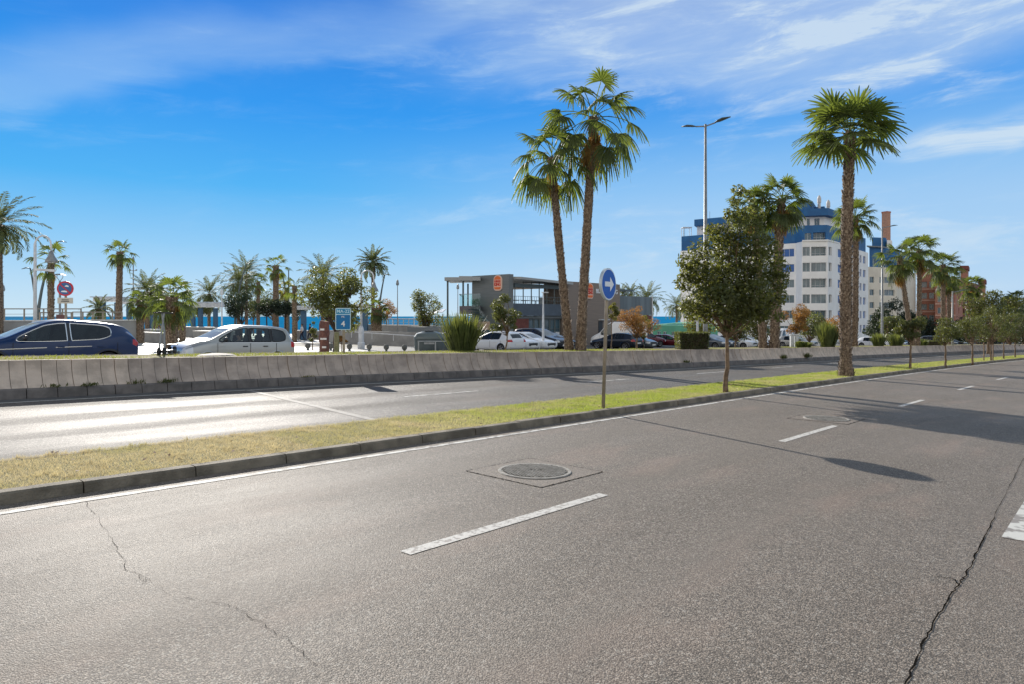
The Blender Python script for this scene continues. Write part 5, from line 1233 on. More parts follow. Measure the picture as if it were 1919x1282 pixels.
mb.bar((*xt(645, 58), zpx(620, 58)), (*xt(783, 53), zpx(629, 53)), .06)
mb.build('rail', M_WHITEP, rl); mb = MB()
for x_ in (660, 700, 740, 780):
    f = (x_ - 645) / 138; p = Vector((*xt(645, 58), zpx(620, 58))).lerp(Vector((*xt(783, 53), zpx(629, 53))), f); mb.bar(p - Vector((0, 0, .5)), p, .04)
mb.build('post', M_WHITEP, rl)
def railing(name, x0, x1, t, yt, yb, n, m, label, ends=True, w=.07):
    root = empty(name, (0, 0, 0), 0, label, 'railing', 'railings on the promenade'); a_, b_ = Vector((*xt(x0, t), zpx(yt, t))), Vector((*xt(x1, t + 3), zpx(yt, t + 3)))
    mb = MB(); mb.bar(a_, b_, w); mb.bar(a_ - Vector((0, 0, .35)), b_ - Vector((0, 0, .35)), w * .35); mb.bar(a_ - Vector((0, 0, .6)), b_ - Vector((0, 0, .6)), w * .35); mb.build('top_rail', m, root)
    for i in range(n):
        p = a_.lerp(b_, i / (n - 1)); mb = MB(); mb.bar((p.x, p.y, zpx(yb, t) - .3), p, w); mb.build('post', m, root)
M_RAIL = mat('weathered_rail', (.30, .26, .21), .6)
railing('wall_railing', -30, 152, 44.5, 578, 601, 6, M_RAIL, 'long railing on the grey wall at far left')
railing('wall_railing', 75, 134, 50, 585, 603, 4, M_RAIL, 'short railing behind the no parking sign post', w=.08)
railing('wall_railing', 136, 229, 52, 584, 606, 6, M_RAIL, 'railing above the roof of the blue car, before the small date palm', w=.08)
railing('sea_railing', 690, 830, 82, 598, 614, 16, M_GREYW, 'pale post railing along the beach below the sea, left of the restaurant')
railing('sea_railing', 715, 905, 92, 596, 612, 20, M_WHITEP, 'white beach railing farther back towards the restaurant')
# blue columned pergolas
def pergola(cols, x0, x1, t, ytop, label, beam=.45, w=.75, over=0):
    root = empty('pergola', (0, 0, 0), 0, label, 'pergola', 'blue columned pergolas on the promenade'); zt = zpx(ytop, t); mb = MB()
    p, q = Vector((*xt(x0, t), zt)), Vector((*xt(x1, t), zt)); mb.bar(p, q, 1.6, beam)
    mb.build('beam', M_WHITEP, root)
    mb = MB(); n = 6
    for i in range(n): r_ = p.lerp(q, (i + .5) / n); mb.bar(r_ + Vector((0, -1.6, beam * .5 + .06)), r_ + Vector((0, 1.8, beam * .5 + .06)), .12)
    mb.build('roof_slats', M_WHITEP, root)
    for x_ in cols: mb = MB(); g_ = loc(x_, t); mb.box((g_.x, g_.y, (g_.z - .3 + zt) / 2), (w, w, zt - g_.z + .1 - beam)); mb.build('column', M_BLUECOL, root)
pergola((193, 220), 183, 232, 72, 561, 'pergola with blue columns left of the thin mast', .4, .42)
pergola((242, 279, 287), 236, 292, 78, 566, 'pergola with blue columns hidden behind the left palms', .4, .42)
pergola((332, 362, 376, 404), 325, 418, 80, 571, 'white beamed pergola with blue columns before the open sea', .5, .42)
pergola((569,), 555, 604, 74, 577, 'small pergola with one broad blue column beside the walking couple', .3, .5)
pergola((638, 684), 628, 692, 72, 574, 'pergola with blue panels behind the blue kilometre sign', .3, .55)
# shade sail and its posts
ss = empty('shade_sail', (0, 0, 0), 0, 'curved white shade sail under the round leafy tree', 'canopy'); p0, p1 = xt(785, 70), xt(832, 70); mb = MB(); N = 10; vs = []
for i in range(N + 1):
    f = i / N; x_ = p0[0] + (p1[0] - p0[0]) * f; z_ = zpx(587, 70) - .28 * math.sin(math.pi * min(1, f * 1.3)) + .1 * f
    vs += [(x_, p0[1] - 1.5, z_), (x_, p0[1] + 2.2, z_ + .35), (x_, p0[1] + 2.2, z_ + .41), (x_, p0[1] - 1.5, z_ + .06)]
mb.add(vs, [(i * 4 + k, i * 4 + (k + 1) % 4, i * 4 + 4 + (k + 1) % 4, i * 4 + 4 + k) for i in range(N) for k in range(4)]); mb.build('sail', M_SIGNW, ss)
for x_ in (787, 830): mb = MB(); p_ = xt(x_, 70); mb.bar((*p_, -3.2), (*p_, zpx(587, 70)), .09); mb.build('post', M_STEEL, ss)

# --- lamps
def hook_lamp(x, t, ytop, label, hook=1):
    b = loc(x, t); H = zpx(ytop, t) - b.z; root = empty('hook_lamp', b, 0, label, 'street lamp', 'hooked white street lamps'); r = .42
    mb = MB(); mb.lathe((0, 0, -.1), [(.24, 0), (.24, .5), (.19, .6), (.18, 1.5), (.11, 1.7)], 12); mb.build('base', M_WHITEP, root)
    pts = [(0, 0, 1.5), (0, 0, H - r * 1.1)] + [(r * (1 - math.cos(R(a))), 0, H - r * 1.1 + r * 1.1 * math.sin(R(a))) for a in range(20, 181, 20)] + [(2 * r + .02, 0, H - r * 1.1 - .35)]
    mb = MB(); mb.tube(pts, [.09, .07] + [.045] * (len(pts) - 2), 8); mb.build('pole', M_WHITEP, root, smooth=True)
    mb = MB(); mb.lathe((2 * r + .02, 0, H - r * 1.1 - .95), [(.30, 0), (.28, .12), (.15, .35), (.08, .6)], 14); mb.build('lamp_shade', M_STEEL, root, smooth=True); return root
hl = hook_lamp(66, 36, 441, 'white hooked street lamp with a bell shade above the blue car')
mb = MB(); mb.bar((0, 0, 3.5 + .8), (1.0, 0, 4.25 + .0), .07); mb.bar((.0, 0, 4.28), (1.05, 0, 4.22), .12); mb.build('side_arm', M_WHITEP, hl)
hook_lamp(677, 46, 506, 'white hooked street lamp right of the blue kilometre sign')
def sweep_lamp(x, t, arms, label, group='sweeping grey promenade lamps'):
    b = loc(x, t); root = empty('sweep_lamp', b, 0, label, 'street lamp', group)
    for (xe, ye, hl_) in arms:
        H = zpx(ye, t) - b.z; dx_ = (xe - x) / F * t; pts = [(dx_ * (f ** 2.2), 0, H * f) for f in [i / 10 for i in range(11)]]
        mb = MB(); mb.tube(pts, [.16 - .10 * i / 10 for i in range(11)], 8); mb.build('arm', M_DARKST, root, smooth=True)
        mb = MB(); sg = 1 if hl_ > 0 else -1; ln = abs(hl_) / F * t; e_ = Vector(pts[-1]); mb.tube([e_, e_ + Vector((sg * ln * .5, 0, .04)), e_ + Vector((sg * ln, 0, -.06))], [.07, .12, .05], 8, flat=.45); mb.build('lamp_head', M_DARKST, root, smooth=True)
sweep_lamp(70, 60, ((108, 452, 17), (57, 502, -16)), 'two armed sweeping grey lamp left of the no parking sign')
sweep_lamp(440, 80, ((462, 493, 12),), 'single leaning lamp among the palms above the silver car')
sweep_lamp(541, 84, ((541, 505, 3), (528, 507, -6)), 'small lamp behind the brown trunked palm')
sweep_lamp(708, 72, ((721, 514, 12),), 'single leaning lamp just right of the solitary date palm')
def mast(x, t, ytop, label, arms=(), w=.09, m=M_STEEL, name='mast'):
    b = loc(x, t); H = zpx(ytop, t) - b.z; root = empty(name, b, 0, label, 'mast'); mb = MB(); mb.tube([(0, 0, -.1), (0, 0, H)], [w, w * .6], 8); mb.build('pole', m, root)
    for z_, ln in arms: mb = MB(); mb.bar((-ln, 0, H - z_), (ln, 0, H - z_), .06); mb.lathe((-ln, 0, H - z_), [(.1, 0), (.1, .15)], 6); mb.lathe((ln, 0, H - z_), [(.1, 0), (.1, .15)], 6); mb.build('crossarm', m, root)
    mb = MB(); mb.lathe((0, 0, H), [(.12, 0), (.16, .15), (.1, .5), (.02, .6)], 8); mb.build('head', m, root); return root
mast(250, 78, 490, 'thin mast with a short crossarm between the slim and the skirted palm', ((1.0, .35),))
mast(745, 70, 534, 'thin mast standing alone before the sea', (), .06)
mast(6, 60, 545, 'small distant bell lamp beside the leftmost palm trunk', ())
mast(416, 64, 552, 'thin white pole at the right end of the white pergola', (), .09, M_WHITEP)
mast(858, 76, 541, 'thin mast seen through the restaurant canopy posts', (), .06)
b = loc(1018, 47); wl = empty('car_park_lamp', b, 0, 'slim white lamp column before the restaurant glazing', 'street lamp'); H = zpx(548, 47) - b.z
mb = MB(); mb.tube([(0, 0, 0), (0, 0, 2.0), (0, 0, H)], [.10, .08, .04], 8); mb.build('pole', M_WHITEP, wl); mb = MB(); mb.box((.12, 0, H + .03), (.5, .16, .06)); mb.build('lamp_head', M_WHITEP, wl)
b = loc(1307, 40); wl = empty('car_park_lamp', b, 0, 'short white post behind the trimmed hedge', 'street lamp'); H = zpx(600, 40) - b.z
mb = MB(); mb.tube([(0, 0, 0), (0, 0, H)], [.10, .07], 8); mb.build('pole', M_WHITEP, wl); mb = MB(); mb.lathe((0, 0, H), [(.1, 0), (.18, .25), (.02, .35)], 10); mb.build('lamp_head', M_WHITEP, wl)
b = loc(112.5, 46); wl = empty('square_lamp', b, 0, 'post top lamp with a square hood just left of the no parking sign', 'street lamp'); H = zpx(526, 46) - b.z
mb = MB(); mb.tube([(0, 0, 0), (0, 0, H)], .07, 8); mb.build('pole', M_STEEL, wl); mb = MB(); mb.tube([(-.02, 0, H), (-.2, 0, H + .25), (-.2, 0, H + .42)], .02, 6); mb.tube([(.02, 0, H), (.2, 0, H + .25), (.2, 0, H + .42)], .02, 6); mb.box((0, 0, H + .45), (.55, .55, .08), 0, 0, .5, .5); mb.build('lamp_head', M_STEEL, wl)
def road_lamp(x, t, ytop, arm, label, both=True, rz=None, tilt=.16):
    b = loc(x, t, WT - .05 if t < 40 else 0); H = zpx(ytop, t) - b.z; root = empty('road_lamp', b, ROADROT + R(90) if rz is None else rz, label, 'street lamp', 'tall road lamps behind the wall')
    mb = MB(); mb.tube([(0, 0, -.1), (0, 0, 1.2), (0, 0, H)], [.13, .11, .055], 10); mb.build('pole', M_STEEL, root, smooth=True)
    for sg in ((-1, 1) if both else (-1,)):
        mb = MB(); mb.tube([(0, 0, H - .1), (sg * arm * .5, 0, H - .1 + arm * .5 * tilt)], .035, 8); mb.build('arm', M_STEEL, root)
        mb = MB(); x0 = sg * arm * .5; z0 = H - .1 + arm * .5 * tilt; ln = .75; mb.tube([(x0 - sg * .05, 0, z0), (x0 + sg * .18, 0, z0 + .06), (x0 + sg * .4, 0, z0 + .11), (x0 + sg * ln, 0, z0 + .13)], [.04, .16, .17, .05], 10, flat=.30); mb.build('lamp_head', M_DARKST, root, smooth=True)
road_lamp(1322, 32.5, 232, 1.0, 'tall road lamp with two slender heads against the sky')
road_lamp(1653, 62, 424, 1.3, 'tall road lamp with a single arm in front of the brick chimney', False, 0 + math.pi)
road_lamp(1785, 64, 545, 1.2, 'far slim lamp column between the skirted palms', False, math.pi)
mast(1395, 12.5, 294, 'x', ()) if False else None

# --- signs
def disc(r, y0, y1, n=40, c=(0, 0)):
    return plate([(c[0] + r * math.cos(2 * math.pi * k / n), c[1] + r * math.sin(2 * math.pi * k / n)) for k in range(n)], y0, y1)
# arrow sign, turned to face traffic
b = loc(1130, 12.75, .08); ar = empty('arrow_sign', b, 0, 'round blue sign with a white right arrow on a brown pole in the median', 'road sign')
ztop = zpx(560, 12.75) - b.z; dxp = (1139 - 1130) / F * 12.75
mb = MB(); mb.tube([(0, 0, -.1), (dxp * .75, 0, ztop - .05), (dxp * .95, .02, ztop + .5)], .033, 12); mb.build('pole', M_POLEB, ar, smooth=True)
hd = empty('sign_head', (dxp, -.05, zpx(532, 12.75) - b.z), R(55)); hd.parent = ar
disc(.300, -.012, .035).build('rim', mat('aluminium_rim', (.55, .62, .66), .4, metal=.3), hd)
disc(.288, -.016, -.013).build('white_border', M_SIGNW, hd); disc(.272, -.020, -.017).build('blue_disc', M_SIGNB, hd)
aw = [(-.17, .045), (.04, .045), (.04, .135), (.185, 0), (.04, -.135), (.04, -.045), (-.17, -.045)]
plate(aw, -.024, -.021).build('arrow', M_SIGNW, hd)
# no parking sign
b = loc(122.5, 28.4); npk = empty('no_parking_sign', b, R(12), 'round red and blue tow away sign with a white plate on a brown post', 'road sign')
zc = zpx(540, 28.4) - b.z; mb = MB(); mb.tube([(0, .05, -.1), (0, .05, zc)], .045, 10); mb.build('post', M_POLEB, npk)
disc(.31, -.02, .02, c=(0, zc)).build('red_rim', M_SIGNR, npk); disc(.245, -.03, -.021, c=(0, zc)).build('blue_face', mat('sign_navy', (.03, .12, .30), .4), npk)
mb = plate([(-.02, zc + .09), (.14, zc + .06), (.14, zc + .11), (.06, zc + .15)], -.036, -.031); m2 = plate([(-.15, zc - .14), (.08, zc - .16), (.08, zc - .11), (-.02, zc - .08), (-.13, zc - .10)], -.036, -.031); mb.add(m2.v, m2.f); mb.build('tow_symbol', M_SIGNW, npk)
bar_ = plate([(-.19, zc + .16), (-.16, zc + .19), (.19, zc - .16), (.16, zc - .19)][::-1], -.040, -.037); bar_.build('red_slash', M_SIGNR, npk)
plate([(-.29, zc - .62), (.29, zc - .62), (.29, zc - .38), (-.29, zc - .38)], -.01, .01).build('plate', mat('aged_white_plate', (.55, .52, .44), .6), npk)
mb = MB(); mb.box((.0, -.014, zc - .47), (.26, .006, .03)); mb.box((0, -.014, zc - .54), (.30, .006, .03)); mb.build('plate_text_line', M_BLACK, npk)
bx = empty('junction_box', loc(116, 36), 0, 'small dark red box on a post beside the no parking sign', 'utility box'); mb = MB(); mb.box((0, 0, 1.55), (.42, .3, .75)); mb.build('cabinet', mat('maroon_box', (.12, .05, .05), .6), bx, bevel=.02); mb = MB(); mb.box((0, 0, .6), (.1, .1, 1.2)); mb.build('post', M_BARKD, bx)
# kilometre sign
t = 20.3; b = loc(643, t, WT - .05); km = empty('kilometre_sign', b, R(14), 'blue kilometre sign reading MA-22 and 4 on a brown post', 'road sign'); zc = zpx(597, t) - b.z
def rrect(w, h, r, cz=0): return outline_plate(w, h, r, r, 0, 5) if cz == 0 else [(x, z + cz) for x, z in outline_plate(w, h, r, r, 0, 5)]
plate(rrect(.45, .66, .045, zc), .0, .11).build('box', mat('sign_box', (.50, .48, .42), .5), km)
plate(rrect(.44, .65, .045, zc), -.006, -.001).build('border', mat('sign_pale', (.55, .78, .86), .4), km)
plate([(x, z) for x, z in rrect(.40, .155, .02, zc + .225)], -.012, -.007).build('upper_panel', mat('sign_mid_blue', (.01, .25, .48), .4), km)
plate([(x, z) for x, z in rrect(.40, .425, .02, zc - .09)], -.012, -.007).build('lower_panel', M_SIGNB2, km)
text('MA-22', .135, .003, mat('sign_letter', (.55, .80, .90), .4), km, (0, -.016, zc + .225), (R(90), 0, 0), bold=.002)
text('PK', .085, .003, M_SIGNW, km, (0, -.016, zc + .06), (R(90), 0, 0)); text('4', .23, .003, M_SIGNW, km, (.0, -.016, zc - .15), (R(90), 0, 0), bold=.004)
mb = MB(); mb.box((.02, .05, (zc - .33) / 2 - .05), (.075, .06, zc - .33 + .1)); mb.build('post', M_POLEB, km)
b = loc(631, 24.5); ps = empty('short_post', b, 0, 'short mossy wooden post just left of the kilometre sign post', 'post'); mb = MB(); mb.tube([(0, 0, 0), (0, 0, .95), (0, 0, 1.35)], [.10, .095, .085], 8); mb.build('shaft', mat('mossy_wood', (.24, .22, .12), .9, (.14, .15, .07), 9), ps)
# brown tree pillar (lopped trunk)
b = loc(608, 33); tp = empty('lopped_trunk', b, 0, 'thick reddish brown trunk with peeling white patches below the dark leafy tree', 'tree trunk'); mb = MB()
rr = random.Random(3); mb.tube([(rr.uniform(-.02, .02), 0, -.1 + i * .19) for i in range(11)], [.235 + rr.uniform(-.02, .02) for i in range(11)], 10); mb.build('trunk', mat('red_bark', (.20, .085, .06), .9, (.11, .05, .04), 6, .6, 30), tp)
mb = MB(); [mb.box((rr.uniform(-.1, .1), -.235, .5 + q * .45), (.2 + .1 * (q % 2), .02, .09)) for q in range(3)]; mb.build('peeling_patch', M_CAP, tp)
# bollards with round heads
bo = empty('round_bollard', loc(577, 42), 0, 'round headed dark bollard left of the thick brown trunk', 'bollard', 'round headed bollards on the plaza')
mb = MB(); mb.lathe((0, 0, .10), [(.0, 0), (.10, .02), (.155, .09), (.17, .17), (.155, .26), (.09, .33), (0, .345)], 14); mb.build('ball', mat('dark_stone', (.12, .12, .11), .8), bo, smooth=True); mb = MB(); mb.lathe((0, 0, -.02), [(.10, 0), (.07, .08), (.07, .16)], 12); mb.build('foot', M_DARKST, bo)
bs_ = [(341, 40, 'round headed bollard just left of the silver car bonnet'), (361, 50, 'farther round headed bollard over the silver car bonnet'), (620, 42, 'round headed bollard right behind the thick brown trunk'),
       (655, 42, 'round headed bollard right of the kilometre sign post'), (692, 42, 'round headed bollard right of the hooked lamp foot'), (724, 42, 'round headed bollard, second from the right of the row'), (758, 42, 'round headed bollard nearest the rubbish containers')]
for x_, t_, lb in bs_: copy_thing(bo, loc(x_, t_), 0, lb)
# rubbish containers
def container(x, t, w, label, group='rubbish containers behind the wall'):
    root = empty('rubbish_container', loc(x, t), ROADROT * 0 + R(8), label, 'container', group); d = w * .72; h = 1.0
    def ring(sx, sy, z, n=28, p=3.2):
        o = []
        for k in range(n):
            a = 2 * math.pi * k / n; c_, s_ = math.cos(a), math.sin(a); o.append((sx * math.copysign(abs(c_) ** (2 / p), c_), sy * math.copysign(abs(s_) ** (2 / p), s_), z))
        return o
    def loft(rs):
        mb = MB(); n = 28; mb.add([v for r in rs for v in r], [(i * n + k, i * n + (k + 1) % n, (i + 1) * n + (k + 1) % n, (i + 1) * n + k) for i in range(len(rs) - 1) for k in range(n)] + [tuple(range(n))[::-1], tuple((len(rs) - 1) * n + k for k in range(n))]); return mb
    loft([ring(w * .44, d * .44, .08), ring(w * .5, d * .5, .45), ring(w * .5, d * .5, h)]).build('body', M_GREENPL, root, smooth=False)
    loft([ring(w * .52, d * .52, h + .005), ring(w * .51, d * .51, h + .10), ring(w * .43, d * .43, h + .27), ring(w * .25, d * .25, h + .36)]).build('lid', mat('container_lid', (.10, .125, .125), .35), root)
    mb = MB(); mb.box((0, -d * .50 - .01, h * .72), (w * .34, .03, .10)); mb.build('handle', M_STEEL, root); mb = MB(); mb.box((0, 0, h + .40), (w * .3, .3, .07)); mb.build('vent', M_BLACK, root); return root
container(804, 36, 1.55, 'large dark grey green rubbish container left of the sword leaved bush'); container(846, 39, 1.25, 'second rubbish container half hidden by the sword leaved bush')
cf = empty('container_rail', (0, 0, 0), 0, 'low metal rail in front of the rubbish containers', 'railing'); mb = MB(); p, q = loc(783, 34.3), loc(848, 35.5); mb.bar(p + Vector((0, 0, .88)), q + Vector((0, 0, .88)), .05); mb.build('rail', M_STEEL, cf)
for f in (0.02, .5, .98): r_ = p.lerp(q, f); mb = MB(); mb.bar(r_, r_ + Vector((0, 0, .88)), .06); mb.build('post', M_STEEL, cf)
# white gate posts near the agave
for x_, lb in ((1484, 'left of two white posts beside the white van'), (1492, 'right of two white posts beside the white van')):
    b = loc(x_, 41); o = empty('white_post', b, 0, lb, 'post', 'white posts beside the van'); mb = MB(); mb.box((0, 0, .75), (.2, .2, 1.5)); mb.build('shaft', M_WHITEP, o, bevel=.01); mb = MB(); mb.box((0, 0, 1.53), (.26, .26, .06)); mb.build('cap', M_WHITEP, o)
# two kick scooters parked on the planter end
def scooter(x, t, lean, label):
    root = empty('kick_scooter', loc(x, t, WT - .04), R(100), label, 'scooter', 'kick scooters parked behind the wall'); mb = MB()
    mb.box((.45, 0, .10), (.65, .14, .05)); mb.build('deck', M_BLACK, root, bevel=.01)
    mb = MB(); mb.tube([(.0, 0, .12), (.12, lean * .3, .6), (.22, lean, 1.1)], [.03, .024, .02], 8); mb.build('stem', M_STEEL, root)
    mb = MB(); mb.bar((.22, lean - .22, 1.1), (.22, lean + .22, 1.12), .035); mb.build('handlebar', M_BLACK, root)
    for x0 in (0.0, .85):
        mb = MB(); N = 16; vs = [(x0 + .10 * math.cos(2 * math.pi * k / N), y, .10 + .10 * math.sin(2 * math.pi * k / N)) for y in (-.025, .025) for k in range(N)]
        mb.add(vs, [(k, (k + 1) % N, (k + 1) % N + N, k + N) for k in range(N)] + [tuple(range(N))[::-1], tuple(range(N, 2 * N))]); mb.build('wheel', M_DARK, root)
    mb = MB(); mb.box((.86, 0, .24), (.26, .09, .03)); mb.build('mudguard', M_BLACK, root)
scooter(298, 17.3, -.06, 'left of two kick scooters leaning near the silver car nose'); scooter(308, 17.4, .12, 'right of two kick scooters leaning near the silver car nose')
b = loc(405, 17.1, WT - .08); mb = MB(); pts = []
mb.lathe((0, 0, 0), [(.48, 0), (.5, .05), (.4, .10), (.15, .13), (0, .135)], 18); o = mb.build('stone_slab', mat('pinkish_stone', (.42, .36, .32), .8, (.3, .26, .23), 5), label='pinkish flat stone disc lying in the grass above the wall', cat='stone'); o.location = b
# ============================================================ CARS
M_TYRE = mat('tyre', (.02, .02, .021), .85); M_RIM = mat('alloy', (.45, .46, .48), .3, metal=.8)
M_LAMPC = mat('head_lamp_glass', (.62, .66, .70), .12, spec=.8, coat=.5); M_LAMPR = mat('tail_lamp_red', (.42, .02, .02), .2, coat=.6)
M_CHROME = mat('chrome', (.75, .77, .8), .18, metal=.9); M_SEAT = mat('seat_cloth', (.05, .055, .06), .9); M_PLATE = mat('number_plate', (.75, .75, .72), .5)
def paint(name, c, metal=.0, rough=.32, coat=1.0): return mat('paint_' + name, c, rough, metal=metal, coat=coat, spec=.4)
P_WHITE = paint('white', (.72, .74, .76)); P_SILVER = paint('silver', (.40, .405, .39), .45, .34); P_BLUE = paint('blue', (.000, .020, .085), .0, .35, .45)
P_DARK = paint('dark', (.012, .018, .03), .2); P_MAROON = paint('maroon', (.13, .008, .015), .2); P_GREY = paint('grey', (.10, .12, .14), .3); P_BLACK = paint('black', (.012, .013, .015))
# station rows: x from nose, half width, underside, belt, top, half width at top
KINDS = {
 'suv': dict(L=4.38, W=.91, wheels=(.88, 3.52), r=.35, rows=[(0, .60, .42, .70, .74, .50), (.07, .77, .26, .78, .84, .62), (.40, .87, .22, .86, .96, .70), (.95, .91, .20, .95, 1.06, .72), (1.22, .91, .20, .99, 1.13, .72),
   (1.36, .91, .20, 1.0, 1.20, .70), (2.02, .91, .20, 1.02, 1.54, .60), (2.35, .91, .20, 1.03, 1.60, .58), (2.52, .91, .20, 1.04, 1.61, .58), (2.60, .91, .20, 1.04, 1.61, .58), (3.30, .91, .20, 1.08, 1.57, .57), (3.62, .91, .20, 1.17, 1.53, .56), (3.88, .90, .22, 1.24, 1.49, .55),
   (4.10, .88, .24, 1.22, 1.40, .54), (4.28, .85, .30, 1.06, 1.12, .66), (4.38, .76, .42, .92, .96, .60)], side=(5, 11), ws=(4, 6), rw=(13, 14), pil=(8,), trim=True, clad=True),
 'mpv': dict(L=4.02, W=.86, wheels=(.75, 3.26), r=.30, rows=[(0, .58, .40, .66, .70, .48), (.06, .74, .26, .74, .79, .60), (.35, .83, .20, .84, .92, .68), (.75, .86, .18, .93, 1.04, .70), (.98, .86, .18, .96, 1.10, .70),
   (1.12, .86, .18, .97, 1.16, .68), (1.72, .86, .18, .98, 1.46, .60), (2.05, .86, .18, .98, 1.53, .59), (2.20, .86, .18, .98, 1.54, .59), (2.28, .86, .18, .98, 1.54, .59), (3.02, .86, .18, .99, 1.53, .59), (3.09, .86, .18, .99, 1.53, .59), (3.66, .85, .20, 1.0, 1.48, .58),
   (3.80, .84, .24, 1.0, 1.43, .57), (3.95, .82, .28, .98, 1.06, .66), (4.02, .76, .36, .88, .92, .62)], side=(5, 12), ws=(4, 6), rw=(13, 14), pil=(8, 10), trim=False, clad=False),
 'hatch': dict(L=4.05, W=.87, wheels=(.80, 3.32), r=.31, rows=[(0, .58, .38, .62, .66, .48), (.06, .75, .24, .70, .75, .60), (.40, .84, .18, .80, .87, .68), (.95, .87, .17, .88, .97, .70), (1.15, .87, .17, .90, 1.02, .70),
   (1.30, .87, .17, .91, 1.08, .68), (1.98, .87, .17, .92, 1.36, .58), (2.25, .87, .17, .92, 1.43, .56), (2.35, .87, .17, .93, 1.44, .56), (2.43, .87, .17, .93, 1.44, .56), (3.10, .87, .17, .95, 1.42, .55), (3.18, .87, .17, .96, 1.41, .55), (3.52, .86, .19, 1.02, 1.37, .54),
   (3.72, .85, .22, 1.0, 1.30, .53), (3.97, .81, .28, .92, .98, .62), (4.05, .74, .38, .82, .86, .58)], side=(5, 11), ws=(4, 6), rw=(13, 14), pil=(8,), trim=False, clad=False),
 'estate': dict(L=4.6, W=.92, wheels=(.92, 3.68), r=.35, rows=[(0, .62, .42, .72, .76, .52), (.07, .80, .28, .80, .86, .64), (.45, .88, .24, .88, .98, .72), (1.0, .92, .22, .97, 1.08, .74), (1.25, .92, .22, 1.0, 1.15, .74),
   (1.40, .92, .22, 1.01, 1.22, .72), (2.05, .92, .22, 1.02, 1.60, .62), (2.4, .92, .22, 1.03, 1.68, .60), (2.6, .92, .22, 1.03, 1.69, .60), (2.68, .92, .22, 1.03, 1.69, .60), (3.45, .92, .22, 1.04, 1.68, .60), (3.53, .92, .22, 1.04, 1.68, .60), (4.15, .91, .24, 1.06, 1.63, .59),
   (4.32, .90, .27, 1.06, 1.56, .58), (4.52, .87, .32, 1.02, 1.12, .68), (4.6, .8, .42, .94, .98, .64)], side=(5, 12), ws=(4, 6), rw=(13, 14), pil=(8, 10), trim=False, clad=False),
 'van': dict(L=4.9, W=.96, wheels=(.85, 3.9), r=.34, rows=[(0, .66, .42, .80, .84, .58), (.06, .82, .28, .90, .96, .70), (.35, .92, .24, 1.02, 1.12, .78), (.60, .95, .22, 1.10, 1.24, .80), (.75, .95, .22, 1.12, 1.32, .80),
   (.86, .96, .22, 1.13, 1.42, .79), (1.45, .96, .22, 1.14, 2.08, .74), (1.75, .96, .22, 1.14, 2.22, .74), (1.85, .96, .22, 1.14, 2.24, .74), (1.95, .96, .22, 1.14, 2.25, .74), (3.0, .96, .22, 1.14, 2.26, .74), (3.1, .96, .22, 1.14, 2.26, .74), (4.5, .96, .22, 1.14, 2.24, .74),
   (4.74, .95, .24, 1.14, 2.20, .73), (4.85, .94, .28, 1.12, 2.1, .72), (4.9, .86, .36, 1.0, 1.9, .7)], side=(5, 8), ws=(4, 6), rw=(20, 21), pil=(), trim=False, clad=False)}
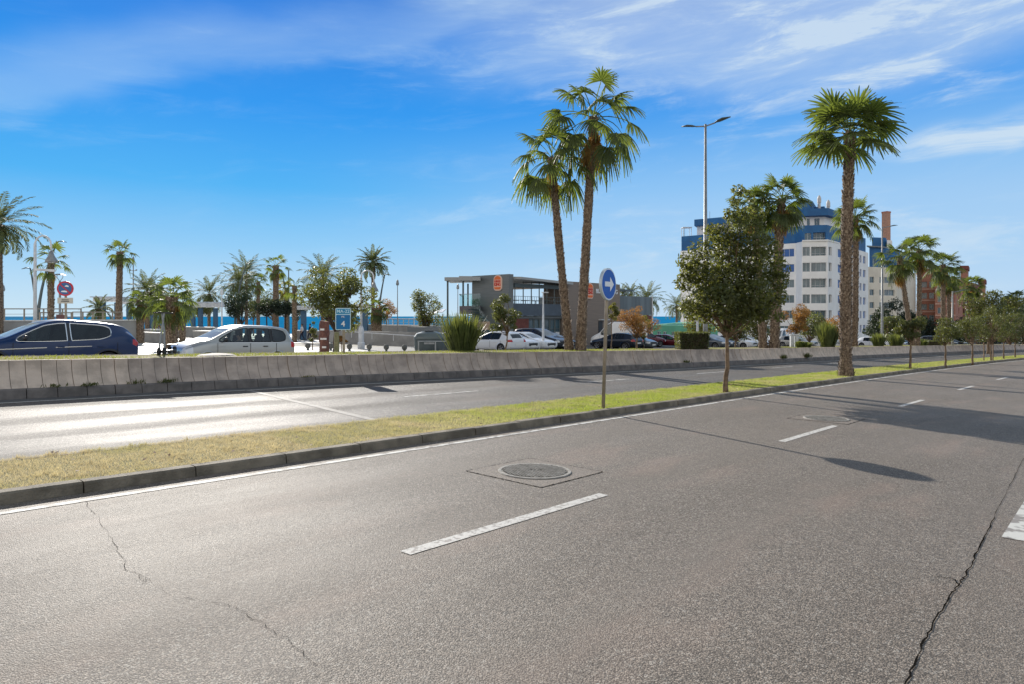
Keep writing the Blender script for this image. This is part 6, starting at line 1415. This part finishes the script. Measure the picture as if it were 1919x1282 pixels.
def build_car(kind, body_m, label, cat, group, glass_m=None, interior=True, win_side=None):
    K = KINDS[kind]; rows = K['rows']; L = K['L']; V, Fc, Mi = [], [], []
    for (x, w, zb, bt, tp, wt) in rows:
        X0 = L / 2 - x
        half = [(0, zb), (w * .78, zb), (w * .965, zb + .09), (w, (zb + bt) * .52), (w * .985, bt - .07), (w * .955, bt), (wt + (w * .955 - wt) * .12, max(tp - .085, bt + .012)), (wt, max(tp - .02, bt + .02)), (wt * .86, tp), (0, tp + .022)]
        V += [(X0, y, z) for y, z in half] + [(X0, -y, z) for y, z in half[-2:0:-1]]
    n = 18; nr = len(rows)
    for i in range(nr - 1):
        for k in range(n):
            k2 = (k + 1) % n; Fc.append((i * n + k, (i + 1) * n + k, (i + 1) * n + k2, i * n + k2)); mi = 0
            kk = k if k < 9 else 17 - k
            if K['side'][0] <= i < K['side'][1] and kk == 5: mi = 4 if i in K['pil'] else 1
            if K['ws'][0] <= i < K['ws'][1] and kk == 8: mi = 2
            if K['rw'][0] <= i < K['rw'][1] and kk == 8: mi = 3
            Mi.append(mi)
    Fc.append(tuple(range(n))); Mi.append(0); Fc.append(tuple((nr - 1) * n + k for k in range(n))[::-1]); Mi.append(0)
    me = bpy.data.meshes.new('t'); me.from_pydata(V, [], Fc)
    for _ in range(5): me.materials.append(body_m)
    me.polygons.foreach_set('material_index', Mi); me.update()
    cr = me.attributes.new('crease_edge', 'FLOAT', 'EDGE'); i0, i1 = K['side']
    for ed in me.edges:
        a_, b_ = sorted(ed.vertices); ia, ka, ib, kb = a_ // n, a_ % n, b_ // n, b_ % n
        ka, kb = (ka if ka <= 9 else 18 - ka), (kb if kb <= 9 else 18 - kb)
        if ka == kb and ka in (5, 6) and i0 <= ia <= i1 and i0 <= ib <= i1: cr.data[ed.index].value = .75
        if ia == ib and {ka, kb} == {5, 6} and i0 <= ia <= i1: cr.data[ed.index].value = .9 if i0 < ia < i1 else .6
        if ka == kb == 8 and ia <= nr - 3: cr.data[ed.index].value = .35
    to = bpy.data.objects.new('t', me); COL.objects.link(to)
    sm = to.modifiers.new('s', 'SUBSURF'); sm.levels = 2; sm.render_levels = 2
    dg = bpy.context.evaluated_depsgraph_get(); em = bpy.data.meshes.new_from_object(to.evaluated_get(dg)); bpy.data.objects.remove(to)
    co = np.empty(len(em.vertices) * 3); em.vertices.foreach_get('co', co); co = co.reshape(-1, 3)
    # pull the arch openings into true circles, then sort the faces into parts
    wx = [L / 2 - q for q in K['wheels']]; Ra = K['r'] + .055; zc = K['r']; groups = {}
    cen = np.array([list(p.center) for p in em.polygons]); nor = np.array([list(p.normal) for p in em.polygons])
    side = np.abs(cen[:, 1]) > K['W'] * .70; kill = np.zeros(len(cen), bool)
    for x0 in wx:
        d = np.hypot(cen[:, 0] - x0, cen[:, 2] - zc); kill |= (d < Ra) & side & (cen[:, 2] < zc + Ra)
    keepv = set(); 
    for p in em.polygons:
        if kill[p.index]: keepv.update(p.vertices)
    for v in keepv:
        for x0 in wx:
            dx_, dz_ = co[v, 0] - x0, co[v, 2] - zc; d = math.hypot(dx_, dz_)
            if d < Ra * 1.35 and abs(co[v, 1]) > K['W'] * .6 and d > 1e-3: co[v, 0] = x0 + dx_ / d * Ra; co[v, 2] = zc + dz_ / d * Ra
    hz0, hz1 = rows[1][3] - .17, rows[2][4] - .03; tz1 = rows[-2][3] + .02
    for p in em.polygons:
        if kill[p.index]: continue
        c = cen[p.index]; nn = nor[p.index]; mi = p.material_index; key = ('body', 'side_window', 'windscreen', 'rear_window', 'door_pillar')[mi]
        if mi == 0:
            s = 'l' if c[1] > 0 else 'r'
            if c[0] > L / 2 - .30 and abs(c[1]) > K['W'] * .62 and hz0 < c[2] < hz1 - .05 and nn[2] < .8: key = 'head_light_' + s
            elif c[0] > L / 2 - .16 and abs(c[1]) < K['W'] * .48 and hz0 - .10 < c[2] < hz0 + .10: key = 'grille'
            elif c[0] < -L / 2 + (.22 if kind != 'van' else .08) and abs(c[1]) > K['W'] * .60 and tz1 - .20 < c[2] < tz1 + .0: key = 'tail_light_' + s
            elif c[2] < (.36 if K['clad'] else .24) : key = 'sill_trim'
        if mi == 1: key += '_l' if c[1] > 0 else '_r'
        groups.setdefault(key, []).append(tuple(p.vertices))
    root = empty('parked_car', (0, 0, 0), 0, label, cat, group); gm = glass_m or M_GLASS
    mats = {'body': body_m, 'side_window_l': gm, 'side_window_r': gm, 'windscreen': M_WSCREEN, 'rear_window': gm, 'head_light_l': M_LAMPC, 'head_light_r': M_LAMPC, 'door_pillar': M_BLACK, 'grille': M_BLACK, 'tail_light_l': M_LAMPR, 'tail_light_r': M_LAMPR, 'sill_trim': M_BLACK if K['clad'] else body_m}
    names = {k: k[:-2] if k.endswith(('_l', '_r')) else k for k in mats}
    objs = {}
    for key, fs in groups.items():
        used = sorted({v for f in fs for v in f}); idx = {v: i for i, v in enumerate(used)}; mb = MB()
        mb.add([tuple(co[v]) for v in used], [tuple(idx[v] for v in f) for f in fs]); objs[key] = mb.build(names[key], mats[key], root, smooth=True)
    # trim round the side glass, arches, wells, wheels
    for key in ('side_window_l', 'side_window_r'):
        if key not in groups: continue
        cnt = {}
        for f in groups[key]:
            for a, b in zip(f, f[1:] + f[:1]): e = (min(a, b), max(a, b)); cnt[e] = cnt.get(e, 0) + 1
        mb = MB(); o = .004 if key[-1] == 'l' else -.004
        for (a, b), k in cnt.items():
            if k == 1: mb.bar(Vector(co[a]) + Vector((0, o, 0)), Vector(co[b]) + Vector((0, o, 0)), .022)
        mb.build('window_trim', M_CHROME if K['trim'] else M_BLACK, root)
    wm = MB(); wd = K['W'] - .03
    for x0 in wx:
        for sg in (-1, 1):
            N = 18; vs = []; am = MB(); av = []
            for k in range(N + 1):
                a = math.pi * (-.08 + 1.16 * k / N); vs += [(x0 + Ra * math.cos(a), sg * (wd + .005), zc + Ra * math.sin(a)), (x0 + Ra * math.cos(a), sg * (wd - .30), zc + Ra * math.sin(a))]
                for rr_, yy in ((Ra - .012, wd + .02), (Ra + .045, wd + .026), (Ra + .05, wd - .03)): av.append((x0 + rr_ * math.cos(a), sg * yy, zc + rr_ * math.sin(a)))
            wm.add(vs, [(2 * k, 2 * k + 1, 2 * k + 3, 2 * k + 2) for k in range(N)])
            wm.add([(x0 + Ra * math.cos(2 * math.pi * k / 24), sg * (wd - .30), zc + Ra * math.sin(2 * math.pi * k / 24)) for k in range(24)], [tuple(range(24))])
            am.add(av, [(3 * k + q, 3 * k + q + 1, 3 * k + q + 4, 3 * k + q + 3) for k in range(N) for q in range(2)]); am.build('wheel_arch', M_BLACK if K['clad'] else body_m, root, smooth=True)
            w = empty('wheel', (x0, sg * (wd - .10), zc)); w.parent = root; N = 26; r = K['r']
            tm = MB(); prof = [(r * .66, .085), (r * .94, .10), (r, .07), (r, -.07), (r * .94, -.10), (r * .66, -.085)]
            tm.add([(q * math.cos(2 * math.pi * k / N), y, q * math.sin(2 * math.pi * k / N)) for q, y in prof for k in range(N)], [(i * N + k, i * N + (k + 1) % N, (i + 1) * N + (k + 1) % N, (i + 1) * N + k) for i in range(5) for k in range(N)]); tm.build('tyre', M_TYRE, w, smooth=True)
            rm = MB(); yy = sg * .06
            rm.add([(q * math.cos(2 * math.pi * k / N), sg * y, q * math.sin(2 * math.pi * k / N)) for q, y in ((r * .67, .085), (r * .60, .08), (r * .58, .03)) for k in range(N)], [(i * N + k, i * N + (k + 1) % N, (i + 1) * N + (k + 1) % N, (i + 1) * N + k) for i in range(2) for k in range(N)])
            for k in range(5):
                a = 2 * math.pi * k / 5; rm.bar((0, yy, 0), (r * .60 * math.cos(a), yy, r * .60 * math.sin(a)), .05, .03)
            rm.build('rim', M_RIM, w)
            dm = MB(); dm.add([(r * .58 * math.cos(2 * math.pi * k / N), sg * .02, r * .58 * math.sin(2 * math.pi * k / N)) for k in range(N)], [tuple(range(N))]); dm.build('brake_disc', M_BLACK, w)
    wm.build('wheel_well', M_DARK, root)
    bt = rows[6][3]; xm = L / 2 - rows[5][0] - .18
    for sg in (-1, 1):
        mb = MB(); mb.lathe((0, 0, 0), [(.02, -.07), (.07, -.05), (.085, .02), (.06, .07), (.01, .08)], 10); mb.v = [(x * .75, y * 1.25, z) for x, y, z in mb.v]
        o = mb.build('mirror', M_BLACK, root, smooth=True); o.location = (xm, sg * (K['W'] + .07), bt + .09)
        for xd in ((rows[8][0] - .16, rows[11][0] - .30) if kind != 'van' else (rows[7][0] - .1,)):
            mb = MB(); mb.box((L / 2 - xd, sg * (K['W'] + .005), bt - .16), (.17, .035, .035)); mb.build('door_handle', M_BLACK if body_m is P_SILVER else body_m, root, bevel=.01)
        for xd in (rows[5][0] - .05, rows[8][0] + .03) + ((rows[11][0] + .12,) if kind != 'van' else ()):
            mb = MB(); pts = [(L / 2 - xd, sg * (K['W'] * f + .0035), z) for f, z in ((.985, bt - .05), (1.0, (bt + .2) * .55), (.985, .36))]; 
            for p, q in zip(pts, pts[1:]): mb.bar(p, q, .010, .006)
            mb.build('door_gap', M_DARK, root)
    mb = MB(); mb.box((-L / 2 + .005, 0, .56 if kind != 'suv' else .62), (.03, .52, .11)); mb.build('number_plate', M_PLATE, root); mb = MB(); mb.box((L / 2 - .02, 0, .42), (.05, .52, .11)); mb.build('number_plate', M_PLATE, root)
    if interior:
        mb = MB(); mb.box((-.1, 0, .45), (L * .62, K['W'] * 1.6, .1)); mb.box((L / 2 - rows[4][0] - .25, 0, bt - .12), (.35, K['W'] * 1.55, .22)); mb.build('cabin_floor', M_SEAT, root)
        for xs in (L / 2 - rows[8][0] + .12, L / 2 - rows[10][0] + .1):
            for sg in ((-.37, .37)):
                mb = MB(); mb.box((xs, sg, .62), (.5, .48, .22)); mb.box((xs - .28, sg, .92), (.14, .48, .58), tx=.2, ty=.15); mb.box((xs - .31, sg, 1.29), (.09, .26, .17)); mb.build('seat', M_SEAT, root, bevel=.03)
        sw = MB(); N = 16; c = Vector((L / 2 - rows[8][0] + .52, .37, bt - .02)); sw.tube([c + Vector((.05 * math.sin(a) * 2 * .5, .18 * math.cos(a), .17 * math.sin(a))) for a in [2 * math.pi * k / N for k in range(N + 1)]], .016, 6); sw.build('steering_wheel', M_BLACK, root)
    return root
def put_car(root, a, c, rz): p = P(a, c, 0.0, False); root.location = (p[0], p[1], p[2] - .004); root.rotation_euler = Euler((0, 0, rz)); return root
TILT = math.atan(.026)
def aligned(root, flip=False):             # follow the slope of the street when parked along it
    root.rotation_euler = Euler((0, -TILT if flip else TILT, ROADROT + (math.pi if flip else 0)))
blue = build_car('suv', P_BLUE, 'dark blue sport utility car with chrome window line and a driver at the wheel', 'car', 'cars on the street and in the car park', M_GLASSD)
put_car(blue, 5.28, 22.0, 0); aligned(blue, True)
silver = build_car('mpv', P_SILVER, 'silver compact people carrier with a dark grille facing left, driver inside', 'car', 'cars on the street and in the car park')
put_car(silver, 10.70, 22.25, 0); aligned(silver, True); silver.scale = (.94, 1, 1)
mb = MB()                                    # pale moulding low on the doors and the line under the handles
for y0 in (.918, -.918): mb.bar((1.0, y0, .50), (-1.0, y0, .50), .02, .035); mb.bar((1.25, y0, .80), (.15, y0, .84), .012, .02); mb.bar((-.05, y0, .845), (-.9, y0, .87), .012, .02)
mb.build('door_moulding', M_CHROME, blue)
mb = MB(); Ls = 4.02                         # oval grille and bonnet details of the silver car
mb.add([(Ls / 2 - .045 - .10 * (abs(.42 * math.cos(t_)) / .42) ** 2 + .028, .46 * math.cos(t_), .66 + .085 * math.sin(t_)) for t_ in [2 * math.pi * k / 24 for k in range(24)]], [tuple(range(24))]); mb.build('oval_grille', M_BLACK, silver)
g_ = 'cars on the street and in the car park'
hatch = build_car('hatch', P_WHITE, 'white hatchback seen from behind, first right of the sword leaved bush', 'car', g_)
# perpendicular bays; nose-in cars face the road (-c), the first one shows its tail
NOSE = math.atan2(-SA, CA)                   # heading of the -c direction
put_car(hatch, 31.9, 30.2, NOSE + math.pi)
h2 = copy_thing(hatch, (0, 0, 0), 0, 'white hatchback facing the avenue, second of the three white cars'); put_car(h2, 34.3, 31.0, NOSE)
h3 = copy_thing(hatch, (0, 0, 0), 0, 'white hatchback facing the avenue, third of the three white cars'); put_car(h3, 36.6, 31.4, NOSE)
h3.scale = (1.05, 1, .97)
def recolour(root, m, old):
    for ch in [root] + list(root.children_recursive):
        if ch.type == 'MESH':
            for s in ch.material_slots:
                if s.material is old: s.link = 'OBJECT'; s.material = m
    return root
dsuv = build_car('estate', P_DARK, 'dark people carrier facing the avenue right of the three white cars', 'car', g_)
put_car(dsuv, 38.9, 32.2, NOSE)
def cc(src, a, c, rz, lb, m, old, sc=None):
    o = copy_thing(src, (0, 0, 0), 0, lb, g_, sc); put_car(o, a, c, rz); return recolour(o, m, old) if m else o
cc(hatch, 41.8, 33.5, NOSE, 'dark hatchback between the dark people carrier and the palm pair', P_DARK, P_WHITE)
cc(hatch, 47.6, 31.3, NOSE + math.pi, 'dark blue car right of the palm pair showing its tail lights', P_DARK, P_WHITE, (1.08, 1.05, 1.0))
cc(hatch, 49.7, 31.0, NOSE, 'dark car with a silver shining bonnet just behind the arrow sign post', P_GREY, P_WHITE)
cc(dsuv, 57.6, 34.8, ROADROT - R(20), 'dark red people carrier between the russet tree and the trimmed hedge', P_MAROON, P_DARK)
cc(hatch, 60.5, 33.5, NOSE + R(10), 'dark red low car just left of the trimmed hedge', P_MAROON, P_WHITE, (1.0, 1.0, .93))
cc(hatch, 62.5, 37.5, NOSE, 'dark car roof seen over the dark red one by the hedge', P_DARK, P_WHITE)
cc(dsuv, 58.3, 28.6, NOSE, 'dark grey estate car right behind the trimmed hedge', P_GREY, P_DARK, .92)
cc(hatch, 61.0, 29.0, NOSE, 'grey blue car behind the trunk of the leafy median tree', P_GREY, P_WHITE)
cc(hatch, 62.6, 27.8, NOSE, 'white car just right of the leafy median tree trunk', None, None)
cc(hatch, 64.6, 27.4, NOSE, 'second white car right of the leafy median tree trunk', None, None)
cc(hatch, 77.0, 27.0, NOSE, 'silver car glimpsed beside the spiky agave bush', P_SILVER, P_WHITE)
cc(hatch, 88.4, 21.9, NOSE - R(12), 'small white car facing us left of the small sword leaved bushes', None, None)
cc(hatch, 93.5, 21.8, NOSE, 'silver car between the two small sword leaved bushes', P_SILVER, P_WHITE)
cc(hatch, 97.0, 21.5, NOSE, 'dark car right of the small sword leaved bushes', P_DARK, P_WHITE)
cc(hatch, 101.0, 20.8, NOSE, 'grey car left of the far trimmed hedge', P_GREY, P_WHITE)
cc(dsuv, 111.0, 19.6, NOSE, 'grey people carrier behind the young median trees', P_GREY, P_DARK)
cc(hatch, 115.0, 18.8, NOSE, 'dark car behind the second young median tree', P_BLACK, P_WHITE)
van = build_car('van', paint('van_white', (.78, .79, .80)), 'white panel van parked between the palm trunks and the agave', 'van', 'white vans in the car park')
p = loc(1462, 84); van.location = p; van.rotation_euler = (0, 0, R(228))
v2 = copy_thing(van, loc(1160, 63), R(170), 'white van behind the russet tree and the arrow sign post')
v2.scale = (1.05, 1, 1.08)
lc = copy_thing(hatch, (0, 0, 0), 0, 'white car tail cut by the left edge of the view'); put_car(lc, 1.42, 19.75, 0); aligned(lc, True); lc.scale = (1, 1, .93)

# ============================================================ PEOPLE
def skin(name, verts, edges, rads, m, parent, sub=1, root=0):
    me = bpy.data.meshes.new(name); me.from_pydata(verts, edges, []); o = bpy.data.objects.new(name, me); COL.objects.link(o)
    md = o.modifiers.new('s', 'SKIN'); sv = me.skin_vertices[0].data
    for i, r in enumerate(rads): sv[i].radius = (r, r) if not hasattr(r, '__len__') else r; sv[i].use_root = (i == root)
    ms = o.modifiers.new('b', 'SUBSURF'); ms.levels = sub; ms.render_levels = sub
    dg = bpy.context.evaluated_depsgraph_get(); em = bpy.data.meshes.new_from_object(o.evaluated_get(dg)); bpy.data.objects.remove(o)
    em.materials.clear(); em.materials.append(m); em.polygons.foreach_set('use_smooth', [True] * len(em.polygons)); em.name = name
    r = bpy.data.objects.new(name, em); COL.objects.link(r); r.parent = parent; return r
M_SKIN = mat('skin', (.46, .27, .19), .6)
def person(l, rz, label, top, trousers, hair, pose='walk', k=1.0, group=None):
    """x forward, y left; one continuous body with clothing, hair and shoes over it"""
    root = empty('person', l, rz, label, 'person', group); root.scale = (k,) * 3
    hip = Vector((0, 0, .93)); V = [hip, (0, 0, 1.1), (0, 0, 1.28), (0, 0, 1.42), (0, 0, 1.50), (.01, 0, 1.56), (.02, 0, 1.63), (.01, 0, 1.70)]
    Rr = [(.15, .11), (.13, .10), (.16, .11), (.12, .08), .055, .065, .085, .07]; E = [(i, i + 1) for i in range(7)]
    top_v, top_e, top_r = [(0, 0, .92), (0, 0, 1.1), (0, 0, 1.28), (0, 0, 1.42)], [(0, 1), (1, 2), (2, 3)], [(.165, .125), (.145, .115), (.175, .125), (.13, .09)]
    tr_v, tr_e, tr_r = [(0, 0, .96)], [], [(.16, .12)]
    shoes = []
    for sg in (-1, 1):
        if pose == 'walk': ph = sg; kn = (.12 * ph + .05, sg * .10, .50); an = (.24 * ph - .04, sg * .09, .09); toe = (.24 * ph + .14, sg * .09, .04); el = (-.12 * ph, sg * .27, 1.14); wr = (-.10 * ph + .14, sg * .27, .92)
        elif pose == 'sit': kn = (.46, sg * .13, .98); an = (.62, sg * .12, .62); toe = (.76, sg * .12, .58); el = (.14, sg * .24, 1.15); wr = (.38, sg * .15, 1.22)
        else: kn = (.02, sg * .10, .50); an = (0, sg * .10, .09); toe = (.15, sg * .11, .04); el = (.0, sg * .27, 1.14); wr = (.14, sg * .20, 1.0)
        hj = (0, sg * .09, .90); sh = (0, sg * .18, 1.42)
        n = len(V); V += [hj, kn, an, toe]; Rr += [.095, .060, .042, .035]; E += [(0, n), (n, n + 1), (n + 1, n + 2), (n + 2, n + 3)]
        n = len(tr_v); tr_v += [hj, kn, (an[0], an[1], an[2] + .03)]; tr_r += [.105, .075, .062]; tr_e += [(0, n), (n, n + 1), (n + 1, n + 2)]
        n = len(V); V += [sh, el, wr]; Rr += [.058, .042, .030]; E += [(3, n), (n, n + 1), (n + 1, n + 2)]
        n2 = len(top_v); top_v += [sh, el, tuple(Vector(el).lerp(Vector(wr), .85))]; top_r += [.07, .054, .043]; top_e += [(3, n2), (n2, n2 + 1), (n2 + 1, n2 + 2)]
        d = (Vector(wr) - Vector(el)).normalized(); pm = Vector(wr) + d * .06; n3 = len(V); V.append(tuple(pm)); Rr.append((.036, .018)); E.append((n + 2, n3))
        for q, (oy, ln) in enumerate(((-.030, .070), (-.011, .082), (.010, .078), (.029, .060))):
            b_ = pm + Vector((oy, 0, 0)) * 1 + d * .025; n4 = len(V); V += [tuple(b_), tuple(b_ + d * ln * .6 + Vector((.008, -sg * .006, 0))), tuple(b_ + d * ln + Vector((.012, -sg * .022, 0)))]; Rr += [.009, .008, .007]; E += [(n3, n4), (n4, n4 + 1), (n4 + 1, n4 + 2)]
        n4 = len(V); V += [tuple(pm + Vector((.045, -sg * .01, .0))), tuple(pm + Vector((.062, -sg * .02, 0)) + d * .04)]; Rr += [.011, .009]; E += [(n3, n4), (n4, n4 + 1)]
        shoes.append((an, toe))
    skin('body', V, E, Rr, M_SKIN, root); skin('top', top_v, top_e, top_r, top, root); skin('trousers', tr_v, tr_e, tr_r, trousers, root)
    for an, toe in shoes: mb = MB(); mb.tube([(an[0] - .06, an[1], an[2] - .04), an, ((an[0] + toe[0]) / 2, toe[1], toe[2] + .03), (toe[0] + .04, toe[1], toe[2])], [.035, .05, .045, .03], 8); mb.build('shoe', M_BLACK, root, smooth=True)
    mb = MB(); mb.lathe((-.015, 0, 1.68), [(.094, -.06), (.100, 0), (.09, .055), (.05, .095), (0, .105)], 14); mb.v = [(x - (.012 if x > .04 else -.0), y * .9, z) for x, y, z in mb.v]; mb.build('hair', hair, root, smooth=True)
    mb = MB(); mb.lathe((.098, 0, 1.63), [(.0, -.015), (.014, -.01), (.010, .015), (0, .03)], 6); mb.build('nose', M_SKIN, root)
    for sg in (-1, 1): mb = MB(); mb.lathe((.088, sg * .032, 1.655), [(0, -.009), (.010, 0), (0, .009)], 6); mb.build('eye', M_BLACK, root); mb = MB(); mb.box((.0, sg * .088, 1.64), (.03, .016, .05)); mb.build('ear', M_SKIN, root, bevel=.006)
    mb = MB(); mb.box((.093, 0, 1.592), (.012, .04, .01)); mb.build('mouth', mat('lips', (.35, .12, .10), .6), root)
    return root
C_WHITE, C_NAVY = mat('pale_shirt', (.62, .60, .60), .9), mat('navy_cloth', (.02, .025, .05), .9); C_MAR, C_GR = mat('maroon_cloth', (.16, .03, .04), .9), mat('grey_cloth', (.16, .16, .17), .9)
H_DK, H_GY = mat('dark_hair', (.03, .02, .015), .7), mat('grey_hair', (.35, .33, .31), .7); g = 'people walking on the promenade'
person(loc(566, 73), R(200), 'person in a pale top and dark trousers walking beside the blue column', C_WHITE, C_NAVY, H_DK, 'walk', 1.0, g)
person(loc(581, 74), R(190), 'person in dark clothes walking right behind the one in the pale top', C_NAVY, C_NAVY, H_DK, 'walk', 1.02, g)
person(loc(295, 84), R(260), 'person with grey hair and maroon jacket standing by the far promenade wall', C_MAR, C_GR, H_GY, 'stand', 1.0, g)
person(loc(757, 80), R(240), 'person in dark clothes standing far off by the beach railing', C_GR, C_NAVY, H_DK, 'stand', 1.0, g)
for car, lb, cl, hr, L_, bx_ in ((blue, 'person in a pale shirt driving the dark blue car', C_WHITE, H_GY, 4.38, 2.52), (silver, 'person in dark clothes driving the silver car', C_GR, H_DK, 4.02, 2.20)):
    q = car.matrix_basis @ Vector((L_ / 2 - bx_ + .10, .37, -.26)); person(q, car.rotation_euler.z, lb, cl, C_NAVY, hr, 'sit', .88, 'drivers in the two nearest cars')
